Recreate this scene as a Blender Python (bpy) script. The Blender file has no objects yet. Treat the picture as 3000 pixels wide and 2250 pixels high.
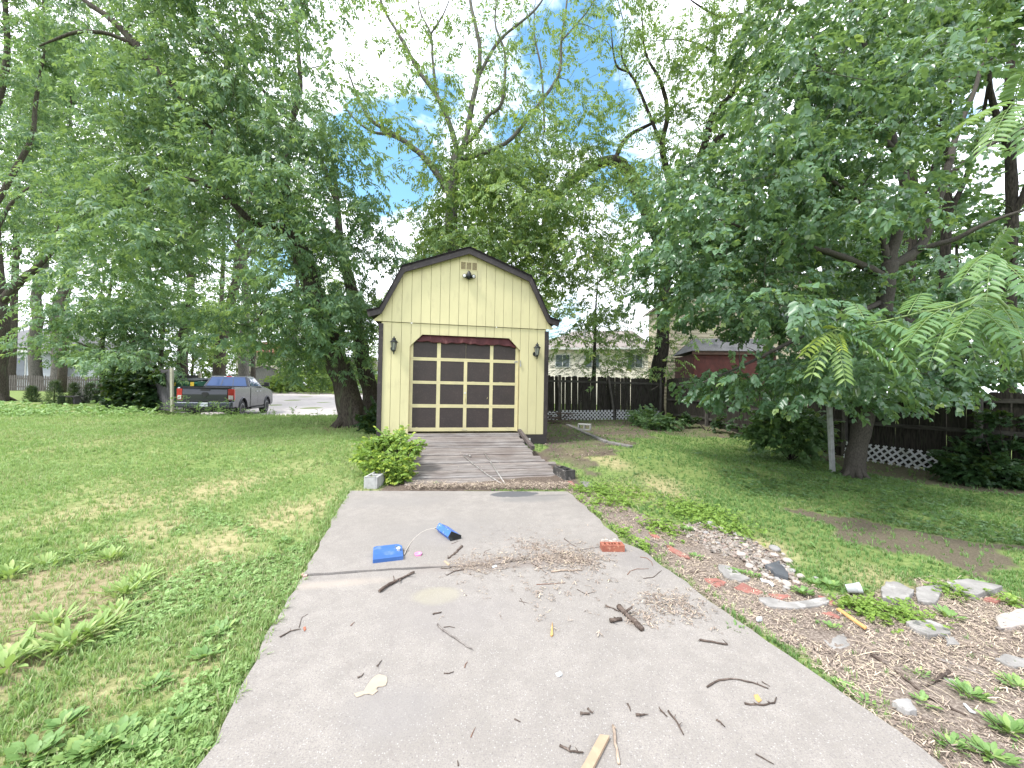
import bpy, bmesh, math, random
import numpy as np
from mathutils import Vector, Matrix
random.seed(7)
SC = bpy.context.scene
COL = SC.collection
PI = math.pi
# ------------------------------------------------------------------ camera
F, ROLL, PITCH, EYE = 1127.0, 0.018, math.atan(13 / 1127.0), 1.5
CR, SR, CP, SP = math.cos(ROLL), math.sin(ROLL), math.cos(PITCH), math.sin(PITCH)
cam = bpy.data.cameras.new("camera"); cam.sensor_width = 36; cam.lens = 36 * F / 3000
cam.clip_end = 1500; cam.clip_start = 0.05
camo = bpy.data.objects.new("camera", cam); COL.objects.link(camo)
camo.matrix_world = Matrix.Translation((0, 0, EYE)) @ Matrix.Rotation(PI / 2 + PITCH, 4, 'X') @ Matrix.Rotation(ROLL, 4, 'Z')
SC.camera = camo
SC.render.resolution_x, SC.render.resolution_y = 1024, 768


def ray(px, py):
    u, v = px - 1500, py - 1125
    ul, vl = CR * u + SR * v, -SR * u + CR * v
    return Vector((ul, F * CP + vl * SP, F * SP - vl * CP))


def pt(px, py, Y):
    """world point seen at a photo pixel, at distance Y ahead of the camera"""
    d = ray(px, py)
    return Vector((0, 0, EYE)) + d * (Y / d.y)


def sm(a, b, x):
    t = np.clip((x - a) / (b - a), 0, 1)
    return t * t * (3 - 2 * t)


def terrain(x, y):
    x = np.asarray(x, float); y = np.asarray(y, float)
    back = sm(10.5, 16, y)
    r = sm(3, 7, x) * (1 - back)
    h = .22 * sm(5.2, 9, y) * (1 - r) - .13 * r
    far = .02 * np.clip(y - 17, 0, 200) * .6
    left = sm(-.96 * y - .2, -.90 * y, x)
    lotz = -.08 + .02 * np.clip(y - 22, 0, 40)
    m = sm(15.9, 16.7, y - .2 * (x + 9)) * (1 - sm(-3.0, -1.5, x)) * left
    lawnz = h + .3 * sm(18, 34, y)
    h = np.where(x < -1.5, lawnz * (1 - m) + lotz * m, h + .1 * sm(20, 40, y))
    h = h + .018 * np.sin(x * 1.3 + .5 * y) * np.cos(y * .9 - .4 * x) * sm(2.5, 4, np.abs(x + .3) + 0 * y)
    return h


def tz(x, y):
    return float(terrain(x, y))


def gr(px, py):
    """ground point under a photo pixel"""
    d = ray(px, py); z = 0.0
    for _ in range(25):
        t = (z - EYE) / d.z
        p = Vector((0, 0, EYE)) + d * t
        z = .5 * z + .5 * tz(p.x, p.y)
    return Vector((p.x, p.y, tz(p.x, p.y)))


# ------------------------------------------------------------------ objects
def tag(o, label=None, cat=None, group=None, kind=None):
    if label: o['label'] = label
    if cat: o['category'] = cat
    if group: o['group'] = group
    if kind: o['kind'] = kind
    return o


def thing(name, label, cat, loc=(0, 0, 0), rotz=0.0, group=None):
    o = bpy.data.objects.new(name, None); COL.objects.link(o)
    o.matrix_world = Matrix.Translation(loc) @ Matrix.Rotation(rotz, 4, 'Z')
    o.empty_display_size = .2
    return tag(o, label, cat, group)


def wmat(o):
    m = o.matrix_basis.copy()
    while o.parent:
        o = o.parent; m = o.matrix_basis @ m
    return m


def link(name, me, material, parent=None, world=True, bevel=0, smooth=False):
    o = bpy.data.objects.new(name, me); COL.objects.link(o)
    if material is not None: me.materials.append(material)
    if parent is not None:
        if world:
            me.transform(wmat(parent).inverted())
        o.parent = parent
    if smooth:
        me.polygons.foreach_set('use_smooth', [True] * len(me.polygons))
    if bevel:
        b = o.modifiers.new('bevel', 'BEVEL'); b.width = bevel; b.segments = 2; b.limit_method = 'ANGLE'; b.angle_limit = .6
    return o


def npmesh(name, V, Fc, tint=None):
    me = bpy.data.meshes.new(name)
    V = np.asarray(V, np.float32); Fc = np.asarray(Fc, np.int32)
    n, k = Fc.shape
    me.vertices.add(len(V)); me.vertices.foreach_set('co', V.ravel())
    me.loops.add(n * k); me.loops.foreach_set('vertex_index', Fc.ravel())
    me.polygons.add(n); me.polygons.foreach_set('loop_start', np.arange(0, n * k, k, dtype=np.int32))
    me.polygons.foreach_set('loop_total', np.full(n, k, np.int32))
    me.update(calc_edges=True)
    if tint is not None:
        a = me.color_attributes.new('tint', 'FLOAT_COLOR', 'POINT')
        c = np.ones((len(V), 4), np.float32); c[:, :tint.shape[1]] = tint
        a.data.foreach_set('color', c.ravel())
    return me


class MB:
    def __init__(s): s.v = []; s.f = []

    def add(s, vs, fs):
        b = len(s.v); s.v += [tuple(v) for v in vs]; s.f += [tuple(i + b for i in f) for f in fs]; return s

    def box(s, c, d, rz=0.0, M=None):
        c = Vector(c); hx, hy, hz = d[0] / 2, d[1] / 2, d[2] / 2
        R = M if M is not None else Matrix.Rotation(rz, 3, 'Z')
        vs = [c + R @ Vector((x * hx, y * hy, z * hz)) for z in (-1, 1) for y in (-1, 1) for x in (-1, 1)]
        return s.add(vs, [(0, 2, 3, 1), (4, 5, 7, 6), (0, 1, 5, 4), (2, 6, 7, 3), (0, 4, 6, 2), (1, 3, 7, 5)])

    def span(s, x0, x1, y0, y1, z0, z1):
        return s.box(((x0 + x1) / 2, (y0 + y1) / 2, (z0 + z1) / 2), (abs(x1 - x0), abs(y1 - y0), abs(z1 - z0)))

    def beam(s, p, q, w, h, up=(0, 0, 1)):
        p, q = Vector(p), Vector(q); d = q - p; L = d.length; d.normalize()
        u = Vector(up); a = d.cross(u)
        if a.length < 1e-4: a = d.cross(Vector((1, 0, 0)))
        a.normalize(); b = a.cross(d)
        M = Matrix((a, d, b)).transposed()
        return s.box((p + q) / 2, (w, L, h), M=M)

    def tube(s, P, R, n=8, cap=True):
        P = [Vector(p) for p in P]
        if not hasattr(R, '__len__'): R = [R] * len(P)
        base = len(s.v); ref = None
        for i, p in enumerate(P):
            d = (P[min(i + 1, len(P) - 1)] - P[max(i - 1, 0)])
            if d.length < 1e-9: d = Vector((0, 0, 1))
            d.normalize()
            if ref is None:
                ref = d.orthogonal().normalized()
            else:
                ref = ref - d * ref.dot(d)
                ref = ref.normalized() if ref.length > 1e-5 else d.orthogonal().normalized()
            b = d.cross(ref)
            for k in range(n):
                a = 2 * PI * k / n
                s.v.append(tuple(p + (ref * math.cos(a) + b * math.sin(a)) * R[i]))
        for i in range(len(P) - 1):
            for k in range(n):
                a, b_ = base + i * n + k, base + i * n + (k + 1) % n
                s.f.append((a, b_, b_ + n, a + n))
        if cap:
            s.f.append(tuple(base + k for k in range(n - 1, -1, -1)))
            s.f.append(tuple(base + (len(P) - 1) * n + k for k in range(n)))
        return s

    def prism(s, poly, vec):
        n = len(poly); vec = Vector(vec); A = [Vector(p) for p in poly]
        return s.add(A + [a + vec for a in A],
                     [tuple(range(n - 1, -1, -1)), tuple(range(n, 2 * n))] + [(i, (i + 1) % n, n + (i + 1) % n, n + i) for i in range(n)])

    def lathe(s, prof, n=16, M=None):
        base = len(s.v); M = M or Matrix.Identity(4)
        for r, z in prof:
            for k in range(n):
                a = 2 * PI * k / n
                s.v.append(tuple(M @ Vector((r * math.cos(a), r * math.sin(a), z))))
        for i in range(len(prof) - 1):
            for k in range(n):
                a, b = base + i * n + k, base + i * n + (k + 1) % n
                s.f.append((a, b, b + n, a + n))
        s.f.append(tuple(base + k for k in range(n - 1, -1, -1)))
        s.f.append(tuple(base + (len(prof) - 1) * n + k for k in range(n)))
        return s

    def quad(s, *p): return s.add(p, [tuple(range(len(p)))])

    def build(s, name, material, parent=None, world=True, bevel=0, smooth=False, fix=True):
        me = bpy.data.meshes.new(name); me.from_pydata(s.v, [], s.f)
        if fix:
            bm = bmesh.new(); bm.from_mesh(me); bmesh.ops.recalc_face_normals(bm, faces=bm.faces); bm.to_mesh(me); bm.free()
        me.update()
        return link(name, me, material, parent, world, bevel, smooth)


def based(o, p):
    """move a world-space mesh object's origin to p"""
    o.data.transform(Matrix.Translation(-Vector(p))); o.location = p
    return o


# ------------------------------------------------------------------ materials
def nodes(name):
    m = bpy.data.materials.new(name); m.use_nodes = True
    nt = m.node_tree; nt.nodes.clear()
    out = nt.nodes.new('ShaderNodeOutputMaterial')
    b = nt.nodes.new('ShaderNodeBsdfPrincipled')
    nt.links.new(b.outputs[0], out.inputs[0])
    return m, nt, b, out


def N(nt, t, **kw):
    n = nt.nodes.new(t)
    for k, v in kw.items():
        if k in n.inputs: n.inputs[k].default_value = v
        else: setattr(n, k, v)
    return n


def ramp(nt, fac, stops):
    r = nt.nodes.new('ShaderNodeValToRGB')
    e = r.color_ramp.elements
    while len(e) < len(stops): e.new(.5)
    for i, (p, c) in enumerate(stops):
        e[i].position = p; e[i].color = (*c, 1) if len(c) == 3 else c
    nt.links.new(fac, r.inputs[0]); return r.outputs[0]


def coords(nt, scale=(1, 1, 1), kind='Object', rot=(0, 0, 0)):
    tc = nt.nodes.new('ShaderNodeTexCoord'); mp = nt.nodes.new('ShaderNodeMapping')
    mp.inputs['Scale'].default_value = scale; mp.inputs['Rotation'].default_value = rot
    nt.links.new(tc.outputs[kind], mp.inputs[0]); return mp.outputs[0]


def noise(nt, vec, scale, detail=4, rough=.6, dist=0):
    n = nt.nodes.new('ShaderNodeTexNoise'); n.inputs['Scale'].default_value = scale
    n.inputs['Detail'].default_value = detail; n.inputs['Roughness'].default_value = rough; n.inputs['Distortion'].default_value = dist
    nt.links.new(vec, n.inputs['Vector']); return n.outputs['Fac']


def mix(nt, fac, a, b, blend='MIX'):
    m = nt.nodes.new('ShaderNodeMix'); m.data_type = 'RGBA'; m.blend_type = blend
    for sock, val in ((m.inputs[0], fac), (m.inputs[6], a), (m.inputs[7], b)):
        if isinstance(val, (int, float)): sock.default_value = val
        elif isinstance(val, tuple): sock.default_value = (*val, 1) if len(val) == 3 else val
        else: nt.links.new(val, sock)
    return m.outputs[2]


def bump(nt, b, h, strength, dist=.01):
    n = nt.nodes.new('ShaderNodeBump'); n.inputs['Strength'].default_value = strength; n.inputs['Distance'].default_value = dist
    nt.links.new(h, n.inputs['Height']); nt.links.new(n.outputs[0], b.inputs['Normal'])


KA = .80      # albedo scale that goes with the exposure


def mat(name, c1, c2=None, scale=6, rough=.7, stretch=(1, 1, 1), bmp=.0, metal=0, spec=.4, lo=.35, hi=.65, c3=None, s3=30):
    m, nt, b, out = nodes(name)
    b.inputs['Roughness'].default_value = rough; b.inputs['Metallic'].default_value = metal
    b.inputs['Specular IOR Level'].default_value = spec
    if c2 is None: c2 = tuple(x * .8 for x in c1)
    c1, c2 = tuple(x * KA for x in c1), tuple(x * KA for x in c2)
    if c3: c3 = tuple(x * KA for x in c3)
    v = coords(nt, stretch)
    f = noise(nt, v, scale, 6)
    c = ramp(nt, f, [(lo, c2), (hi, c1)])
    if c3:
        f3 = noise(nt, v, s3, 3)
        c = mix(nt, ramp(nt, f3, [(.55, (0, 0, 0)), (.7, (1, 1, 1))]), c, c3)
    nt.links.new(c, b.inputs['Base Color'])
    if bmp: bump(nt, b, noise(nt, v, scale * 4, 5), bmp)
    return m


def leafmat(name, dark, light, young=(.20, .27, .04), trans=.38, rough=.5, spec=.35):
    m, nt, b, out = nodes(name)
    at = N(nt, 'ShaderNodeVertexColor', layer_name='tint')
    sp = N(nt, 'ShaderNodeSeparateColor'); nt.links.new(at.outputs[0], sp.inputs[0])
    c = ramp(nt, sp.outputs[0], [(0, dark), (1, light)])
    c = mix(nt, sp.outputs[1], c, young)
    nt.links.new(c, b.inputs['Base Color'])
    b.inputs['Roughness'].default_value = rough; b.inputs['Specular IOR Level'].default_value = spec
    t = N(nt, 'ShaderNodeBsdfTranslucent')
    c2 = mix(nt, .45, c, (.30, .42, .05), 'MIX')
    nt.links.new(c2, t.inputs[0])
    ms = N(nt, 'ShaderNodeMixShader'); ms.inputs[0].default_value = trans
    nt.links.new(b.outputs[0], ms.inputs[1]); nt.links.new(t.outputs[0], ms.inputs[2]); nt.links.new(ms.outputs[0], out.inputs[0])
    return m


MT = {}
MT['bark'] = mat('bark', (.115, .098, .082), (.038, .033, .028), 14, .95, (3.2, 3.2, .6), .9, spec=.1, c3=(.11, .12, .08), s3=3)
MT['bark_smooth'] = mat('bark_smooth', (.105, .095, .082), (.055, .050, .044), 26, .95, (2.5, 2.5, .9), .6, spec=.1)
MT['bark_pale'] = mat('bark_pale', (.21, .20, .175), (.085, .08, .07), 9, .95, (3, 3, .7), .7, spec=.1)
MT['bark_dark'] = mat('bark_dark', (.07, .06, .05), (.02, .018, .016), 9, .95, (3, 3, .7), .9, spec=.1)
MT['leaf_maple'] = leafmat('leaf_maple', (.055, .125, .062), (.19, .31, .175), (.29, .40, .15), .40)
MT['leaf_center'] = leafmat('leaf_center', (.085, .165, .055), (.23, .34, .125), (.36, .44, .12), .42)
MT['leaf_mulberry'] = leafmat('leaf_mulberry', (.04, .10, .052), (.145, .26, .138), (.25, .34, .11), .38, .34, .6)
MT['leaf_far'] = leafmat('leaf_far', (.09, .17, .03), (.20, .30, .06), (.30, .36, .06))
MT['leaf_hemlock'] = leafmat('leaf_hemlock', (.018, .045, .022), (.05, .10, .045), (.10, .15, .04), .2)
MT['leaf_bush'] = leafmat('leaf_bush', (.11, .21, .04), (.30, .43, .09), (.46, .54, .09), .4)
MT['leaf_shrub'] = leafmat('leaf_shrub', (.045, .105, .04), (.135, .24, .085), (.17, .24, .05), .3, .4, .5)
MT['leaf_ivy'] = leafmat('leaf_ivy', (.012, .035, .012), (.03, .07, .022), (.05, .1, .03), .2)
MT['leaf_sapling'] = leafmat('leaf_sapling', (.085, .185, .085), (.145, .27, .12), (.38, .46, .08), .42, .4)
MT['leaf_weed'] = leafmat('leaf_weed', (.17, .30, .09), (.32, .46, .18), (.38, .48, .17), .35)
MT['leaf_hosta'] = leafmat('leaf_hosta', (.16, .265, .075), (.33, .45, .155), (.40, .46, .18), .35)
MT['leaf_dock'] = leafmat('leaf_dock', (.10, .20, .055), (.21, .34, .115), (.30, .41, .13), .35)
MT['grass'] = leafmat('grass', (.175, .29, .085), (.34, .465, .195), (.47, .43, .27), .35, .6, .25)
MT['grass_lush'] = leafmat('grass_lush', (.075, .165, .045), (.175, .30, .10), (.34, .31, .19), .3, .6, .25)
MT['chips'] = leafmat('chips', (.11, .084, .068), (.42, .34, .28), (.52, .44, .32), .0, .9, .1)
# ------------------------------------------------------------------ yellow shed (local frame: x along the front, y into the depth)
MT['yellow'] = mat('yellow_paint', (.69, .63, .36), (.63, .575, .33), 2.2, .6, (1, 1, .35), .06, c3=(.60, .54, .315), s3=7)
MT['yellow_trim'] = mat('yellow_trim', (.71, .63, .345), (.62, .55, .32), 7, .6, bmp=.1)
MT['gap'] = mat('gap_dark', (.22, .15, .06), (.15, .10, .05), 8, .9)
MT['brown'] = mat('brown_paint', (.044, .035, .036), (.030, .024, .025), 5, .65, (1, 1, 1), .15, c3=(.075, .06, .058), s3=14)
MT['panel'] = mat('panel_brown', (.048, .034, .031), (.036, .027, .025), 4, .6, bmp=.15, c3=(.066, .05, .045), s3=40)
MT['shingle_dark'] = mat('shingle_dark', (.045, .04, .042), (.025, .022, .025), 18, .95, bmp=.4, spec=.1)
MT['valance'] = mat('valance_cloth', (.12, .030, .033), (.075, .02, .024), 5, .75, (1, 1, .4), .1, c3=(.28, .12, .12), s3=7)
MT['black_metal'] = mat('black_metal', (.016, .019, .020), (.010, .012, .013), 12, .5, spec=.35, c3=(.05, .06, .06), s3=16)
MT['steel'] = mat('steel', (.50, .50, .49), (.30, .29, .27), 14, .42, metal=.8)
MT['rod_metal'] = mat('rod_metal', (.42, .41, .40), (.24, .21, .19), 30, .5, metal=.55)
MT['lantern_glass'] = mat('lantern_glass', (.36, .37, .34), (.24, .25, .23), 9, .15, spec=.6)
MT['mesh_screen'] = mat('mesh_screen', (.36, .30, .17), (.20, .16, .09), 60, .9)
MT['white_paint'] = mat('white_paint', (.78, .78, .77), (.62, .62, .60), 6, .5, bmp=.1)
MT['skirt_wood'] = mat('skirt_wood', (.05, .043, .042), (.03, .026, .026), 6, .8, (1, 1, 6), .4)


def deckmat():
    m, nt, b, out = nodes('weathered_deck')
    v = coords(nt, (.9, 22, 22)); w = coords(nt, (1, 1, 1))
    f = noise(nt, v, 2.4, 9, .75); g = noise(nt, w, 2.0, 5)
    c = ramp(nt, f, [(.34, (.058, .049, .045)), (.45, (.15, .133, .124)), (.60, (.28, .256, .24))])
    c = mix(nt, ramp(nt, g, [(.45, (0, 0, 0)), (.66, (.5, .5, .5))]), c, (.115, .09, .08))
    at = N(nt, 'ShaderNodeVertexColor', layer_name='tint')
    c = mix(nt, .75, c, at.outputs[0], 'MULTIPLY')
    nt.links.new(c, b.inputs['Base Color']); b.inputs['Roughness'].default_value = .9; b.inputs['Specular IOR Level'].default_value = .15
    bump(nt, b, f, .6, .006)
    return m


MT['deck'] = deckmat()
TH = math.radians(11.5)
SH0 = Vector((-2.816, 8.25, .448))
shed = thing('shed', 'yellow barn-roofed shed with brown trim and wide panelled garage door behind the wooden ramp', 'shed', SH0, TH)
W, DEP = 3.66, 5.4


def sb(mb, name, m, parent=None, **k):
    return mb.build(name, m, parent or shed, world=False, **k)


def gable_z(x):
    pts = [(-.03, 2.62), (.42, 3.53), (1.83, 4.03), (3.24, 3.53), (3.69, 2.62)]
    for (a, za), (b, zb) in zip(pts, pts[1:]):
        if a <= x <= b: return za + (zb - za) * (x - a) / (b - a)
    return 2.62


# front wall: vertical siding strips with grooves, door opening with cut corners
def opening_top(x):
    if x < .585 or x > 3.05: return None
    if x < .85: return 1.93 + (x - .585) / .265 * .27
    if x > 2.79: return 1.93 + (3.05 - x) / .26 * .27
    return 2.20


wall = MB(); G_ = .0035; pitch = .2033
xs = [i * pitch for i in range(19)]
for i in range(18):
    a, b = xs[i] + G_, xs[i + 1] - G_
    cuts = sorted({a, b} | {c for c in (.585, .85, 2.79, 3.05) if a < c < b})
    for p, q in zip(cuts, cuts[1:]):
        mid = (p + q) / 2; t = opening_top(mid)
        if t is None: zlo = [0, 0]
        else: zlo = [opening_top(p + 1e-4) or 1.93, opening_top(q - 1e-4) or 1.93]
        wall.prism([(p, 0, zlo[0]), (q, 0, zlo[1]), (q, 0, 2.435), (p, 0, 2.435)], (0, .03, 0))
sb(wall, 'siding', MT['yellow'])
gab = MB()
for i in range(-1, 19):
    a, b = max(xs[i] if i >= 0 else -.17, -.17) + G_, (xs[i + 1] if i < 18 else 3.83) - G_
    cuts = sorted({a, b} | {c for c in (-.03, .42, 1.83, 3.24, 3.69) if a < c < b})
    for p, q in zip(cuts, cuts[1:]):
        zt = [gable_z(p) + .05, gable_z(q) + .05]
        if p < -.03: zt = [2.47 + (p + .17) * .9, 2.47 + (q + .17) * .9]
        if q > 3.69: zt = [2.47 + (3.83 - p) * .9, 2.47 + (3.83 - q) * .9]
        if i == 9 or i == 8:
            pass
        gab.prism([(p, -.022, 2.445), (q, -.022, 2.445), (q, -.022, zt[1]), (p, -.022, zt[0])], (0, .03, 0))
sb(gab, 'gable_siding', MT['yellow'])
bk = MB()
bk.span(0.0, .585, .031, .05, .01, 2.44).span(3.05, W, .031, .05, .01, 2.44).span(.585, 3.05, .031, .05, 2.21, 2.44)
bk.prism([(-.02, .0082, 2.45), (3.68, .0082, 2.45), (3.68, .0082, 2.6), (3.24, .0082, 3.55), (1.83, .0082, 4.05), (.42, .0082, 3.55), (-.02, .0082, 2.6)], (0, .02, 0))
sb(bk, 'wall_backing', MT['gap'])
body = MB()
body.span(-.02, .03, .05, DEP, 0, 2.62).span(W - .03, W + .02, .05, DEP, 0, 2.62)
body.prism([(0, DEP, 0), (W, DEP, 0), (W, DEP, 2.6), (3.24, DEP, 3.5), (1.83, DEP, 4.0), (.42, DEP, 3.5), (0, DEP, 2.6)], (0, .05, 0))
body.span(.04, W - .04, .06, DEP - .01, -.02, .02)
sb(body, 'side_wall', MT['yellow'])
for a, b in ((-.065, .028), (W - .028, W + .07)):
    sb(MB().span(a, b, -.025, .09, -.01, 2.40), 'corner_trim', MT['brown'], bevel=.004)
sb(MB().span(-.04, .60, -.03, .06, -.235, -.012).span(3.03, W + .05, -.03, .06, -.235, -.012).span(W - .03, W + .045, .062, DEP, -.235, -.012).span(-.04, 0.03, .062, DEP, -.235, -.012), 'skirt_board', MT['skirt_wood'])
for a in ((.2, 3.18, .25, .34), (.2, 3.4, 2.4, 2.5), (.2, 3.4, 4.9, 5.0), (3.2, 3.62, .3, .7)): sb(MB().span(*a, -.42, -.24), 'floor_skid', MT['skirt_wood'])
# roof: gambrel shell with flared eaves, and the brown rake boards on the front edge
rp = [(-.29, 2.605), (-.04, 2.685), (.40, 3.60), (1.83, 4.135), (3.26, 3.60), (3.70, 2.685), (3.95, 2.605)]
roof = MB()
for (a, za), (b, zb) in zip(rp, rp[1:]):
    roof.prism([(a, -.15, za), (b, -.15, zb), (b, -.15, zb + .03), (a, -.15, za + .03)], (0, DEP + .3, 0))
    n = int(math.hypot(b - a, zb - za) / .14)
    for k in range(n):          # shingle courses
        t0, t1 = k / n, (k + 1) / n
        up = zb > za
        za0, za1 = za + (zb - za) * t0, za + (zb - za) * t1
        x0, x1 = a + (b - a) * t0, a + (b - a) * t1
        e0, e1 = (.046, .034) if up else (.034, .046)
        roof.prism([(x0, -.17, za0 + .031), (x1, -.17, za1 + .031), (x1, -.17, za1 + e1), (x0, -.17, za0 + e0)], (0, DEP + .34, 0))
sb(roof, 'roof', MT['shingle_dark'])
inn = [(-.255, 2.50), (.0, 2.585), (.455, 3.50), (1.83, 4.015), (3.205, 3.50), (3.66, 2.585), (3.915, 2.50)]
for i in range(6):
    (a, za), (b, zb) = rp[i], rp[i + 1]; (c, zc), (d, zd) = inn[i], inn[i + 1]
    sb(MB().prism([(a, -.145, za - .002), (b, -.145, zb - .002), (d, -.145, zd), (c, -.145, zc)], (0, .035, 0)), 'rake_board', MT['brown'], bevel=.003)
soff = MB()
for i in range(6):
    (c, zc), (d, zd) = inn[i], inn[i + 1]
    soff.prism([(c, -.109, zc + .06), (d, -.109, zd + .06), (d, -.109, zd + .075), (c, -.109, zc + .075)], (0, .085, 0))
sb(soff, 'soffit', MT['brown'])
# vent under the peak
vent = sb(MB().span(1.635, 1.66, -.032, -.022, 3.68, 3.87).span(2.015, 2.04, -.032, -.022, 3.68, 3.87).span(1.66, 2.015, -.032, -.022, 3.855, 3.87)
          .span(1.66, 2.015, -.032, -.022, 3.68, 3.695).span(1.763, 1.783, -.031, -.022, 3.695, 3.855).span(1.89, 1.91, -.031, -.022, 3.695, 3.855), 'vent', MT['yellow_trim'])
sb(MB().span(1.66, 2.015, -.027, -.0225, 3.695, 3.855), 'vent_screen', MT['mesh_screen'], vent)
# double floodlight
fl = sb(MB().lathe([(.015, .10), (.03, .085), (.055, .03), (.062, -.02), (.05, -.06), (.02, -.085)], 14, Matrix.Translation((1.835, -.075, 3.55))).tube([(1.835, -.022, 3.55), (1.835, -.07, 3.55)], .03), 'floodlight', MT['black_metal'], smooth=True)
for sx in (-1, 1):
    M = Matrix.Translation((1.835 + sx * .085, -.10, 3.525)) @ Matrix.Rotation(sx * .45, 4, 'Z') @ Matrix.Rotation(PI / 2 + .15, 4, 'X')
    hd = sb(MB().lathe([(.02, -.07), (.035, -.05), (.045, .03), (.047, .045), (.04, .045)], 14, M), 'lamp_head', MT['black_metal'], fl, smooth=True)
    sb(MB().lathe([(.036, .0455), (.03, .05), (.001, .052)], 14, M), 'lens', MT['white_paint'], fl, smooth=True)
# wall lanterns
for lx in (.265, 3.43):
    lan = sb(MB().tube([(lx - .03, -.001, 1.86), (lx - .03, -.03, 1.86)], .05, 10).tube([(lx - .03, -.03, 1.86), (lx - .02, -.07, 1.80), (lx, -.10, 1.79)], .013, 6)
             .lathe([(.004, 1.735), (.012, 1.75), (.014, 1.79), (.03, 1.80), (.034, 1.815), (.036, 1.83)], 8, Matrix.Translation((lx, -.10, 0))), 'wall_lantern', MT['black_metal'])
    sb(MB().lathe([(.034, 1.831), (.06, 1.99)], 6, Matrix.Translation((lx, -.10, 0))), 'lantern_glass', MT['lantern_glass'], lan)
    cage = MB()
    for k in range(6):
        a = PI / 3 * k
        cage.beam((lx + .035 * math.cos(a), -.10 + .035 * math.sin(a), 1.83), (lx + .064 * math.cos(a), -.10 + .064 * math.sin(a), 1.995), .008, .008)
    sb(cage, 'lantern_frame', MT['black_metal'], lan)
    sb(MB().lathe([(.085, 1.992), (.085, 2.0), (.05, 2.035), (.03, 2.055), (.045, 2.06), (.04, 2.075), (.012, 2.09), (.016, 2.10), (.004, 2.125)], 10, Matrix.Translation((lx, -.10, 0))), 'lantern_cap', MT['black_metal'], lan)
# garage door
DY = .085
door = sb(MB().span(.59, 3.045, DY + .012, DY + .05, .065, 2.23), 'garage_door', MT['yellow_trim'])
cols = [(.66, 1.175), (1.255, 1.775), (1.85, 2.365), (2.44, 2.96)]
rows = [(.15, .595), (.67, 1.12), (1.185, 1.635), (1.705, 2.15)]
fr = MB()
zs = [(.07, .15), (.595, .63), (.634, .67), (1.12, 1.15), (1.154, 1.185), (1.635, 1.668), (1.672, 1.705), (2.15, 2.22)]
for z0, z1 in zs: fr.span(.595, 3.04, DY - .006, DY + .0115, z0, z1)
for (z0, z1), full in zip(rows, (1, 1, 1, 0)):
    e = [.595, .66, 1.175, 1.255, 1.775, 1.85, 2.365, 2.44, 2.96, 3.04]
    for k in range(0, 10, 2):
        if not full and k == 4: continue
        fr.span(e[k], e[k + 1], DY - .006, DY + .0115, z0 + .0005, z1 - .0005)
sb(fr, 'door_rail', MT['yellow_trim'], door)
for r, (z0, z1) in enumerate(rows):
    if r == 3:
        for a, b in ((.66, 1.175), (1.255, 1.812), (1.818, 2.365), (2.44, 2.96)):
            sb(MB().span(a, b, DY + .001, DY + .0112, z0, z1), 'door_panel', MT['panel'], door)
        continue
    for a, b in cols:
        j = random.uniform(-.004, .004)
        sb(MB().span(a, b, DY + .001, DY + .0112, z0, z1), 'door_panel', MT['panel'], door)
rc = random.Random(3)
for _ in range(46):             # paint chips along the panel edges
    a, b = rc.choice(cols); z0, z1 = rc.choice(rows[:3])
    ed = rc.random()
    if ed < .6: x, z, w, h = rc.uniform(a, b - .06), rc.choice((z0, z1)) + rc.uniform(-.004, .004), rc.uniform(.01, .07), rc.uniform(.003, .008)
    else: x, z, w, h = rc.choice((a, b)), rc.uniform(z0, z1 - .05), rc.uniform(.002, .006), rc.uniform(.01, .06)
    if z0 == .15 or rc.random() < .4: sb(MB().span(x, x + w, DY - .0075, DY - .0062, z, z + h), 'paint_chip', MT['yellow_trim'], door)
sb(MB().prism([(2.31, DY - .004, .80), (2.325, DY - .004, .84), (2.33, DY - .004, .84), (2.318, DY - .004, .80)], (0, .004, 0)), 'paint_chip', MT['yellow_trim'], door)
sb(MB().tube([(1.81, DY - .02, .93), (1.81, DY - .006, .93)], .02, 12), 'lock_knob', MT['white_paint'], door)
sb(MB().beam((1.81, DY - .012, .72), (1.81, DY - .012, .84), .03, .012), 'lock_plate', MT['yellow_trim'], door, bevel=.003)
sb(MB().tube([(1.76, DY - .006, .085), (1.76, DY - .03, .10), (1.86, DY - .03, .10), (1.86, DY - .006, .085)], .006, 6), 'pull_handle', MT['steel'], door)
sb(MB().span(2.945, 3.02, DY - .014, DY - .0065, 1.655, 1.685).span(2.93, 2.95, DY - .014, DY - .0065, 1.64, 1.67), 'slide_latch', MT['steel'], door, bevel=.003)
sb(MB().span(3.052, 3.068, -.02, -.001, 1.60, 1.70).box((3.06, -.015, 1.585), (.03, .03, .05)), 'hasp', MT['steel'])
for a in ((.585, .593, .032, DY + .01, .06, 1.93), (3.046, 3.052, .032, DY + .01, .06, 1.93), (3.02, 3.03, .05, DY - .007, .06, 2.0)): sb(MB().span(*a), 'door_jamb', MT['yellow_trim'])
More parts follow.
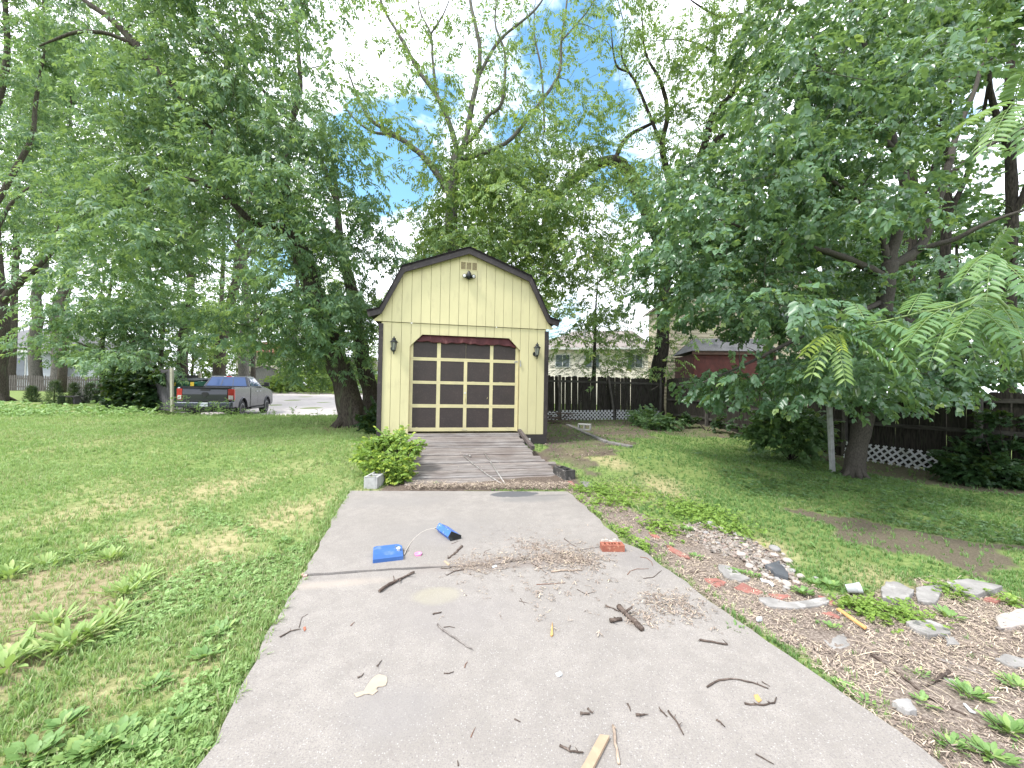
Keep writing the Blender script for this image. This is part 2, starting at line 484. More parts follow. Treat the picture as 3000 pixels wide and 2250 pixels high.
# maroon valance hanging inside the top of the opening
va = MB(); nx = 84; top = []; rows_ = []
for i in range(nx + 1):
    t = i / nx; x = .70 + t * (2.965 - .70)
    sc = abs(math.sin(PI * t * 8.6)); sag = .03 * t + (.035 * sm(.82, .95, t) if True else 0)
    zb = 2.055 - .022 * sc - sag * .55 + .01 * math.sin(t * 17)
    yy = .042 - .010 * math.cos(PI * t * 17.2)
    zt = min(2.208, 1.93 + max(0, (x - .585)) / .265 * .27, 1.93 + max(0, 3.05 - x) / .26 * .27)
    rows_.append([(x, .06, zt), (x, yy + .012, (zt + zb) / 2 + .01), (x, yy - .006, zb + .02), (x, yy, zb)])
for r in rows_: va.v += r
for i in range(nx):
    for k in range(3):
        a = i * 4 + k; va.f.append((a, a + 4, a + 5, a + 1))
vo = sb(va, 'valance', MT['valance'], smooth=True)
so = vo.modifiers.new('thick', 'SOLIDIFY'); so.thickness = .004
sb(MB().span(3.28, 3.325, -.035, -.031, -.17, -.085), 'paper_tag', MT['white_paint'])

# ------------------------------------------------------------------ wooden ramp
def sw(x, y, z): return SH0 + Matrix.Rotation(TH, 3, 'Z') @ Vector((x, y, z))


ramp_ = thing('wooden_ramp', 'weathered grey plank ramp sloping down from the shed door to the concrete', 'ramp', sw(1.8, -1.2, -.3), TH)
top0, top1 = .03, -.43
RL = 2.62
pl = MB(); cl = []
n = 25; rr = random.Random(5)
for i in range(n):
    d0, d1 = -.045 - RL * i / n, -.045 - RL * (i + 1) / n + rr.uniform(.008, .020)
    z0 = top0 + (top1 - top0) * (i / n); z1 = top0 + (top1 - top0) * ((i + 1) / n)
    t = i / n
    xa = .55 + .17 * t + rr.uniform(-.015, .015); xb = 3.02 + (.17 * sm(.3, .75, t)) - .03 * t + rr.uniform(-.025, .025)
    if i == 17: xb += .16
    if i in (12, 13): xb -= .05
    dz = rr.uniform(-.007, .007); tw = rr.uniform(-.006, .006)
    nb = len(pl.v)
    S = 14
    prev = None
    for s in range(S):          # slightly wavy edges: boards split into short runs
        xs0, xs1 = xa + (xb - xa) * s / S, xa + (xb - xa) * (s + 1) / S
        w0, w1 = .004 * math.sin(s * 1.9 + i * 3), .004 * math.sin((s + 1) * 1.9 + i * 3)
        q0, q1 = dz + tw * (s / S), dz + tw * ((s + 1) / S)
        pl.add([(xs0, d0 + w0, z0 + q0), (xs1, d0 + w1, z0 + q1), (xs1, d1 + w1, z1 + q1), (xs0, d1 + w0, z1 + q0),
                (xs0, d0 + w0, z0 + q0 - .036), (xs1, d0 + w1, z0 + q1 - .036), (xs1, d1 + w1, z1 + q1 - .036), (xs0, d1 + w0, z1 + q0 - .036)],
               [(0, 3, 2, 1), (0, 1, 5, 4), (2, 3, 7, 6)] + ([(0, 4, 7, 3)] if s == 0 else []) + ([(1, 2, 6, 5)] if s == S - 1 else []))
    g = rr.uniform(.76, 1.0); gg = rr.uniform(-.03, .03)
    cl += [(g + gg, g, g - gg)] * (len(pl.v) - nb)
R_ = Matrix.Rotation(TH, 3, 'Z')
me = bpy.data.meshes.new('planks'); me.from_pydata([SH0 + R_ @ Vector(v) for v in pl.v], [], pl.f)
a = me.color_attributes.new('tint', 'FLOAT_COLOR', 'POINT'); a.data.foreach_set('color', np.array([(*c, 1) for c in cl], np.float32).ravel())
link('planks', me, MT['deck'], ramp_)


def rz_(d): return top0 + (top1 - top0) * (-d - .045) / RL


def rampmb(mb, name, m, parent=ramp_, **k):
    mb.v = [tuple(SH0 + R_ @ Vector(v)) for v in mb.v]
    return mb.build(name, m, parent, **k)


MT['curb_wood'] = mat('curb_wood', (.17, .145, .135), (.07, .06, .055), 5, .9, (4, 4, 1), .5, spec=.1)
rampmb(MB().beam((3.06, -.02, rz_(-.02) + .055), (3.075, -1.22, rz_(-1.22) + .055), .075, .075), 'side_curb', MT['curb_wood'], bevel=.006)
st = MB()
for x in (.62, 1.8, 2.98):
    st.prism([(x, -.05, top0 - .05), (x, -.05, top0 - .24), (x, -RL, top1 - .06), (x, -RL, top1 - .045)], (.05, 0, 0))
rampmb(st, 'stringer', MT['curb_wood'])
# two grey posts/pipes at the left side of the ramp
rampmb(MB().tube([(.47, -.35, -.35), (.46, -.33, .11)], .022, 8).tube([(.46, -.33, .11), (.46, -.33, .125)], [.03, .012], 8), 'pipe_stub', MT['steel'], None)
o = bpy.data.objects['pipe_stub']; tag(o, 'short grey pipe stub standing between the leafy bush and the ramp', 'pipe')
# metal rods on the ramp
def rp3(px, py, lift=.012):
    d = ray(px, py); o_ = Vector((0, 0, EYE))
    nrm = R_ @ Vector((0, (top0 - top1), RL)).normalized() ; nrm = R_ @ Vector((0, -(top0 - top1) / RL, 1)).normalized()
    p0 = SH0 + R_ @ Vector((1.8, -.045, top0 + lift))
    t = (p0 - o_).dot(nrm) / d.dot(nrm)
    return o_ + d * t


c4 = lambda x, y: (1300 + x * .1989, 1240 + y * .1989)
mb = MB().tube([rp3(*c4(940, 948), .016), rp3(*c4(600, 440), .016)], .012, 8)
mb.tube([rp3(*c4(690, 575), .017), rp3(*c4(680, 560), .017)], .015, 8)
tag(mb.build('metal_rod', MT['rod_metal'], smooth=True), 'straight grey metal rod lying on the ramp right of the hooked rod', 'rod', 'metal rods left on the ramp')
mb = MB().tube([rp3(*c4(940, 945), .014), rp3(*c4(660, 770), .014), rp3(*c4(420, 590), .014), rp3(*c4(292, 475), .014), rp3(*c4(330, 470), .014), rp3(*c4(375, 462), .02)], [.010] * 6, 8)
mb.tube([rp3(*c4(375, 462), .02), rp3(*c4(392, 490), .02)], .018, 8)
tag(mb.build('metal_rod', MT['rod_metal'], smooth=True), 'thin grey metal rod with a bent hook end lying on the ramp', 'rod', 'metal rods left on the ramp')
# ------------------------------------------------------------------ ground zones
def hash2(i, j, s):
    v = np.sin(i * 127.1 + j * 311.7 + s * 74.7) * 43758.5453
    return v - np.floor(v)


def vnoise(x, y, s=0):
    i, j = np.floor(x), np.floor(y); f, g = x - i, y - j
    f = f * f * (3 - 2 * f); g = g * g * (3 - 2 * g)
    return (hash2(i, j, s) * (1 - f) + hash2(i + 1, j, s) * f) * (1 - g) + (hash2(i, j + 1, s) * (1 - f) + hash2(i + 1, j + 1, s) * f) * g


def fbm(x, y, s=0):
    return .55 * vnoise(x, y, s) + .3 * vnoise(2.1 * x, 2.1 * y, s + 1) + .15 * vnoise(4.3 * x, 4.3 * y, s + 2)


def inpoly(x, y, poly):
    c = np.zeros(x.shape, bool); n = len(poly)
    for k in range(n):
        x1, y1 = poly[k][:2]; x2, y2 = poly[(k + 1) % n][:2]
        if y1 == y2: continue
        c ^= ((y1 > y) != (y2 > y)) & (x < (x2 - x1) * (y - y1) / (y2 - y1) + x1)
    return c


def fuzzy(x, y, poly, amp=.25, sc=2.2, s=0):
    return inpoly(x + amp * 2 * (fbm(x * sc, y * sc, s) - .5), y + amp * 2 * (fbm(x * sc + 31, y * sc, s + 5) - .5), poly)


def blob(x, y, px, py, r, s=0, ry=None):
    c = gr(px, py); ry = ry or r
    d = np.hypot((x - c.x) / r, (y - c.y) / ry)
    return np.clip(1.3 - d + 1.2 * (fbm(x * 3, y * 3, s) - .5), 0, 1)


GP = lambda *L: [tuple(gr(*p)) for p in L]
DZ = .03


def dv(px, py, z=DZ):
    d = ray(px, py); t = (z - EYE) / d.z
    return Vector((0, 0, EYE)) + d * t


edgeR = [(1661, 1440), (1740, 1506), (1830, 1585), (1870, 1606), (2053, 1741), (2200, 1843), (2370, 1960), (2770, 2250)]
edgeL = [(882, 1692), (868, 1725), (832, 1780), (700, 2020), (575, 2250)]
P_drive = GP(*edgeR) + [(2.6, -3, 0), (-.35, -3, 0)] + GP(*edgeL[::-1]) + GP((885, 1690), (1024, 1438))
P_mulch = GP((1655, 1432), (1700, 1425), (1790, 1462), (1900, 1515), (2000, 1545), (2080, 1535), (2180, 1570), (2290, 1640), (2370, 1720), (2460, 1760), (2700, 1700), (2900, 1715), (2999, 1760)) + [(5.2, 2.6, 0), (5.2, 1.0, 0), (3, -1, 0), (2.3, -1, 0)] + GP((2770, 2250), (2370, 1960), (2053, 1741), (1870, 1606), (1740, 1506))
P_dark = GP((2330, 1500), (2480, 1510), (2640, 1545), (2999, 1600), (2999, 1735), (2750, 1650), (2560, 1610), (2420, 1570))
P_shed = GP((1600, 1320), (1615, 1225), (1960, 1236), (2200, 1262), (2160, 1290), (1950, 1272), (1850, 1290), (1760, 1345), (1690, 1385), (1640, 1395))
P_bed = GP((-150, 1800), (0, 1700), (120, 1665), (260, 1640), (380, 1625), (420, 1700), (320, 1830), (180, 1960), (0, 2080), (-150, 2100))
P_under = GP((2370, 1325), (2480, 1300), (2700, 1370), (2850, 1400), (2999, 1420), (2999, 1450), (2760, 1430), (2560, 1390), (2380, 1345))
P_ramp = [tuple(sw(.5, 0, 0)), tuple(sw(3.15, 0, 0)), tuple(sw(3.45, -2.5, 0)), tuple(sw(3.4, -3.2, 0)), tuple(sw(.4, -3.0, 0))]
P_shedfoot = [tuple(sw(-.1, -.1, 0)), tuple(sw(3.76, -.1, 0)), tuple(sw(3.76, 5.4, 0)), tuple(sw(-.1, 5.4, 0))]
dry = [(520, 1690, .42), (450, 1720, .3), (1010, 1530, .25), (960, 1640, .16), (620, 1610, .45), (700, 1560, .4), (880, 1500, .5), (330, 1480, .5), (640, 1430, .6), (480, 1540, .45), (300, 2030, .25),
       (1010, 1250, .7), (1850, 1440, .35), (1950, 1430, .4), (1780, 1350, .4), (1700, 1330, .4), (2250, 1600, .22), (2620, 1720, .25), (560, 1960, .12), (860, 2110, .15), (150, 1900, .35)]


def zones(x, y):
    mul = fuzzy(x, y, P_mulch, .10, 4, 3).astype(float)
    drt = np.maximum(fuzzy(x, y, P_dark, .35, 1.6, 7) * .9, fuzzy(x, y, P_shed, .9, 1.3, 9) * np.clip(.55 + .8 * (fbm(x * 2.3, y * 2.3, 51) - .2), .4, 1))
    drt = np.maximum(drt, fuzzy(x, y, P_ramp, .06, 3, 2) * 1.0)
    bed_ = fuzzy(x, y, P_bed, .22, 2.5, 11)
    drt = np.maximum(drt, bed_ * .35)
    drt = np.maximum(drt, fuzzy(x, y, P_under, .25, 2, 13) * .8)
    dr = np.zeros_like(x)
    for k, (a, b, r) in enumerate(dry): dr = np.maximum(dr, blob(x, y, a, b, r, k, r * 1.6))
    dr = np.maximum(dr * .8, .3 * sm(.56, .7, fbm(x * .9, y * .9, 77)) * (x < 0))
    dr = np.maximum(dr, bed_ * 1.0)
    return np.clip(drt, 0, 1), mul, np.clip(dr, 0, 1)


gx = np.concatenate([[-700, -400, -200, -120], np.arange(-80, -12, 2.0), np.arange(-12, 10, .09), np.arange(10, 80, 2.5), [120, 200, 400, 700]])
gy = np.concatenate([[-120, -40, -10], np.arange(-3, 11, .09), np.arange(11, 20, .25), np.arange(20, 90, 2.0), [120, 200, 400, 800]])
X, Y = np.meshgrid(gx, gy); Z = terrain(X, Y)
drt, mul, dr = zones(X, Y)
Z = Z - .035 * inpoly(X, Y, P_drive) + .012 * (fbm(X * 6, Y * 6, 4) - .5) * (np.abs(X) < 12) * (Y < 16) * (1 + 2 * mul)
nx_, ny_ = len(gx), len(gy)
I = np.arange(nx_ * ny_).reshape(ny_, nx_)
Fq = np.stack([I[:-1, :-1], I[:-1, 1:], I[1:, 1:], I[1:, :-1]], -1).reshape(-1, 4)
me = npmesh('ground', np.stack([X, Y, Z], -1).reshape(-1, 3), Fq, np.stack([drt, mul, dr], -1).reshape(-1, 3))


def groundmat():
    m, nt, b, out = nodes('ground')
    v = coords(nt)
    at = N(nt, 'ShaderNodeVertexColor', layer_name='tint'); sp = N(nt, 'ShaderNodeSeparateColor'); nt.links.new(at.outputs[0], sp.inputs[0])
    n1 = noise(nt, v, 1.1, 6); n2 = noise(nt, v, 14, 6, .7); n3 = noise(nt, v, 70, 4, .7)
    gcol = ramp(nt, n2, [(.3, (.085, .14, .035)), (.5, (.15, .21, .065)), (.7, (.25, .305, .11))])
    gcol = mix(nt, ramp(nt, n1, [(.45, (0, 0, 0)), (.65, (.6, .6, .6))]), gcol, (.14, .165, .06))
    soil = ramp(nt, n3, [(.3, (.055, .042, .033)), (.55, (.125, .098, .08)), (.75, (.25, .20, .17))])
    mulc = ramp(nt, n3, [(.25, (.07, .056, .047)), (.5, (.19, .155, .13)), (.72, (.38, .325, .28))])
    tan = ramp(nt, n2, [(.3, (.22, .20, .09)), (.6, (.40, .34, .20))])
    c = mix(nt, sp.outputs[2], gcol, tan)
    c = mix(nt, sp.outputs[0], c, soil)
    c = mix(nt, sp.outputs[1], c, mulc)
    nt.links.new(c, b.inputs['Base Color']); b.inputs['Roughness'].default_value = .95; b.inputs['Specular IOR Level'].default_value = .1
    bump(nt, b, n3, .7, .02)
    return m


go = link('ground', me, groundmat(), smooth=True); tag(go, kind='structure')


# ------------------------------------------------------------------ concrete driveway
def concrete(name, stain=None, base=(.262, .241, .219)):
    m, nt, b, out = nodes(name)
    v = coords(nt)
    big = noise(nt, v, 1.3, 6, .6); mid = noise(nt, v, 9, 5, .65); fine = noise(nt, v, 160, 3, .8)
    c = ramp(nt, big, [(.3, tuple(x * .82 for x in base)), (.7, tuple(x * 1.08 for x in base))])
    c = mix(nt, ramp(nt, mid, [(.36, (.7, .7, .7)), (.62, (0, 0, 0))]), c, tuple(x * .76 for x in base))
    vo = N(nt, 'ShaderNodeTexVoronoi', Scale=120.0); nt.links.new(v, vo.inputs['Vector'])
    wn = N(nt, 'ShaderNodeSeparateColor'); nt.links.new(vo.outputs['Color'], wn.inputs[0])
    inside = ramp(nt, vo.outputs['Distance'], [(.28, (1, 1, 1)), (.46, (0, 0, 0))])
    pick = ramp(nt, wn.outputs[0], [(.50, (0, 0, 0)), (.56, (1, 1, 1))])
    peb = ramp(nt, wn.outputs[1], [(0, (.12, .11, .105)), (.35, (.21, .19, .18)), (.7, (.30, .285, .27)), (1, (.38, .365, .35))])
    f = N(nt, 'ShaderNodeMath', operation='MULTIPLY'); nt.links.new(inside, f.inputs[0]); nt.links.new(pick, f.inputs[1])
    f2 = N(nt, 'ShaderNodeMath', operation='MULTIPLY'); nt.links.new(f.outputs[0], f2.inputs[0]); f2.inputs[1].default_value = .85
    c = mix(nt, f2.outputs[0], c, peb)
    c = mix(nt, ramp(nt, fine, [(.40, (.75, .75, .75)), (.52, (0, 0, 0))]), c, (.17, .155, .15))
    # fine cracks and dirt
    vc = N(nt, 'ShaderNodeTexVoronoi', Scale=.55, feature='DISTANCE_TO_EDGE')
    wv = N(nt, 'ShaderNodeVectorMath', operation='ADD'); nn = N(nt, 'ShaderNodeTexNoise', Scale=2.5, Detail=6.0); nt.links.new(v, nn.inputs['Vector'])
    sc = N(nt, 'ShaderNodeVectorMath', operation='SCALE'); nt.links.new(nn.outputs['Color'], sc.inputs[0]); sc.inputs['Scale'].default_value = .5
    nt.links.new(v, wv.inputs[0]); nt.links.new(sc.outputs[0], wv.inputs[1]); nt.links.new(wv.outputs[0], vc.inputs['Vector'])
    c = mix(nt, ramp(nt, vc.outputs['Distance'], [(.0, (.30, .30, .30)), (.004, (0, 0, 0))]), c, (.16, .14, .13))
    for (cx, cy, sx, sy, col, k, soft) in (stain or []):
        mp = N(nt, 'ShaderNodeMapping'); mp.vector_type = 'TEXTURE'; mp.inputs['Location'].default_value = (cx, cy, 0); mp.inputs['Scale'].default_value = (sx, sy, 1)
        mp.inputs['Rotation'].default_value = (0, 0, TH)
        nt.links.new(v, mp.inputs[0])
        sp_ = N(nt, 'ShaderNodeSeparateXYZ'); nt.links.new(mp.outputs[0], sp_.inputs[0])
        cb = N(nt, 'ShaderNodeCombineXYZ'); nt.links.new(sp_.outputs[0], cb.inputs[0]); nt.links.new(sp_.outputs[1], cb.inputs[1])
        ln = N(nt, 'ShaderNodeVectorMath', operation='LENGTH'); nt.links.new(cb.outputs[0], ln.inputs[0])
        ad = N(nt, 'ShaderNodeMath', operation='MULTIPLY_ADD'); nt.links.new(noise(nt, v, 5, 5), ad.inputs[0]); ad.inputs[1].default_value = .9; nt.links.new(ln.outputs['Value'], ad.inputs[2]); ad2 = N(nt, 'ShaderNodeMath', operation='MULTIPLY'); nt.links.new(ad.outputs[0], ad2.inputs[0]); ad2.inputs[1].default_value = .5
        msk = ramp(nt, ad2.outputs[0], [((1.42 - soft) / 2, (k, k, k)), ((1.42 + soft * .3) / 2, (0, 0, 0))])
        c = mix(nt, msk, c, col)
    nt.links.new(c, b.inputs['Base Color']); b.inputs['Roughness'].default_value = .92; b.inputs['Specular IOR Level'].default_value = .2
    bump(nt, b, noise(nt, v, 110, 4, .7), .35, .006)
    return m


def loc(px, py): p = dv(px, py); return p.x, p.y


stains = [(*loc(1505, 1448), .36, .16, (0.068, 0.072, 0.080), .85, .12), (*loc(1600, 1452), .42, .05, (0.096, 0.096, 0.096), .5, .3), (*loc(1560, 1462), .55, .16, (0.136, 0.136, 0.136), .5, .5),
          (*loc(1280, 1745), .20, .12, (0.288, 0.268, 0.192), .45, .3), (*loc(950, 1712), .50, .07, (0.320, 0.276, 0.236), .6, .6), (*loc(1150, 1470), .9, .30, (0.192, 0.180, 0.174), .4, .6),
          (*loc(1300, 1560), .8, .45, (0.188, 0.176, 0.168), .45, .6), (*loc(1330, 1800), .55, .3, (0.208, 0.192, 0.186), .35, .6), (*loc(1150, 2080), .25, .18, (0.200, 0.188, 0.182), .45, .5), (*loc(1900, 1640), .35, .3, (0.160, 0.148, 0.144), .45, .5), (*loc(1500, 1650), .8, .12, (0.160, 0.132, 0.116), .6, .5)]
CON = concrete('concrete', stains)


def slab(pts, z0, z1s):
    """flat concrete slab with a slightly ragged outline"""
    out = []; rs = random.Random(11)
    n = len(pts)
    for i in range(n):
        a, b = Vector(pts[i][:2]), Vector(pts[(i + 1) % n][:2])
        za, zb = z1s[i], z1s[(i + 1) % n]
        k = max(1, min(40, int((b - a).length / .09)))
        for j in range(k):
            p = a.lerp(b, j / k); jit = .009 if j else 0; p = p + Vector((.018 * math.sin(p.y * 4.1 + 1.3 * math.sin(p.y * 9)), 0)) * (1 if j and abs(b.y - a.y) > abs(b.x - a.x) else 0)
            out.append((p.x + rs.uniform(-jit, jit), p.y + rs.uniform(-jit, jit), za + (zb - za) * j / k))
    mb = MB(); n = len(out)
    vs = [(x, y, z) for x, y, z in out] + [(x, y, z0) for x, y, z in out]
    mb.add(vs, [tuple(range(n))] + [(i, n + i, n + (i + 1) % n, (i + 1) % n) for i in range(n)])
    return mb


j1, j2, j3, j4 = dv(886, 1688), dv(1150, 1668), dv(1440, 1655), dv(1826, 1590)
up_ = [dv(1024, 1438), j1, j2, j3, j4, dv(1740, 1506), dv(1661, 1440)]
slab(up_, -.09, [DZ + .002, DZ + .015, DZ + .011, DZ + .003, DZ + .002, DZ, DZ]).build('driveway', CON)
k1, k2, k3, k4 = (j + Vector((.004, -.011, 0)) for j in (j1, j2, j3, j4))
lo_ = [k4, k3, k2, k1] + [dv(*q) for q in edgeL[1:]] + [Vector((-.35, -3, 0)), Vector((2.6, -3, 0))] + [dv(*q) for q in edgeR[::-1][:-3]]
slab(lo_, -.09, [DZ] * len(lo_)).build('driveway', CON)
for o in COL.objects:
    if o.name.startswith('driveway'): tag(o, kind='structure')

# ------------------------------------------------------------------ parking lot behind the lawn
MT['asphalt'] = mat('asphalt_pale', (.52, .475, .46), (.44, .40, .39), 2, .95, bmp=.2, c3=(.36, .33, .32), s3=9)
ys = np.arange(15.0, 46.2, .3); lot = []
ts = np.linspace(0, 1, 70)
for y in ys:
    x0 = -.885 * y - .2; x1 = -3.0
    for t in ts: lot.append((x0 + (x1 - x0) * t, y + 0 * t, 0))
lot = np.array(lot); lot[:, 2] = terrain(lot[:, 0], lot[:, 1]) + .012
keep = (sm(15.9, 16.7, lot[:, 1] - .2 * (lot[:, 0] + 9)) > .6)
nI = np.arange(len(lot)).reshape(len(ys), 70)
fq = np.stack([nI[:-1, :-1], nI[:-1, 1:], nI[1:, 1:], nI[1:, :-1]], -1).reshape(-1, 4)
fq = fq[keep[fq].all(1)]
lo = link('parking_lot', npmesh('parking_lot', lot, fq), MT['asphalt'], smooth=True); tag(lo, kind='structure')
cr = MB()
for (a, b, c_, d) in ((-28, 26.5, -19, 27.6), (-17.5, 24, -15.2, 24.2), (-24, 34, -12, 35.5), (-17.5, 24.05, -18.2, 25.4)):
    for k in range(14):
        t0, t1 = k / 14, (k + 1) / 14
        w = lambda t: .12 * math.sin(t * 23) + .06 * math.sin(t * 51)
        p = (a + (c_ - a) * t0, b + (d - b) * t0 + w(t0)); q = (a + (c_ - a) * t1, b + (d - b) * t1 + w(t1))
        zp, zq = tz(*p) + .017, tz(*q) + .017
        cr.quad((p[0], p[1], zp), (q[0], q[1], zq), (q[0] + .02, q[1] + .09, zq), (p[0] + .02, p[1] + .09, zp))
tag(cr.build('lot_crack', mat('tar', (.05, .05, .05), rough=.9)), kind='structure')
kb = MB().prism([(-48, 45.2, tz(-40, 45) - .2), (-3, 46.5, tz(-6, 46) - .2), (-3, 46.9, tz(-6, 46) - .2), (-48, 45.6, tz(-40, 45) - .2)], (0, 0, .38))
tag(kb.build('kerb', mat('kerb_concrete', (.42, .39, .35), (.3, .28, .25), 1.5)), kind='structure')


# ------------------------------------------------------------------ blocks, brick, stones
MT['cmu'] = mat('cinder_block', (.50, .50, .485), (.38, .38, .37), 16, .95, bmp=.6, spec=.1)
MT['cmu_old'] = mat('cinder_block_old', (.105, .10, .095), (.05, .048, .045), 8, .95, bmp=.7, spec=.1, c3=(.26, .24, .22), s3=14)
MT['brick'] = mat('brick_red', (.36, .125, .075), (.27, .09, .06), 12, .9, bmp=.5, c3=(.50, .24, .16), s3=40)
MT['mortar'] = mat('mortar', (.60, .54, .47), (.48, .42, .36), 14, .95, bmp=.5)
MT['stone'] = mat('river_stone', (.52, .46, .41), (.36, .32, .285), 7, .85, bmp=.25, c3=(.36, .28, .25), s3=9)
MT['stone_grey'] = mat('stone_grey', (.40, .385, .37), (.26, .25, .245), 6, .85, bmp=.25)
MT['flag'] = mat('flagstone', (.33, .315, .30), (.20, .19, .18), 6, .9, bmp=.5, c3=(.42, .40, .38), s3=10)
MT['slate'] = mat('slate_dark', (.10, .11, .12), (.065, .07, .078), 6, .8, bmp=.3, c3=(.20, .18, .17), s3=6)
MT['paver'] = mat('paver_red', (.36, .15, .12), (.26, .11, .09), 8, .95, bmp=.5, c3=(.33, .20, .16), s3=12)
MT['timber'] = mat('landscape_timber', (.27, .26, .25), (.15, .14, .13), 6, .95, (6, 6, 1), .5)
MT['wood_pale'] = mat('wood_pale', (.46, .345, .24), (.38, .28, .19), 5, .8, (1, 1, 1), .2, c3=(.45, .33, .22), s3=20)
MT['wood_orange'] = mat('wood_orange', (.60, .37, .15), (.50, .28, .10), 8, .8)
MT['paper'] = mat('paper', (.47, .40, .31), (.40, .335, .26), 7, .85, bmp=.15)
MT['white_scrap'] = mat('white_scrap', (.62, .64, .65), (.52, .55, .57), 12, .6)


def cinder(label, c, rz, m, tilt=None, L=.40, Wd=.20, Hh=.19, group=None):
    """two-cell hollow block, cells open through the z axis"""
    mb = MB(); w = .034
    mb.span(-L / 2, L / 2, -Wd / 2, -Wd / 2 + w, 0, Hh).span(-L / 2, L / 2, Wd / 2 - w, Wd / 2, 0, Hh)
    for x in (-L / 2, -w / 2, L / 2 - w): mb.span(x, x + w, -Wd / 2 + w, Wd / 2 - w, 0, Hh)
    o = mb.build('cinder_block', m)
    o.data.transform((tilt or Matrix.Identity(4)))
    bm = bmesh.new(); bm.from_mesh(o.data); bmesh.ops.remove_doubles(bm, verts=bm.verts, dist=.0005); bm.to_mesh(o.data); bm.free()
    o.location = c; o.rotation_euler = (0, 0, rz)
    bv = o.modifiers.new('bevel', 'BEVEL'); bv.width = .004; bv.segments = 1
    return tag(o, label, 'cinder block')


p = gr(1087, 1432)
cinder('pale grey cinder block standing on the grass beside the bright leafy bush', p + Vector((.0, .2, -.02)), PI / 2 - .05, MT['cmu'])
p = gr(1716, 1262)
cinder('grey cinder block lying on its side near the timber edging behind the shed corner', p + Vector((0, .2, 0)), -.35, MT['cmu'],
       Matrix.Translation((0, 0, .10)) @ Matrix.Rotation(PI / 2, 4, 'X') @ Matrix.Translation((0, 0, -.095)), .40, .20, .19)
p = gr(1655, 1402)
cinder('blackened old cinder block sunk beside the lower right end of the wooden ramp', p + Vector((0, .12, -.045)), 1.95, MT['cmu_old'])
# perforated brick on the slab
bt = thing('brick', 'red perforated brick with mortar crumbs standing on the right of the concrete', 'brick', dv(1797, 1617) + Vector((0, .045, 0)), .03)
bl = MB(); L_, D_, H_ = .205, .09, .058
yy = [-D_ / 2, -.022, .022, D_ / 2]; hx = [-.066, -.026, 0.0, .026, .066]
hw = [.010, .009, .009, .009, .010]
bl.span(-L_ / 2, L_ / 2, yy[0], yy[1], 0, H_).span(-L_ / 2, L_ / 2, yy[2], yy[3], 0, H_)
e = -L_ / 2
for x, w in zip(hx, hw):
    bl.span(e, x - w, yy[1], yy[2], 0, H_); e = x + w
bl.span(e, L_ / 2, yy[1], yy[2], 0, H_)
bl.span(-L_ / 2 + .003, L_ / 2 - .003, yy[1], yy[2], .001, .012)
bl.build('brick_body', MT['brick'], bt, world=False)
mo = MB(); r2 = random.Random(2)
for x in (-.08, -.045, .0, .03, .06):
    mo.box((x + r2.uniform(-.01, .01), D_ / 2 + .006, H_ - .012 + r2.uniform(0, .02)), (r2.uniform(.025, .04), .02, r2.uniform(.02, .045)), M=Matrix.Rotation(r2.uniform(-.4, .4), 3, 'Y'))
mo.build('mortar_crumbs', MT['mortar'], bt, world=False, bevel=.003)


def stone_mesh(name, rx, ry, rz, seed):
    bm = bmesh.new(); bmesh.ops.create_icosphere(bm, subdivisions=3, radius=1)
    rs = random.Random(seed); o1, o2 = rs.uniform(0, 50), rs.uniform(0, 50)
    from mathutils import noise as mn
    for v in bm.verts:
        k = 1 + .22 * mn.noise(v.co * 1.1 + Vector((o1, o2, 0))) + .08 * mn.noise(v.co * 3 + Vector((o2, o1, 0)))
        v.co = Vector((v.co.x * rx * k, v.co.y * ry * k, v.co.z * rz * k))
    me = bpy.data.meshes.new(name); bm.to_mesh(me); bm.free(); return me


cz = lambda x, y: (1950 + x * .2486, 1480 + y * .2486)
stones = [(545, 258, 55), (650, 300, 38), (715, 325, 35), (865, 375, 45), (940, 415, 28), (940, 492, 32), (620, 460, 25), (905, 610, 55), (1075, 445, 18), (1300, 545, 60), (1290, 610, 45), (1390, 590, 25),
          (1145, 655, 22), (1200, 705, 50), (1450, 680, 45), (1385, 735, 30), (1450, 745, 25), (1420, 775, 28), (1490, 795, 42), (1185, 845, 36), (1245, 875, 36), (1320, 885, 30), (1370, 920, 30), (1440, 955, 50),
          (1435, 995, 38), (1600, 860, 40), (1550, 930, 40), (1770, 870, 25), (1000, 740, 45), (570, 450, 20), (480, 340, 30), (340, 300, 30), (780, 400, 22), (820, 450, 16), (1040, 520, 18), (1100, 560, 20), (700, 420, 15), (660, 380, 14), (540, 380, 18), (1000, 600, 16), (1230, 590, 22), (760, 500, 14)]
rs = random.Random(4)
for k, (x, y, r) in enumerate(stones):
    px, py = cz(x, y); g = gr(px, py); R = r * .2486 / F * g.y
    me = stone_mesh('river_stone', R * rs.uniform(.95, 1.2), R * rs.uniform(.8, 1.1), R * rs.uniform(.5, .7), k)
    o = link('river_stone', me, MT['stone'] if k % 3 else MT['stone_grey'], smooth=True)
    o.location = g + Vector((0, R * .3, R * .42)); o.rotation_euler = (rs.uniform(-.2, .2), rs.uniform(-.2, .2), rs.uniform(0, 6.3))
    tag(o, ('rounded tan river stone' if k % 3 else 'rounded grey river stone') + ' in the loose heap between the lawn and the driveway', 'stone', 'river stones beside the lawn')


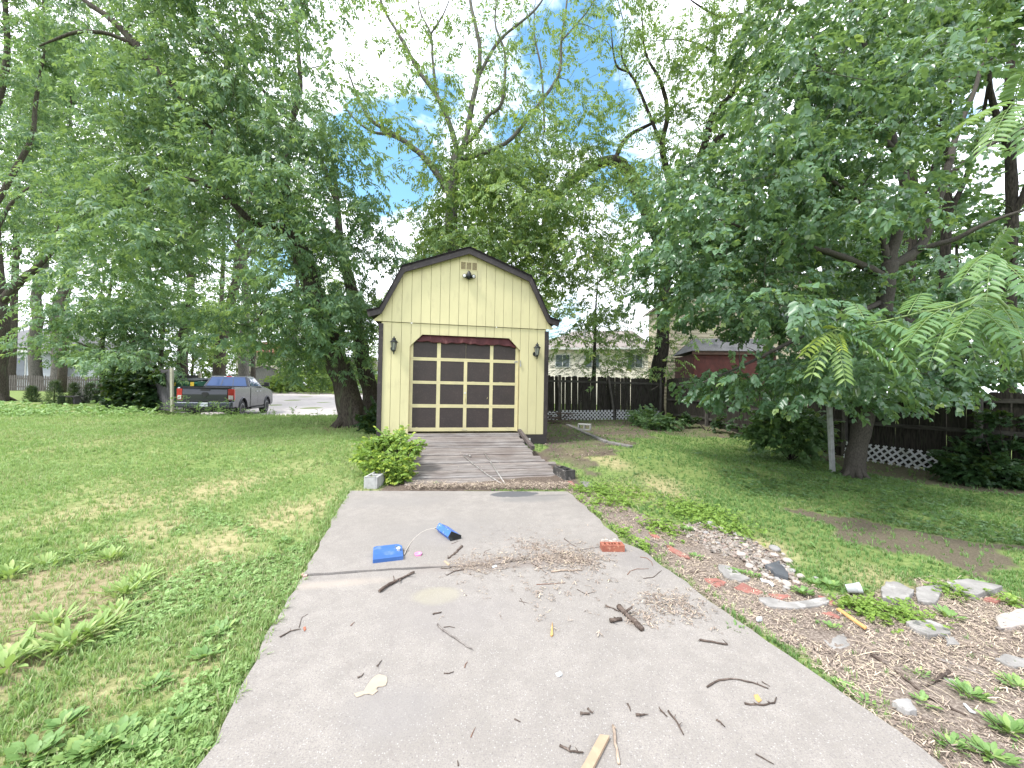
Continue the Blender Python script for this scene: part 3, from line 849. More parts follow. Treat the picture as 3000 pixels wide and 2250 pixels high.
def flatstone(name, label, cat, pts, conv, m, th=.04, sink=.015, group=None, lift=0):
    P = [gr(*conv(*q)) for q in pts]
    zt = max(p.z for p in P) + th - sink + lift
    P = [Vector((p.x, p.y, zt + .15 * (p.z - zt))) for p in P]
    rs = random.Random(len(label)); out = []
    for i, p in enumerate(P):
        q = P[(i + 1) % len(P)]
        for j in range(4): 
            v = p.lerp(q, j / 4); k = .007 if j else 0
            out.append(v + Vector((rs.uniform(-k, k), rs.uniform(-k, k), rs.uniform(-.002, .002))))
    o = MB().prism(out, (0, 0, -th - .02)).build(name, m, bevel=.006)
    return tag(o, label, cat, group)


cb = lambda x, y: (2450 + x * .3616, 1650 + y * .3616)
FG = 'broken flagstones beside the driveway'
flatstone('flagstone', 'grey flagstone nearest the stone heap, edged by red paving', 'flagstone', [(620, 720), (760, 745), (1000, 890), (870, 920), (720, 880), (640, 800)], cz, MT['flag'], group=FG)
flatstone('flagstone', 'long pale flagstone below the stone heap', 'flagstone', [(1090, 1125), (1200, 1110), (1440, 1175), (1900, 1110), (1930, 1160), (1880, 1195), (1550, 1245), (1210, 1225)], cz, MT['flag'], group=FG)
flatstone('flagstone', 'thick broken concrete slab with a white chipped edge', 'flagstone', [(360, 260), (400, 190), (500, 200), (630, 262), (575, 340), (380, 330)], cb, MT['flag'], .07, .015, group=FG)
flatstone('flagstone', 'grey slab half covered by weeds between two thicker slabs', 'flagstone', [(645, 222), (860, 205), (850, 260), (800, 350), (660, 335)], cb, MT['flag'], .05, group=FG)
flatstone('flagstone', 'broad grey slab with dark undercut edge, farthest right of the row', 'flagstone', [(880, 195), (1060, 172), (1350, 240), (1150, 300), (980, 268)], cb, MT['flag'], .07, .015, group=FG)
flatstone('flagstone', 'flat lichen spotted flagstone lying in the wood chips', 'flagstone', [(560, 505), (760, 490), (880, 540), (930, 600), (740, 615), (640, 570)], cb, MT['flag'], .05, group=FG)
flatstone('flagstone', 'small pale flagstone fragment with yellow weeds beside it', 'flagstone', [(880, 620), (950, 622), (1000, 682), (890, 672)], cb, MT['flag'], .035, group=FG)
flatstone('flagstone', 'tan flagstone at the right edge with a dark gap under it', 'flagstone', [(1290, 450), (1521, 385), (1640, 420), (1600, 500), (1330, 550)], cb, MT['stone'], .04, group=FG)
flatstone('flagstone', 'reddish grey flagstone at the right edge below the tan one', 'flagstone', [(1280, 795), (1370, 760), (1521, 800), (1640, 850), (1521, 875), (1420, 860)], cb, MT['flag'], .04, group=FG)
flatstone('flagstone', 'thin pale flagstone sliver beside the upright stick stub', 'flagstone', [(870, 935), (940, 940), (1100, 1050), (1000, 1040)], cb, MT['flag'], .02, group=FG)
flatstone('flagstone', 'pinkish flagstone in the chips beside the orange slat', 'flagstone', [(-10, 600), (60, 570), (150, 650), (60, 690), (-40, 700), (-110, 620)], cb, MT['flag'], .02, group=FG)
flatstone('grey_rock', 'grey wedge shaped rock beside the concrete edge', 'rock', [(450, 1165), (530, 1150), (610, 1155), (650, 1235), (600, 1255), (500, 1210)], cb, MT['stone_grey'], .05, .012)
flatstone('slate_piece', 'dark grey roofing slate piece lying on the river stones', 'slate', [(1170, 760), (1250, 735), (1335, 705), (1345, 750), (1370, 765), (1445, 850), (1440, 915), (1290, 865), (1240, 800)], cz, MT['slate'], .015, 0, lift=.035)
for pts, l in (([(0, 470), (120, 530), (270, 610), (285, 640), (150, 600), (40, 545)], 'faded red paver, farthest from the camera in the broken line'),
               ([(450, 870), (600, 875), (720, 925), (690, 960), (620, 985), (480, 920)], 'crumbling red paver beside the grey flagstone'),
               ([(800, 985), (900, 930), (1150, 1040), (1090, 1075), (860, 1020)], 'long red paver between the flagstone and the stones'),
               ([(1210, 1065), (1440, 1070), (1480, 1100), (1340, 1130)], 'bright red paver wedge above the long pale flagstone'),
               ([(1800, 1080), (1900, 1105), (2030, 1180), (1960, 1190), (1830, 1115)], 'narrow red paver beside the white cup'),
               ([(1830, 1290), (1950, 1275), (2060, 1335), (1980, 1345)], 'dull red paver sunk in the wood chips'),
               ([(-200, 330), (-120, 350), (-60, 400), (-140, 390)], 'small red paver scrap near the pebbly end of the strip')):
    flatstone('red_paver', l, 'paver', pts, cz, MT['paver'], .03, .014, 'red pavers along the strip')
flatstone('red_paver', 'small red brick scrap lying at the foot of the ramp', 'paver', [(1663, 1412), (1676, 1414), (1690, 1428), (1680, 1428)], lambda x, y: (x, y), MT['paver'], .03, .01, 'red pavers along the strip')
flatstone('red_paver', 'reddish paver behind the broad grey slab', 'paver', [(1190, 310), (1300, 275), (1330, 310), (1310, 340)], cb, MT['paver'], .03, .01, 'red pavers along the strip')
flatstone('edge_timber', 'weathered edging board end beside the ramp block', 'board', [(1700, 1412), (1725, 1415), (1740, 1428), (1715, 1432)], lambda x, y: (x, y), MT['timber'], .03, .01)
for a, b, l in (((1662, 1246), (1705, 1266), 'far landscape timber running toward the cinder block'), ((1708, 1268), (1778, 1298), 'middle grey landscape timber set in the grass'), ((1785, 1299), (1850, 1312), 'near end of the grey timber edging in the grass')):
    p, q = gr(*a), gr(*b)
    tag(MB().beam(p + Vector((0, 0, .0)), q + Vector((0, 0, .0)), .13, .10).build('landscape_timber', MT['timber'], bevel=.01), l, 'timber', 'timber edging')


# ------------------------------------------------------------------ litter on the concrete
MT['stick'] = mat('stick', (.15, .115, .095), (.07, .054, .046), 22, .95, bmp=.5, spec=.1, c3=(.24, .20, .175), s3=30)
MT['stick_pale'] = mat('stick_pale', (.50, .40, .31), (.22, .17, .14), 12, .95, bmp=.4, spec=.1)
MT['stick_grey'] = mat('stick_grey', (.30, .27, .25), (.16, .14, .13), 25, .95, bmp=.4, spec=.1)
MT['stick_red'] = mat('stick_red', (.28, .15, .10), (.17, .09, .065), 22, .9, spec=.1)
s5 = lambda x, y: (800 + x * .5123, 1400 + y * .5123)
s6 = lambda x, y: (1700 + x * .5877, 1400 + y * .5877)
s7 = lambda x, y: (1500 + x * .226, 1480 + y * .226)
sseed = [0]


def stick(pts, r, label, m='stick', conv=s5, taper=.5, ground=False, group='sticks scattered on the concrete', end=None, n=6):
    sseed[0] += 1; rs = random.Random(sseed[0])
    W_ = []
    for q in pts:
        p = gr(*conv(*q)) if ground else dv(*conv(*q), DZ)
        W_.append(p)
    P, R = [], []
    for i in range(len(W_) - 1):
        L = (W_[i + 1] - W_[i]).length; k = max(3, min(9, int(L / .03)))
        for j in range(k + (i == len(W_) - 2)):
            t = j / k; p = W_[i].lerp(W_[i + 1], t); jj = min(.008, L * .03)
            rr_ = r * (1 - taper * (i + t) / (len(W_) - 1)) * rs.uniform(.82, 1.15)
            P.append(p + Vector((rs.uniform(-jj, jj), rs.uniform(-jj, jj), r * rs.uniform(.75, 1.1) + .0005))); R.append(rr_)
    mb = MB().tube(P, R, n)
    if r > .003:                  # broken side spurs
        for _ in range(rs.randint(1, 3)):
            a = P[rs.randrange(len(P))]; d = Vector((rs.uniform(-1, 1), rs.uniform(-1, 1), rs.uniform(.0, .5))).normalized()
            mb.tube([a, a + d * r * rs.uniform(2, 5)], [r * .5, r * .2], 5)
    o = mb.build('stick', MT[m], smooth=True)
    if end:
        e = MB().tube([P[0], P[0].lerp(P[2], .9)], [r * .35, R[2] * 1.06], 6)
        e.build('broken_end', MT[end], o)
    return tag(o, label, 'stick', group)


stick([(605, 658), (690, 605), (805, 545)], .014, 'thick split stick with pale broken ends below the slab joint', end='stick_pale')
stick([(1078, 398), (1050, 430), (1000, 470)], .013, 'knobbly dark stick near the pink ring')
stick([(1020, 383), (1068, 366)], .006, 'short dark twig under the black end of the blue tube')
stick([(900, 240), (960, 236), (1030, 230)], .003, 'straight thin twig behind the blue tube')
stick([(768, 283), (800, 278), (835, 265)], .002, 'fine curved twig left of the blue tube')
stick([(1090, 528), (1040, 535), (993, 560)], .005, 'bent dark twig at the left rim of the debris patch')
stick([(960, 520), (1010, 518), (1040, 495)], .004, 'curved twig beside the pale wood chip')
stick([(1205, 430), (1265, 402)], .005, 'dark twig left of the larger debris patch')
stick([(1205, 447), (1290, 432)], .004, 'slim twig just above the darker debris patch')
stick([(1590, 541), (1650, 535), (1765, 533)], .008, 'pale barkless stick with one dark band below the brown litter', 'stick_pale')
stick([(1475, 487), (1520, 515), (1570, 548)], .003, 'thin twig slanting out of the brown litter')
stick([(1505, 612), (1600, 607), (1670, 602)], .003, 'reddish twig lying level in the middle of the slab', 'stick_red')
stick([(938, 843), (1000, 895), (1060, 935), (1132, 985)], .006, 'longest thin grey stick in the middle of the lower slab', 'stick_grey')
stick([(975, 857), (1010, 853), (1040, 859)], .003, 'small twig lying against the longest grey stick')
stick([(915, 783), (965, 770)], .005, 'short dark stub above the longest grey stick')
stick([(42, 913), (100, 880), (158, 868)], .005, 'curved twig at the left concrete edge beside an orange leaf')
stick([(145, 860), (165, 800), (200, 780)], .0022, 'fine forked twig at the left concrete edge')
stick([(443, 848), (465, 828)], .003, 'tiny reddish twig left of the middle', 'stick_red')
stick([(593, 1080), (623, 1046)], .004, 'short twig above the torn plate')
stick([(483, 1147), (505, 1138), (520, 1120)], .004, 'small bent twig left of the torn plate')
stick([(1095, 1088), (1100, 1070), (1112, 1055)], .003, 'small red hooked twig in the middle of the slab', 'stick_red')
stick([(978, 1121), (1005, 1122), (1034, 1112)], .003, 'small curved twig right of the torn plate')
stick([(1975, 748), (2030, 800), (2110, 878)], .017, 'thickest barky branch piece on the right of the slab', taper=.1)
stick([(1925, 827), (1992, 818)], .013, 'stubby bark piece beside the thickest branch', taper=.1)
stick([(1900, 735), (1940, 748), (1980, 768)], .005, 'twig touching the far end of the thickest branch')
stick([(1758, 1352), (1812, 1358)], .006, 'dark twig stub near the lower right of the slab')
stick([(1800, 1325), (1825, 1350)], .005, 'crooked bark bit touching a dark twig stub')
stick([(2030, 1295), (2045, 1338)], .004, 'little upright twig beside a grey stub')
stick([(2076, 1363), (2125, 1360)], .006, 'grey stub right of the little upright twig')
stick([(1640, 1535), (1700, 1570), (1772, 1577)], .005, 'forked twig just above the sawn wood plank')
stick([(1690, 1560), (1700, 1535)], .004, 'short spur lying across the forked twig')
stick([(1945, 1425), (1960, 1530), (1980, 1640)], .007, 'long pale stick beside the sawn wood plank', 'stick_pale', taper=.2)
stick([(1380, 1383), (1415, 1400)], .003, 'small dark twig left of the lower right twigs')
stick([(1130, 1488), (1157, 1430)], .002, 'hair thin twig near the bottom of the slab', 'stick_red')
stick([(1405, 706), (1460, 718)], .002, 'thin crossed twig in the middle of the slab')
stick([(1412, 690), (1440, 730)], .002, 'second thin twig of a small cross')
stick([(1740, 640), (1790, 668), (1830, 655)], .0025, 'thin bent twig at the right of the slab')
stick([(1450, 350), (1500, 347)], .003, 'thin twig above the brown litter')
stick([(1560, 318), (1600, 305), (1630, 292)], .002, 'fine arched twig far right on the upper slab', 'stick_red')
stick([(1290, 278), (1350, 270)], .002, 'fine reddish twig right of the blue tube', 'stick_red')
stick([(1370, 300), (1440, 312)], .0022, 'fine twig between the blue tube and the brick')
stick([(1060, 1650), (1055, 1620)], .003, 'twig end at the bottom of the picture')
stick([(630, 1045), (690, 1012), (765, 1005), (860, 1025), (940, 1055)], .005, 'long arched twig at the lower right of the slab', conv=s6)
stick([(820, 1130), (910, 1138), (965, 1125), (980, 1100)], .005, 'hooked twig below the long arched twig', conv=s6)
stick([(438, 1165), (480, 1220), (512, 1283)], .005, 'straight twig near the sawn wood plank, right of it', conv=s6)
stick([(400, 1162), (435, 1195)], .004, 'short twig beside the straight twig near the plank', conv=s6)
stick([(596, 812), (660, 824), (735, 836)], .007, 'dark stick lying near the right concrete edge', conv=s6)
stick([(678, 1210), (700, 1222), (722, 1246)], .004, 'small ragged twig in the lower right corner of the slab', conv=s6)
stick([(905, 1018), (945, 1042)], .003, 'tiny twig at the end of the long arched twig', conv=s6)
stick([(875, 1380), (965, 1430)], .003, 'thin twig at the bottom right of the slab', conv=s6)
stick([(1660, 675), (1750, 690), (1810, 740), (1820, 790)], .003, 'curved reddish twig in front of the brick', 'stick_red', conv=s7)
stick([(1500, 905), (1530, 860), (1620, 830), (1770, 828)], .0025, 'long wavy red twig in front of the brick', 'stick_red', conv=s7)
stick([(1700, 955), (1830, 940), (1900, 880), (1940, 850)], .003, 'wavy dark twig near the right concrete edge', conv=s7)
stick([(680, 445), (760, 510), (830, 545)], .005, 'dark twig with a fresh green leaf left of the brick', conv=s7)
SG = 'sticks lying in the wood chips'
stick([(1440, 880), (1590, 985), (1750, 1110), (1980, 1220), (2100, 1300)], .008, 'long brown stick slanting across the wood chips', conv=s6, ground=True, group=SG)
stick([(1838, 975), (1780, 1010), (1722, 1048)], .010, 'short stick stub with a pale end in the wood chips', conv=s6, ground=True, group=SG, end='stick_pale')
stick([(1771, 905), (2000, 985), (2212, 1075)], .007, 'long pale grey stick at the right edge of the wood chips', 'stick_grey', conv=s6, ground=True, group=SG)
stick([(2085, 762), (2212, 725), (2300, 690)], .012, 'grey branch poking out by the tan flagstone', 'stick_grey', conv=s6, ground=True, group=SG)
stick([(548, 478), (600, 472), (640, 470)], .008, 'dark stick in the chips beside the grey flagstone', conv=s6, ground=True, group=SG)
stick([(280, 280), (380, 330), (430, 350)], .006, 'pale stick near the brick in the chip strip', 'stick_grey', conv=s6, ground=True, group=SG)


def flat(name, label, cat, pts, conv, m, th, z=None, ground=False, group=None, warp=0):
    P = [gr(*conv(*q)) + Vector((0, 0, .012)) if ground else dv(*conv(*q), DZ) for q in pts]
    P = [p + Vector((0, 0, th + .001 + warp * math.sin(3 * i))) for i, p in enumerate(P)]
    return tag(MB().prism(P, (0, 0, -th)).build(name, m, bevel=min(.002, th * .3)), label, cat, group)


flat('wood_plank', 'tan sawn wood plank sticking in from the bottom edge', 'plank', [(1868, 1490), (1925, 1497), (1840, 1664), (1800, 1740), (1725, 1740), (1778, 1655)], s5, MT['wood_pale'], .018)
flat('wood_strip', 'orange tan wood slat lying in the wood chips', 'slat', [(1275, 668), (1292, 665), (1430, 762), (1420, 770)], s6, MT['wood_orange'], .012, ground=True)
flat('wood_splinter', 'short orange wood wedge standing out on the pale slab', 'wood piece', [(1597, 828), (1602, 905), (1592, 912), (1585, 905)], s5, MT['wood_orange'], .010)
flat('wood_chip', 'pale yellow wood chip beside the slab joint', 'wood piece', [(975, 484), (985, 480), (1012, 500), (1003, 508)], s5, MT['wood_pale'], .012)
flat('paper_plate', 'torn cream paper plate piece lying on the concrete', 'paper', [(463, 1238), (520, 1222), (535, 1195), (560, 1160), (585, 1136), (605, 1128), (635, 1134), (650, 1144), (654, 1165), (645, 1190), (628, 1196), (600, 1200), (590, 1212), (600, 1222), (570, 1245), (550, 1240), (525, 1240), (500, 1252), (478, 1258)], s5, MT['paper'], .004, warp=.001)
flat('paper_scrap', 'crumpled white paper scrap on the right half of the slab', 'paper', [(1614, 1124), (1632, 1118), (1640, 1108), (1652, 1122), (1655, 1130), (1640, 1142), (1626, 1138)], s5, MT['white_scrap'], .006, warp=.003)
flat('paper_scrap', 'small white scrap in the dark debris patch', 'paper', [(1248, 508), (1275, 500), (1282, 510), (1255, 518)], s5, MT['white_scrap'], .006)
flat('white_plastic', 'crumpled white plastic strip beside the river stones', 'plastic scrap', [(1110, 890), (1170, 915), (1230, 925), (1280, 970), (1260, 985), (1210, 945), (1130, 915)], cz, MT['white_scrap'], .012, ground=True, warp=.008)
flat('white_shard', 'white shard lying on the chips at the lower right', 'plastic scrap', [(1025, 1165), (1050, 1172), (1085, 1210), (1135, 1248), (1080, 1232)], cb, MT['white_scrap'], .008, ground=True)
flat('white_shard', 'small white pebble-like shard near the concrete edge', 'plastic scrap', [(1065, 1385), (1090, 1368), (1135, 1372), (1140, 1390), (1090, 1400)], cz, MT['white_scrap'], .02, ground=True)
flat('dry_leaf', 'orange brown dead leaf near the arched twig', 'leaf', [(865, 1085), (885, 1082), (905, 1110), (890, 1125), (872, 1105)], s6, MT['wood_orange'], .003, warp=.006)
flat('dry_leaf', 'reddish leaf at the left concrete edge', 'leaf', [(172, 858), (185, 852), (190, 868), (178, 882)], s5, MT['brick'], .003, warp=.004)
flat('pink_chip', 'pale pink stone chip on the left corner of the slab joint', 'stone chip', [(160, 560), (172, 550), (196, 556), (194, 566), (172, 570)], s5, mat('pink_chip', (.62, .40, .35)), .012)
# white cup in the weeds
cup = thing('paper_cup', 'white crushed cup lying in weeds below the lawn', 'cup', gr(*cz(2130, 1045)))
MB().lathe([(.028, 0), (.038, .09), (.040, .09), (.038, .085), (.027, .004)], 14, Matrix.Translation((0, 0, .04)) @ Matrix.Rotation(1.2, 4, 'Y') @ Matrix.Rotation(.5, 4, 'X')).build('cup_wall', MT['white_scrap'], cup, world=False, smooth=True)
# pink ring
pk = dv(*s5(830, 447))
R_ring = Matrix.Translation(pk)
tag(based(MB().lathe([(.023, 0), (.032, .0), (.031, .008), (.027, .012), (.031, .017), (.032, .025), (.024, .025), (.021, .012)], 20, R_ring).build('pink_ring', mat('pink_plastic', (.90, .30, .55), (.86, .26, .50), 9, .4), smooth=True), pk), 'small pink plastic ring on the concrete right of the blue box', 'ring')
# blue box and tube joined by a cord
MT['blue'] = mat('blue_paint', (.05, .145, .40), (.04, .115, .34), 5, .5, bmp=.1, c3=(.12, .20, .42), s3=12)
cc = lambda x, y: (1060 + x * .1989, 1520 + y * .1989)
A, B_ = dv(*cc(160, 678)), dv(*cc(612, 622))
d = (B_ - A); Lb = d.length; d.normalize(); nrm = Vector((-d.y, d.x, 0)); th_ = .045
bb = thing('blue_box', 'flat blue painted box with a knob lying on the upper slab', 'box', A.lerp(B_, .5), math.atan2(d.y, d.x))
Db = .27
MB().prism([(-Lb / 2, 0, 0), (Lb / 2, 0, 0), (Lb / 2, Db - .05, 0), (Lb / 2 - .03, Db, 0), (-Lb / 2 + .02, Db, 0), (-Lb / 2, Db - .02, 0)], (0, 0, th_)).build('box_body', MT['blue'], bb, world=False, bevel=.004)
MB().lathe([(.016, th_), (.012, th_ + .008), (.017, th_ + .014), (.018, th_ + .024), (.010, th_ + .03)], 12, Matrix.Translation((Lb / 2 - .035, .12, 0))).build('knob', MT['white_scrap'], bb, world=False, smooth=True)
MB().lathe([(.007, th_), (.006, th_ + .012)], 8, Matrix.Translation((Lb / 2 - .055, .19, 0))).build('screw', MT['steel'], bb, world=False)
# tube: wedge-shaped prism with a black end
q0, q1 = dv(*cc(1385, 325)), dv(*cc(1200, 190))
d = (q0 - q1); d.z = 0; Lt = d.length * 1.02
bw = thing('blue_tube', 'worn blue triangular tube with a black end cap lying on the upper slab', 'tube', q0, math.atan2(d.y, d.x) + PI)
tri = [(-.062, .0), (.05, .0), (.075, .038), (.01, .085), (-.03, .075)]
tri = [(-.055, .002), (.05, .002), (.078, .05), (.045, .098), (-.058, .04)]
MT['blue_worn'] = mat('blue_worn', (.045, .16, .56), (.04, .14, .50), 5, .5, c3=(.58, .56, .55), s3=26)
MB().prism([(.012, y, z) for y, z in tri], (Lt - .012, 0, 0)).build('tube_body', MT['blue_worn'], bw, world=False, bevel=.003)
MB().prism([(0, y * 1.03, z * 1.02) for y, z in tri], (.012, 0, 0)).build('end_cap', MT['black_metal'], bw, world=False, bevel=.003)
MB().prism([(.02, -.05, .0005), (Lt, -.05, .0005), (Lt, .045, .0005), (.02, .045, .0005)], (0, 0, .003)).build('tube_base', MT['black_metal'], bw, world=False)
cps = [dv(*cc(*q)) for q in ((625, 560), (640, 520), (700, 400), (780, 290), (870, 215), (960, 170), (1050, 153), (1115, 155))]
zz = [.02, .02, .012, .006, .006, .006, .006, .02]
tag(MB().tube([p + Vector((0, 0, z)) for p, z in zip(cps, zz)], .0045, 6).build('cord', mat('cord', (.50, .46, .40), (.38, .34, .30), 30), smooth=True), 'off white cord arching from the blue box to the blue tube', 'cord')
cps = [dv(*cc(*q)) + Vector((0, 0, .008)) for q in ((600, 485), (660, 480), (700, 487), (670, 505), (610, 570))]
tag(MB().tube(cps, .003, 6).build('cord', MT['black_metal'], smooth=True), 'short dark wire loop at the right end of the blue box', 'wire')
# ------------------------------------------------------------------ fences and lattice
MT['fence'] = mat('fence_old', (.062, .056, .048), (.022, .020, .018), 5, .95, (7, 7, .8), .5, spec=.1, c3=(.042, .052, .030), s3=2.5)
MT['fence_rail'] = mat('fence_rail', (.10, .095, .085), (.05, .047, .042), 5, .95, (1, 1, 5), .5, spec=.1)
MT['lattice'] = mat('lattice_white', (.72, .73, .75), (.55, .56, .58), 3, .6, c3=(.40, .42, .38), s3=6)
MT['post_grey'] = mat('post_grey', (.15, .14, .125), (.07, .066, .06), 6, .95, (4, 4, 1), .4, spec=.1)
CORN = Vector((6.92, 17.3, 0)); RD = Vector((.2546, -.967, 0)); BD = Vector((-.967, -.2546, 0)); ZV = Vector((0, 0, 1))


def boards(name, parent, o, d, L, h, out, bw=.14, gap=lambda t, r: .004, lean=lambda t, r: 0, seed=1, m='fence', th=.018, sag=lambda t: 0.0):
    rs = random.Random(seed); mb = MB(); s = 0
    while s < L:
        w = bw * rs.uniform(.9, 1.08); t = s / L
        a = o + d * s; zb = tz(a.x, a.y) + rs.uniform(.0, .05); zt = tz(a.x, a.y) + h + rs.uniform(-.03, .03) + sag(t)
        ln = lean(t, rs)
        off = out * rs.uniform(-.004, .004)
        p0 = a + ZV * zb + off; p1 = a + d * w + ZV * zb + off
        q0 = a + d * ln + ZV * (zt - .035) + off; q1 = a + d * (w + ln) + ZV * (zt - .035) + off
        c0 = q0 + d * .03 + ZV * .035; c1 = q1 - d * .03 + ZV * .035
        p0.z, p1.z = zb, zb
        mb.prism([p0, p1, q1, c1, c0, q0], out * th)
        s += w + gap(t, rs)
    return mb.build(name, MT[m], parent)


bf = thing('back_fence', 'dark gappy board fence behind the shed with crooked dog-eared pickets', 'fence', CORN + ZV * tz(6.9, 17.3))
gaps = lambda t, r: (r.choice([.002, .002, .002, .006, .018, .03]) if .18 < t < .75 else .003)
boards('picket_boards', bf, CORN + BD * .35, BD, 6.5, 1.83, Vector((-BD.y, BD.x, 0)) * 1, gap=gaps, lean=lambda t, r: r.uniform(-.015, .05) if .18 < t < .8 else .01, seed=3)
nB = Vector((.2546, -.967, 0))
rl = MB()
for z in (.35, 1.62): rl.beam(CORN + BD * .35 + nB * .035 + ZV * (tz(6.9, 17.3) + z), CORN + BD * 6.8 + nB * .035 + ZV * (tz(1, 15.8) + z), .04, .09)
rl.build('fence_rail', MT['fence_rail'], bf)
for s, ln in ((5.15, .0), (2.65, .28), (.36, 0)):
    a = CORN + BD * s + nB * .10
    MB().beam(a + ZV * 0.05 - BD * ln * .3, a + BD * ln + ZV * 2.1, .09, .09, up=(1, .2, 0)).build('fence_post', MT['post_grey'], bf)
rf = thing('side_fence', 'long dark board fence with rails running along the right side of the yard', 'fence', CORN + RD * 6 + ZV * tz(8.4, 11.5))
nR = Vector((-.967, -.2546, 0))
boards('fence_boards', rf, CORN + RD * .05, RD, 15.5, 1.72, -nR, bw=.145, gap=lambda t, r: r.choice([.003, .004, .004, .006]), lean=lambda t, r: r.uniform(-.015, .02), seed=9, sag=lambda t: .12 - .16 * t + .05 * math.sin(9 * t))
rl = MB()
for z in (.28, .93, 1.55):
    for k in range(7):
        s0, s1 = .1 + k * 2.2, .1 + (k + 1) * 2.2
        a, b = CORN + RD * s0, CORN + RD * s1
        rl.beam(a + nR * .03 + ZV * (tz(a.x, a.y) + z + .02 * math.sin(k * 3)), b + nR * .03 + ZV * (tz(b.x, b.y) + z + .02 * math.sin(k * 3 + 2)), .045, .085)
rl.build('fence_rail', MT['fence_rail'], rf)
for s in (2.6, 5.1, 7.45, 9.9, 12.3, 14.6):
    a = CORN + RD * s + nR * .10; z = tz(a.x, a.y)
    MB().beam(a + ZV * (z - .05), a + ZV * (z + 1.72) + RD * (.05 if s == 5.1 else 0), .09, .09, up=(1, .2, 0)).build('fence_post', MT['post_grey'], rf)


def lattice(label, o, d, L, h, nrm, lean=0.0, pitch=.16, w=.040, curve=0):
    mb = MB()
    z0 = lambda s: tz(*(o + d * s).xy) + .02
    def P(s, z, k): 
        a = o + d * s
        return a + nrm * (k - lean * (1 - z / h) * 1.0 + curve * math.sin(PI * s / L) * 0) + ZV * (z0(s) + z)
    n = int(L / pitch)
    for k in range(-int(h / pitch) - 1, n + 1):
        for sg, lay in ((1, .0), (-1, .0045)):
            s0 = k * pitch
            a0, b0, a1, b1 = s0, 0.0, s0 + h, h
            if sg < 0: a0, a1 = s0 + h, s0
            # clip to panel
            def clip(sa, za, sb_, zb):
                pts = []
                for lim in (0, L):
                    pass
                t0, t1 = 0.0, 1.0; ds = sb_ - sa
                for lo, hi in ((0, L),):
                    if ds > 0: t0 = max(t0, (lo - sa) / ds); t1 = min(t1, (hi - sa) / ds)
                    else: t0 = max(t0, (hi - sa) / ds); t1 = min(t1, (lo - sa) / ds)
                return (sa + ds * t0, za + (zb - za) * t0, sa + ds * t1, za + (zb - za) * t1) if t1 - t0 > .05 else None
            c = clip(a0, b0, a1, b1)
            if c: mb.beam(P(c[0], c[1], lay), P(c[2], c[3], lay), .004, w, up=nrm.cross(P(c[2], c[3], 0) - P(c[0], c[1], 0)))
    return tag(mb.build('lattice_panel', MT['lattice']), label, 'lattice', 'white lattice strips leaning on the fences')


b0 = CORN + nB * .17
lattice('white lattice strip between the two leaning posts of the back fence', b0 + BD * 2.72, BD, 2.35, .40, nB)
lattice('short white lattice end beside the brush pile at the shed corner', b0 + BD * 5.25, BD, .55, .36, nB)
lattice('white lattice strip nearest the fence corner, partly hidden by leaves', b0 + BD * .45, BD, 2.1, .40, nB)
r0 = CORN + nR * .18
lattice('bowed white lattice strip behind the leaning tree trunk', r0 + RD * 7.55, RD, 2.55, .40, nR, lean=-.10)
lattice('white lattice strip at the far right, overgrown by vines', r0 + RD * 10.45, RD, 2.2, .36, nR, lean=-.1)
# white post with a clothes line arm
pb = gr(2440, 1383)
po = thing('white_post', 'slim white painted post in front of the leaning tree', 'post', pb)
MT['post_white'] = mat('post_white', (.60, .62, .63), (.46, .48, .48), 6, .7, c3=(.30, .30, .27), s3=5)
MB().beam(pb - ZV * .1, pb + Vector((-.10, 0, 1.62)), .075, .075, up=(0, 1, 0)).build('post_shaft', MT['post_white'], po, bevel=.006)
MB().beam(pb + Vector((-.10, 0, 1.60)), pb + Vector((-.103, 0, 1.66)), .10, .10, up=(0, 1, 0)).build('post_cap', MT['post_white'], po)

# ------------------------------------------------------------------ neighbouring buildings
def siding_wall(name, parent, p, q, z0, z1, m, course=.11, nrm=None, top=None):
    """clapboard wall from p to q (plan), each course a lapped strip; top(t) trims it to a gable"""
    p, q = Vector((*p, 0)), Vector((*q, 0)); d = (q - p); L = d.length; d.normalize()
    nrm = nrm or Vector((d.y, -d.x, 0)); mb = MB(); z = z0
    while z < z1 - .01:
        a, b = 0, L
        zt = min(z + course, z1)
        if top:
            zm = (z + zt) / 2
            ts_ = [t / 60 for t in range(61) if top(t / 60) >= zm]
            if not ts_: break
            a, b = ts_[0] * L, ts_[-1] * L
        A, B = p + d * a, p + d * b
        mb.quad(A + nrm * .035 + ZV * z, B + nrm * .035 + ZV * z, B + nrm * .002 + ZV * zt, A + nrm * .002 + ZV * zt)
        mb.quad(A + ZV * z, B + ZV * z, B + nrm * .035 + ZV * z, A + nrm * .035 + ZV * z)
        z = zt
    return mb.build(name, m, parent, fix=False)


MT['siding_beige'] = mat('siding_beige', (.62, .54, .40), (.58, .50, .37), 1, .6)
MT['siding_cream'] = mat('siding_cream', (.92, .86, .77), (.88, .82, .73), 1, .6)
MT['siding_white'] = mat('siding_white', (.66, .70, .74), (.60, .64, .69), 1, .6)
MT['roof_brown'] = mat('roof_brown', (.30, .26, .24), (.22, .19, .18), 25, .95, (1, 1, 1), .3)
MT['roof_grey'] = mat('roof_grey', (.20, .20, .21), (.13, .13, .14), 22, .95, (1, 1, 1), .3)
MT['glass'] = mat('window_glass', (.10, .13, .15), (.07, .09, .11), 2, .08, spec=.8)
MT['red_wall'] = mat('red_wall', (.105, .030, .026), (.065, .020, .019), 7, .85, (1, 1, .6), .2)
MT['brown_fascia'] = mat('brown_fascia', (.10, .055, .04), (.065, .037, .03), 6, .85)
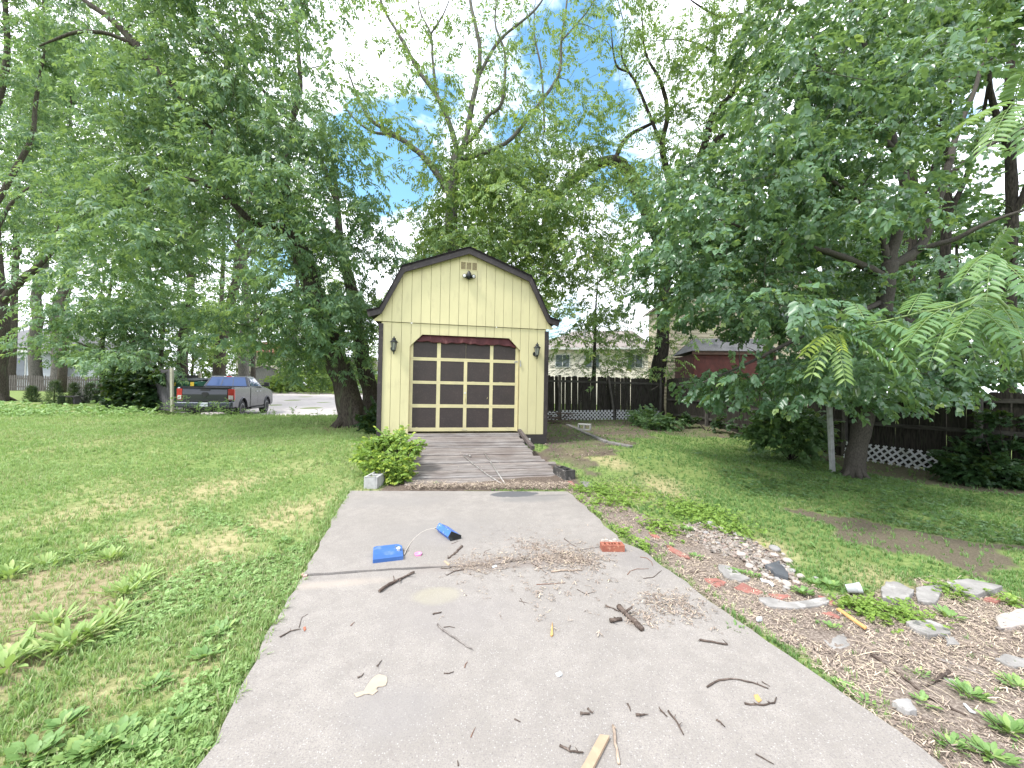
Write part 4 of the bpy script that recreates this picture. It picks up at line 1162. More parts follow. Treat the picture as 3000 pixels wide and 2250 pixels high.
# beige house with a gable end
p0, p1 = pt(1936, 1100, 21), pt(2480, 1100, 20.2)
hb = thing('beige_house', 'beige clapboard house rising behind the fence corner beside the red shed', 'house', (p0.x, p0.y, tz(p0.x, p0.y)))
siding_wall('gable_wall', hb, p0.xy, p1.xy, .1, 9, MT['siding_beige'], .19, top=lambda t: 6.2 + 5.2 * min(t, 1 - t))
dd = (p1 - p0).normalized(); bn = Vector((-dd.y, dd.x, 0))
bx = MB(); L_ = (p1 - p0).length
A, B2 = Vector((p0.x, p0.y, 0)), Vector((p1.x, p1.y, 0))
bx.prism([A + bn * .01 + ZV * .1, B2 + bn * .01 + ZV * .1, B2 + bn * .01 + ZV * 6.2, A + (B2 - A) * .5 + bn * .01 + ZV * 8.8, A + bn * .01 + ZV * 6.2], bn * 2.6)
bx.build('house_body', MT['siding_beige'], hb)
rfm = MB()
for s in (0, 1):
    e = A - dd * .3 + ZV * 6.05 if s == 0 else B2 + dd * .3 + ZV * 6.05
    rg = A + (B2 - A) * .5 + ZV * 8.82
    rfm.prism([e - bn * .3, rg - bn * .3, rg + bn * 2.9, e + bn * 2.9], ZV * .12)
rfm.build('roof', MT['roof_brown'], hb)
wm = (A + B2) * .5
for z in (1.5, 4.6):
    c = A + (B2 - A) * .68 - bn * .02
    wf = MB().beam(c - dd * .55 + ZV * (z + .7), c + dd * .55 + ZV * (z + .7), .06, 1.4).build('window', MT['white_paint'], hb)
    MB().beam(c - bn * .035 - dd * .47 + ZV * (z + .7), c - bn * .035 + dd * .47 + ZV * (z + .7), .01, 1.22).build('pane', MT['glass'], wf)
# cream house farther back
p0, p1 = pt(1560, 1100, 33), pt(1905, 1100, 31)
hc = thing('cream_house', 'long cream house with a brown roof glimpsed behind the back fence', 'house', (p0.x, p0.y, tz(p0.x, p0.y)))
siding_wall('front_wall', hc, p0.xy, p1.xy, .2, 4.95, MT['siding_cream'], .14)
A, B2 = Vector((p0.x, p0.y, 0)), Vector((p1.x, p1.y, 0)); dd = (B2 - A).normalized(); bn = Vector((-dd.y, dd.x, 0))
MB().prism([A + bn * .01 + ZV * .2, B2 + bn * .01 + ZV * .2, B2 + bn * .01 + ZV * 4.95, A + bn * .01 + ZV * 4.95], bn * 8).build('house_body', MT['siding_cream'], hc)
rfm = MB(); A2, B3 = A - dd * .4 - bn * .4, B2 + dd * .4 - bn * .4
rfm.add([A2 + ZV * 4.95, B3 + ZV * 4.95, B3 + bn * 8.8 + ZV * 4.95, A2 + bn * 8.8 + ZV * 4.95, A2 + dd * 3.6 + bn * 4.4 + ZV * 7.0, B3 - dd * 1.5 + bn * 4.4 + ZV * 7.0], [(0, 1, 5, 4), (1, 2, 5), (2, 3, 4, 5), (3, 0, 4), (3, 2, 1, 0)])
rfm.build('roof', MT['roof_brown'], hc)
MB().beam(A2 + ZV * 4.9 - bn * .02, B3 + ZV * 4.9 - bn * .02, .12, .16).build('gutter', MT['white_paint'], hc)
MB().tube([A + dd * 4.3 + bn * 2.0 + ZV * 5.6, A + dd * 4.3 + bn * 2.0 + ZV * 6.9], .12, 10).build('chimney_pipe', MT['steel'], hc)
for s in (2.55, 5.0, 8.4):
    c = A + dd * s - bn * .03
    wf = MB().beam(c - dd * .65 + ZV * 3.9, c + dd * .65 + ZV * 3.9, .08, 1.15).build('window', MT['white_paint'], hc)
    MB().beam(c - bn * .045 - dd * .55 + ZV * 3.9, c - bn * .045 - dd * .03 + ZV * 3.9, .01, .98).beam(c - bn * .045 + dd * .03 + ZV * 3.9, c - bn * .045 + dd * .55 + ZV * 3.9, .01, .98).build('pane', MT['glass'], wf)
# red shed
p0 = pt(2033, 1035, 17); p1 = p0 + Vector((3.4, -.35, 0))
A, B2 = Vector((p0.x, p0.y, 0)), Vector((p1.x, p1.y, 0)); dd = (B2 - A).normalized(); bn = Vector((-dd.y, dd.x, 0))
rs_ = thing('red_shed', 'dark red shed with grey shingle roof looking over the side fence', 'shed', (p0.x, p0.y, tz(p0.x, p0.y)))
MB().prism([A + ZV * .1, B2 + ZV * .1, B2 + ZV * 3.18, A + ZV * 3.18], bn * 2.6).build('wall', MT['red_wall'], rs_)
MB().beam(A - dd * .10 - bn * .06 + ZV * 3.22, B2 + dd * .1 - bn * .06 + ZV * 3.22, .05, .16).build('fascia', MT['brown_fascia'], rs_)
rfm = MB()
nC = 13
for k in range(nC):
    t0, t1 = k / nC, (k + 1) / nC
    f0 = lambda t: -bn * .12 + bn * 1.42 * t + ZV * (3.31 + .72 * t)
    i0, i1 = .15 + 0 * t0, .15
    a0 = A - dd * .12 + f0(t0) + ZV * .018; b0_ = B2 + dd * .12 + f0(t0) + ZV * .018
    a1 = A - dd * .12 + f0(t1); b1_ = B2 + dd * .12 + f0(t1)
    a0 += dd * .55 * t0; a1 += dd * .55 * t1
    rfm.prism([a0, b0_, b1_, a1], -ZV * .03)
a0 = A - dd * .12; b0_ = B2 + dd * .12
rfm.quad(a0 + dd * .55 + bn * 1.3 + ZV * 4.02, b0_ + bn * 1.3 + ZV * 4.02, b0_ + bn * 2.75 + ZV * 3.3, a0 + bn * 2.75 + ZV * 3.3)
rfm.add([a0 - bn * .12 + ZV * 3.30, a0 + dd * .55 + bn * 1.3 + ZV * 4.0, a0 + bn * 2.75 + ZV * 3.29], [(0, 1, 2)])
rfm.build('roof', MT['roof_grey'], rs_)
c = A + dd * 1.75 + bn * .95 + ZV * 3.93
MB().box(c, (.42, .28, .07), M=Matrix.Rotation(math.atan2(dd.y, dd.x), 3, 'Z') @ Matrix.Rotation(.47, 3, 'X')).build('roof_vent', MT['black_metal'], rs_)
# white house far left and its upper neighbour
p0, p1 = pt(-190, 1100, 37), pt(232, 1100, 38)
hw_ = thing('white_house', 'low white clapboard house with grey hip roof at the far left', 'house', (p0.x, p0.y, tz(p0.x, p0.y)))
siding_wall('front_wall', hw_, p0.xy, p1.xy, .5, 4.25, MT['siding_white'], .16)
A, B2 = Vector((p0.x, p0.y, 0)), Vector((p1.x, p1.y, 0)); dd = (B2 - A).normalized(); bn = Vector((-dd.y, dd.x, 0))
MB().prism([A + bn * .01 + ZV * .5, B2 + bn * .01 + ZV * .5, B2 + bn * .01 + ZV * 4.25, A + bn * .01 + ZV * 4.25], bn * 9).build('house_body', MT['siding_white'], hw_)
A2, B3 = A - dd * .5 - bn * .5, B2 + dd * .5 - bn * .5
MB().add([A2 + ZV * 4.3, B3 + ZV * 4.3, B3 + bn * 10 + ZV * 4.3, A2 + bn * 10 + ZV * 4.3, A2 + dd * 4 + bn * 5 + ZV * 7.0, B3 - dd * 5.5 + bn * 5 + ZV * 7.0], [(0, 1, 5, 4), (1, 2, 5), (2, 3, 4, 5), (3, 0, 4), (3, 2, 1, 0)]).build('roof', MT['roof_grey'], hw_)
MB().beam(A2 + ZV * 4.22 - bn * .02, B3 + ZV * 4.22 - bn * .02, .14, .2).build('gutter', MT['white_paint'], hw_)
c = A + dd * 7.3 - bn * .03
wf = MB().beam(c - dd * .7 + ZV * 2.6, c + dd * .7 + ZV * 2.6, .1, 2.2).build('window', MT['white_paint'], hw_)
MB().beam(c - bn * .06 - dd * .6 + ZV * 2.6, c - bn * .06 + dd * .6 + ZV * 2.6, .01, 2.0).build('pane', MT['glass'], wf)
p0, p1 = pt(-150, 1000, 60), pt(95, 1000, 60)
hw2 = thing('far_house', 'pale house with a light grey roof far behind the left trees', 'house', (p0.x, p0.y, tz(p0.x, p0.y)))
MB().span(p0.x, p1.x, 60, 68, .5, 8.5).build('wall', MT['siding_white'], hw2)
MB().prism([(p0.x - .5, 59.5, 8.5), (p0.x - .5, 68.5, 8.5), (p0.x + 3, 64, 11.5)], (p1.x - p0.x + 1, 0, 0)).build('roof', mat('roof_pale', (.42, .42, .46), (.36, .36, .4), 12), hw2)
# houses glimpsed through the hedge behind the lot
for (xa, xb, yy_, z1, m, lab) in ((900, 1070, 62, 4.2, 'siding_white', 'white building glimpsed through the hedge behind the parking lot'), (690, 790, 58, 6.2, 'siding_cream', 'pale house with a red roof edge glimpsed behind the grey barn shed')):
    p0, p1 = pt(xa, 1100, yy_), pt(xb, 1100, yy_)
    hh = thing('distant_house', lab, 'house', (p0.x, yy_, tz(p0.x, yy_)))
    siding_wall('wall', hh, p0.xy, p1.xy, .3, z1, MT[m], .2)
    MB().span(p0.x, p1.x, yy_ + .01, yy_ + 7, .3, z1).build('house_body', MT[m], hh)
    MB().prism([(p0.x - .4, yy_ - .4, z1), (p0.x - .4, yy_ + 7.4, z1), (p0.x - .4, yy_ + 3.5, z1 + 2)], (p1.x - p0.x + .8, 0, 0)).build('roof', MT['roof_brown'] if m == 'siding_white' else mat('roof_red', (.42, .16, .14)), hh)
    for k in range(2):
        x = p0.x + (p1.x - p0.x) * (.3 + .4 * k)
        wf = MB().span(x - .5, x + .5, yy_ - .06, yy_ - .02, z1 - 2.2, z1 - .8).build('window', MT['white_paint'], hh)
        MB().span(x - .42, x + .42, yy_ - .075, yy_ - .062, z1 - 2.1, z1 - .9).build('pane', MT['glass'], wf)
# grey gambrel shed past the lot
p0 = pt(726, 1150, 47); z0 = tz(p0.x, p0.y)
gs = thing('barn_shed', 'weathered grey barn-roofed shed beyond the pickup truck', 'shed', (p0.x, p0.y, z0), .12)
MT['grey_wood'] = mat('grey_wood', (.19, .19, .17), (.12, .12, .105), 4, .95, (4, 4, .6), .3)
prof = [(0, 0), (0, 1.9), (.55, 2.9), (1.9, 3.35), (3.25, 2.9), (3.8, 1.9), (3.8, 0)]
MB().prism([(x, 0, z) for x, z in prof], (0, 5, 0)).build('wall', MT['grey_wood'], gs, world=False)
rm = MB()
for (a, za), (b, zb) in zip(prof[1:6], prof[2:6]):
    rm.prism([(a, -.15, za + .02), (b, -.15, zb + .02), (b, -.15, zb + .10), (a, -.15, za + .10)], (0, 5.3, 0))
rm.build('roof', mat('roof_mossy', (.42, .38, .33), (.28, .25, .22), 6, .95, c3=(.5, .46, .36), s3=8), gs, world=False)
MB().span(1.2, 2.6, -.02, -.005, .05, 1.9).build('door', MT['grey_wood'], gs, world=False)

# ------------------------------------------------------------------ far left: picket fence, enclosure, dumpsters
MT['picket'] = mat('picket_wood', (.17, .155, .145), (.10, .09, .085), 4, .95, (4, 4, .7), .3, spec=.1)
pf = thing('picket_fence', 'low weathered picket fence across the far left lawn', 'fence', (pt(170, 1148, 34).x, 34, tz(-40, 34)))
mb = MB(); a, b = pt(-160, 1150, 34), pt(335, 1150, 33); n = int((b - a).length / .21); rs = random.Random(8)
for k in range(n):
    x = a.x + (b.x - a.x) * k / n; y = a.y + (b.y - a.y) * k / n; z = tz(x, y); h = 1.38 + rs.uniform(-.03, .03); w = .13
    mb.prism([(x, y, z), (x + w, y, z), (x + w, y, z + h - .1), (x + w / 2, y, z + h), (x, y, z + h - .1)], (0, .025, 0))
mb.build('pickets', MT['picket'], pf)
MB().beam((a.x, a.y + .05, tz(a.x, a.y) + .35), (b.x, b.y + .05, tz(b.x, b.y) + .35), .05, .1).beam((a.x, a.y + .05, tz(a.x, a.y) + 1.05), (b.x, b.y + .05, tz(b.x, b.y) + 1.05), .05, .1).build('rail', MT['picket'], pf)
# enclosure wall beside the truck
e0, e1 = gr(506, 1198), None
e0 = pt(506, 1198, 17.6); e1 = pt(325, 1190, 19.6)
ze = tz(e0.x, e0.y)
ez = lambda x, y: .29
en = thing('enclosure_fence', 'grey board enclosure fence, ivy covered, left of the pickup truck', 'fence', (e0.x, e0.y, .25))
d = Vector((e1.x - e0.x, e1.y - e0.y, 0)); L = d.length; d.normalize(); rs = random.Random(6); mb = MB(); s = .1
while s < L:
    p = Vector((e0.x, e0.y, 0)) + d * s; w = .14; h = 1.86 + rs.uniform(-.03, .02)
    mb.prism([p + ZV * .2, p + d * w + ZV * .2, p + d * w + ZV * (.24 + h), p + ZV * (.24 + h)], Vector((d.y, -d.x, 0)) * -.02); s += w + .008
MT['board_grey'] = mat('board_grey', (.13, .125, .13), (.075, .072, .078), 4, .95, (4, 4, .7), .4, spec=.1)
mb.build('boards', MT['board_grey'], en)
MB().beam((e0.x, e0.y - .02, .15), (e0.x - .08, e0.y - .02, 2.16), .10, .10, up=(0, 1, 0)).build('end_post', mat('post_pale', (.50, .47, .36), (.40, .38, .30), 4, .9, (4, 4, .8)), en)
q0, q1 = pt(520, 1100, 23), pt(583, 1100, 23)
en2 = thing('board_fence', 'dark board panel with a pale end post behind the dumpsters', 'fence', (q0.x, 23, tz(q0.x, 23)))
mb = MB(); x = q0.x
while x < q1.x: mb.span(x, x + .14, 23, 23.02, .0, 1.95); x += .15
mb.build('boards', MT['board_grey'], en2)
MB().span(q1.x, q1.x + .12, 22.95, 23.06, 0, 2.1).build('end_post', bpy.data.materials['post_pale'], en2)
MB().span(q0.x, q1.x, 22.94, 22.99, 1.5, 1.6).build('rail', MT['board_grey'], en2)
MT['dumpster'] = mat('dumpster_green', (.03, .16, .10), (.022, .12, .075), 3, .5, bmp=.1)
MT['lid'] = mat('dumpster_lid', (.05, .06, .07), (.035, .04, .05), 3, .5)
MT['sticker'] = mat('sticker_yellow', (.80, .60, .08), (.75, .52, .06), 8, .5)
for k, (px, lab) in enumerate(((500, 'green dumpster with a black lid, half hidden behind the grey fence post'), (545, 'green dumpster with yellow stickers just left of the truck cab'))):
    q = pt(px, 1150, 20.6 + .5 * k); z = .02
    du = thing('dumpster', lab, 'dumpster', (q.x, q.y, z), -.25, 'dumpsters beside the truck'); du.scale = (1.05, 1.05, 1.22)
    MB().prism([(0, 0, .12), (1.75, 0, .12), (1.75, 0, 1.28), (0, 0, 1.28)], (0, 1.1, 0)).span(-.05, 1.80, -.04, 0, 1.14, 1.24).span(-.04, 1.79, .3, .5, .5, .62).build('bin', MT['dumpster'], du, world=False, bevel=.02)
    MB().prism([(0.0, -.06, 1.285), (0, 1.15, 1.40), (0, 1.15, 1.44), (0, -.06, 1.325)], (.86, 0, 0)).prism([(.89, -.06, 1.285), (.89, 1.15, 1.40), (.89, 1.15, 1.44), (.89, -.06, 1.325)], (.86, 0, 0)).build('lid', MT['lid'], du, world=False, bevel=.01)
    MB().span(.25, .40, -.046, -.041, 1.06, 1.22).span(1.35, 1.6, -.046, -.041, 1.02, 1.24).build('sticker', MT['sticker'], du, world=False)
# planter box and bench on the far lawn
q = pt(242, 1178, 22); z = tz(q.x, q.y)
pn = thing('planter_box', 'square pale concrete planter box among the little evergreens', 'planter', (q.x - .6, 22, z))
MB().span(0, 1.35, 0, .08, 0, .62).span(0, 1.35, .9, .98, 0, .62).span(0, .08, .081, .899, 0, .62).span(1.27, 1.35, .081, .899, 0, .62).build('planter_wall', mat('planter_concrete', (.33, .31, .29), (.26, .25, .23), 3, .95), pn, world=False)
MB().span(.08, 1.27, .08, .9, .3, .58).build('soil', mat('soil', (.09, .07, .05), rough=1), pn, world=False)
q = pt(195, 1192, 20.5); z = tz(q.x, q.y)
bn_ = thing('bench', 'small dark wooden bench beside a little evergreen on the far lawn', 'bench', (q.x - .55, 20.5, z))
MB().span(-.1, 1.0, 0, .38, .36, .42).build('seat', MT['board_grey'], bn_, world=False)
for x in (0, .85): MB().span(x, x + .08, .04, .34, 0, .36).build('leg', MT['board_grey'], bn_, world=False)

# ------------------------------------------------------------------ pickup truck
MT['truck_paint'] = mat('truck_paint', (.060, .063, .074), (.055, .058, .068), 1, .22, metal=.55, spec=.6)
MT['truck_glass'] = mat('truck_glass', (.05, .09, .22), (.04, .07, .18), 1, .03, spec=1)
MT['tyre'] = mat('tyre', (.022, .022, .023), (.014, .014, .015), 20, .85)
MT['rim'] = mat('rim', (.33, .33, .34), (.24, .24, .25), 4, .3, metal=.8)
MT['trim_black'] = mat('trim_black', (.02, .02, .022), (.015, .015, .016), 6, .5)
MT['chrome'] = mat('chrome', (.62, .63, .65), (.5, .5, .52), 4, .15, metal=1)
MT['bumper'] = mat('bumper', (.09, .10, .12), (.07, .08, .10), 3, .22, metal=.7, spec=.6)
MT['tail_red'] = mat('tail_red', (.48, .015, .02), (.36, .01, .015), 4, .15, spec=.7)
MT['tail_white'] = mat('tail_white', (.62, .60, .60), (.45, .42, .42), 18, .2, spec=.7)
MT['plate'] = mat('plate', (.78, .80, .86), (.72, .75, .82), 8, .5)
hd = math.radians(90 + 17.4)
rc_ = Vector((-.724 * 16.55, 16.55, 0)); wv_ = Vector((math.cos(hd + PI / 2), math.sin(hd + PI / 2), 0))
torg = rc_ + wv_ * 1.02
tr = thing('pickup_truck', 'dark grey crew cab pickup truck parked on the lot, seen from behind', 'pickup truck', (torg.x, torg.y, -.085), hd)


def T(mb, name, m, parent=None, **k): return mb.build(name, MT[m], parent or tr, world=False, **k)


def arc(cx, r, a0, a1, n=10): return [(cx + r * math.cos(a0 + (a1 - a0) * i / n), .42 + r * math.sin(a0 + (a1 - a0) * i / n)) for i in range(n + 1)]


def xz(poly, y0, y1): return MB().prism([(x, y0, z) for x, z in poly], (0, y1 - y0, 0))


bedp = [(.10, .58), (.10, 1.36), (.16, 1.41), (2.13, 1.43), (2.13, .46)] + arc(1.22, .52, 0.08, PI - .08)
for s in (-1, 1):
    T(xz(bedp, s * .90, s * 1.02), 'bed_side', 'truck_paint', bevel=.03)
    lip = [(x, s * 1.025, z) for x, z in arc(1.22, .525, -.02, PI + .02, 14)]
    T(MB().tube(lip, .022, 6), 'wheel_arch', 'truck_paint', smooth=True)
    T(MB().tube([(x, s * 1.025, z) for x, z in arc(4.80, .515, -.02, PI + .02, 14)], .022, 6), 'wheel_arch', 'truck_paint', smooth=True)
    T(MB().span(.14, 2.13, s * .86, s * .905, 1.40, 1.436), 'bed_rail', 'trim_black')
T(MB().span(.15, 2.13, -.90, .90, .78, .84).span(2.07, 2.13, -.90, .90, .84, 1.38), 'bed_floor', 'trim_black')
T(MB().prism([(.03, -.80, .80), (.02, -.80, 1.10), (.035, -.80, 1.30), (.06, -.80, 1.36), (.12, -.80, 1.39), (.14, -.80, 1.36), (.14, -.80, .80)], (0, 1.60, 0)), 'tailgate', 'truck_paint', bevel=.012)
tg = bpy.data.objects[[o.name for o in tr.children if o.name.startswith('tailgate')][0]]
T(MB().span(.02, .09, -.81, .81, 1.365, 1.405), 'spoiler', 'trim_black', tg, bevel=.008)
T(MB().span(.012, .03, -.17, .17, 1.255, 1.335), 'tailgate_handle', 'trim_black', tg, bevel=.006)
em = [(-.10, .06), (-.13, .015), (-.115, -.04), (-.07, -.055), (-.05, -.10), (0, -.13), (.05, -.10), (.07, -.055), (.115, -.04), (.13, .015), (.10, .06), (.045, .085), (0, .07), (-.045, .085)]
T(MB().prism([(.002, y, 1.115 + z) for y, z in em], (.018, 0, 0)), 'emblem', 'trim_black', tg, bevel=.004)
T(MB().span(.0, .03, -.80, .80, .80, .86), 'tailgate_strip', 'trim_black', tg)
for s in (-1, 1):
    tl = T(MB().prism([(.04, s * .81, .86), (.03, s * .81, 1.33), (.10, s * 1.03, 1.33), (.12, s * 1.03, .86)], (.10, 0, 0)), 'taillight', 'tail_red', bevel=.012)
    T(MB().prism([(.028, s * .835, .89), (.026, s * .835, 1.06), (.088, s * .99, 1.06), (.094, s * .99, .89)], (.05, 0, 0)), 'reverse_lamp', 'tail_white', tl)
T(MB().prism([(-.12, 0, .56), (-.14, 0, .60), (-.14, 0, .74), (-.10, 0, .79), (.09, 0, .79), (.09, 0, .56)], (0, .36, 0)), 'hitch_step', 'bumper')
bp = MB()
for s in (-1, 1):
    bp.prism([(-.10, s * .18, .54), (-.13, s * .18, .60), (-.13, s * .18, .74), (-.10, s * .18, .78), (.09, s * .18, .78), (.09, s * .18, .54)], (0, s * .80, 0))
    bp.prism([(-.10, s * .98, .54), (-.13, s * .98, .60), (-.13, s * .98, .74), (-.10, s * .98, .78), (.09, s * .98, .78), (.09, s * .98, .54)], (.07, s * .06, 0))
bo = T(bp, 'rear_bumper', 'bumper', bevel=.012)
bpy.data.objects.remove(bpy.data.objects['hitch_step'])
T(MB().span(-.10, .08, -.19, .19, .50, .77), 'plate_recess', 'trim_black', bo)
plt = T(MB().span(-.118, -.102, -.155, .155, .60, .765), 'licence_plate', 'plate', bo)
fc = bpy.data.curves.new('plate_text', 'FONT'); fc.body = 'WSR 277'; fc.size = .085; fc.align_x = 'CENTER'; fc.align_y = 'CENTER'; fc.extrude = .001
fo = bpy.data.objects.new('tmp_text', fc); COL.objects.link(fo)
dg = bpy.context.evaluated_depsgraph_get(); tm = bpy.data.meshes.new_from_object(fo.evaluated_get(dg)); bpy.data.objects.remove(fo)
tm.transform(Matrix.Translation((-.1205, 0, .68)) @ Matrix.Rotation(-PI / 2, 4, 'Z') @ Matrix.Rotation(PI / 2, 4, 'X'))
tm.name = 'plate_text'; tm.materials.clear()
to = link('plate_text', tm, mat('plate_ink', (.10, .12, .35)), plt, world=False)
# cab and front body
fbp = [(2.17, .46), (2.17, 1.43), (4.30, 1.42), (4.55, 1.40), (5.35, 1.30), (5.72, 1.18), (5.82, 1.0), (5.86, .60), (5.76, .46)] + arc(4.80, .51, .08, PI - .08)
T(xz(fbp, -1.02, 1.02), 'front_body', 'truck_paint', bevel=.05)
cabV = [(2.22, 1.43, .95), (4.32, 1.42, .93), (3.62, 1.93, .70), (2.52, 1.93, .74)]
cv = [(x, s * y, z) for s in (-1, 1) for x, z, y in cabV] + [(3.55, s * .52, 1.975) for s in (-1, 1)] + [(2.62, s * .55, 1.975) for s in (-1, 1)]
cabm = MB().add(cv, [(0, 1, 2, 3), (7, 6, 5, 4), (1, 5, 6, 2), (4, 0, 3, 7), (2, 6, 9, 8), (3, 2, 8, 10), (6, 7, 11, 9), (7, 3, 10, 11), (8, 9, 11, 10), (0, 4, 5, 1)])
cab = T(cabm, 'cab', 'truck_paint', bevel=.03)


def gl(name, ps, nrm, m='truck_glass', off=.012, parent=None):
    nrm = Vector(nrm).normalized()
    return T(MB().prism([Vector(p) + nrm * off for p in ps], -nrm * .01), name, m, parent or cab)


def lerp3(a, b, t): return tuple(a[i] + (b[i] - a[i]) * t for i in range(3))


RB = [(2.22, -.95, 1.43), (2.22, .95, 1.43), (2.52, .74, 1.93), (2.52, -.74, 1.93)]
def inset(Q, l, r, b, t):
    A = lerp3(lerp3(Q[0], Q[1], l), lerp3(Q[3], Q[2], l), b); B = lerp3(lerp3(Q[0], Q[1], 1 - r), lerp3(Q[3], Q[2], 1 - r), b)
    C_ = lerp3(lerp3(Q[0], Q[1], 1 - r), lerp3(Q[3], Q[2], 1 - r), 1 - t); D_ = lerp3(lerp3(Q[0], Q[1], l), lerp3(Q[3], Q[2], l), 1 - t)
    return [A, B, C_, D_]
rw = gl('rear_window', inset(RB, .06, .06, .06, .10), (-1, 0, .6))
gl('slider_frame', inset(RB, .36, .625, .08, .24), (-1, 0, .6), 'trim_black', .014, rw); gl('slider_frame', inset(RB, .62, .365, .08, .24), (-1, 0, .6), 'trim_black', .014, rw)
gl('slider_frame', inset(RB, .36, .365, .745, .24), (-1, 0, .6), 'trim_black', .014, rw)
gl('brake_lamp', inset(RB, .43, .43, .915, .015), (-1, 0, .6), 'tail_red', .02); gl('cargo_lamp', inset(RB, .36, .57, .92, .02), (-1, 0, .6), 'tail_white', .018); gl('cargo_lamp', inset(RB, .57, .36, .92, .02), (-1, 0, .6), 'tail_white', .018)
for s in (-1, 1):
    Q = [(2.22, s * .95, 1.43), (4.32, s * .93, 1.42), (3.62, s * .70, 1.93), (2.52, s * .74, 1.93)]
    gl('side_window', inset(Q, .10, .60, .08, .14), (0, s * 1, .45)); gl('side_window', inset(Q, .44, .14, .08, .14), (0, s * 1, .45))
    for x0 in (2.14, 3.22, 4.22):
        T(MB().span(x0, x0 + .016, s * 1.0195, s * 1.0225, .60 if x0 > 2.2 else .5, 1.40), 'door_seam', 'trim_black')
    for x0 in (2.95, 3.45): T(MB().tube([(x0, s * 1.02, 1.22), (x0 + .03, s * 1.055, 1.22), (x0 + .17, s * 1.055, 1.22), (x0 + .2, s * 1.02, 1.22)], .016, 6), 'door_handle', 'chrome', smooth=True)
    mi = T(MB().beam((4.02, s * .95, 1.50), (4.0, s * 1.10, 1.50), .08, .06), 'mirror', 'trim_black')
    T(MB().prism([(3.98, s * 1.07, 1.44), (3.98, s * 1.30, 1.46), (3.98, s * 1.30, 1.66), (3.98, s * 1.07, 1.68)], (.13, 0, 0)), 'mirror_shell', 'trim_black', mi, bevel=.02)
    T(MB().span(2.3, 4.2, s * .92, s * 1.03, .36, .44), 'running_board', 'trim_black')
gl('windshield', inset([(4.32, .93, 1.42), (4.32, -.93, 1.42), (3.62, -.70, 1.93), (3.62, .70, 1.93)], .05, .05, .06, .08), (1, 0, 1))
T(MB().prism([(3.0, -.01, 1.97), (3.0, .01, 1.97), (2.92, .005, 2.04), (2.92, -.005, 2.04)], (.06, 0, 0)), 'roof_antenna', 'trim_black', cab)
for s in (-1, 1): T(MB().span(5.74, 5.84, s * .62, s * .95, .98, 1.16), 'headlight', 'tail_white', bevel=.02)
T(MB().span(5.80, 5.88, -.6, .6, .72, 1.12), 'grille', 'trim_black', bevel=.02)
T(MB().span(.4, 5.6, -.85, .85, .34, .56), 'chassis', 'trim_black')
for x in (1.22, 4.80):
    for s in (-1, 1):
        M = Matrix.Translation((x, s * .86, .41)) @ Matrix.Rotation(-s * PI / 2, 4, 'X') @ (Matrix.Rotation(0, 4, 'Y'))
        wh = T(MB().lathe([(.24, -.13), (.36, -.14), (.40, -.11), (.41, -.05), (.41, .05), (.40, .11), (.36, .14), (.24, .13)], 28, M), 'wheel', 'tyre', smooth=True)
        rim = MB().lathe([(.255, .10), (.262, .138), (.245, .14), (.235, .08)], 24, M).lathe([(.001, .105), (.05, .11), (.06, .06)], 12, M)
        for k in range(5):
            a = 2 * PI * k / 5
            for da in (-.16, .16):
                rim.beam(M @ Vector((.04 * math.cos(a + da), .04 * math.sin(a + da), .095)), M @ Vector((.24 * math.cos(a + da * .8), .24 * math.sin(a + da * .8), .11)), .045, .03)
        T(rim, 'rim', 'rim', wh)
        T(MB().lathe([(.235, .02), (.001, .03)], 20, M), 'brake_disc', 'trim_black', wh)
# ------------------------------------------------------------------ sky and light
SUN_EL, SUN_AZ = math.radians(58), math.radians(238)      # azimuth clockwise from +Y (camera heading)
w = bpy.data.worlds.new('World'); SC.world = w; w.use_nodes = True
nt = w.node_tree; nt.nodes.clear()
out = nt.nodes.new('ShaderNodeOutputWorld'); bg = nt.nodes.new('ShaderNodeBackground'); nt.links.new(bg.outputs[0], out.inputs[0]); bg.inputs[1].default_value = .1
sky = nt.nodes.new('ShaderNodeTexSky'); sky.sky_type = 'NISHITA'; sky.sun_disc = False; sky.sun_elevation = SUN_EL; sky.sun_rotation = SUN_AZ; sky.air_density = 1.3; sky.ozone_density = 2.5
tc = nt.nodes.new('ShaderNodeTexCoord')
mp = N(nt, 'ShaderNodeMapping'); mp.inputs['Scale'].default_value = (1, 1, 1.8); nt.links.new(tc.outputs['Generated'], mp.inputs[0])
nz = noise(nt, mp.outputs[0], 3.6, 7, .58, .3)
acc = None
for (px, py, r, k) in ((1160, 480, .155, 1.0), (1700, 230, .16, .9), (1540, 430, .11, .8), (1290, 330, .08, .5), (740, 720, .10, .6), (1620, 930, .10, .7), (1260, 640, .09, .6), (2700, 180, .14, .5), (300, 280, .08, .5), (1840, 480, .12, .7), ('v', (-.245, -.53, .81), .42, .95)):
    dr_ = Vector(py).normalized() if px == 'v' else ray(px, py).normalized()
    vm = N(nt, 'ShaderNodeVectorMath', operation='DISTANCE'); nt.links.new(tc.outputs['Generated'], vm.inputs[0]); vm.inputs[1].default_value = dr_
    mr = N(nt, 'ShaderNodeMapRange'); mr.interpolation_type = 'SMOOTHSTEP'; mr.inputs['From Min'].default_value = r * 1.5; mr.inputs['From Max'].default_value = r * .35; mr.inputs['To Max'].default_value = k
    nt.links.new(vm.outputs['Value'], mr.inputs['Value'])
    if acc is None: acc = mr.outputs[0]
    else:
        mx = N(nt, 'ShaderNodeMath', operation='MAXIMUM'); nt.links.new(acc, mx.inputs[0]); nt.links.new(mr.outputs[0], mx.inputs[1]); acc = mx.outputs[0]
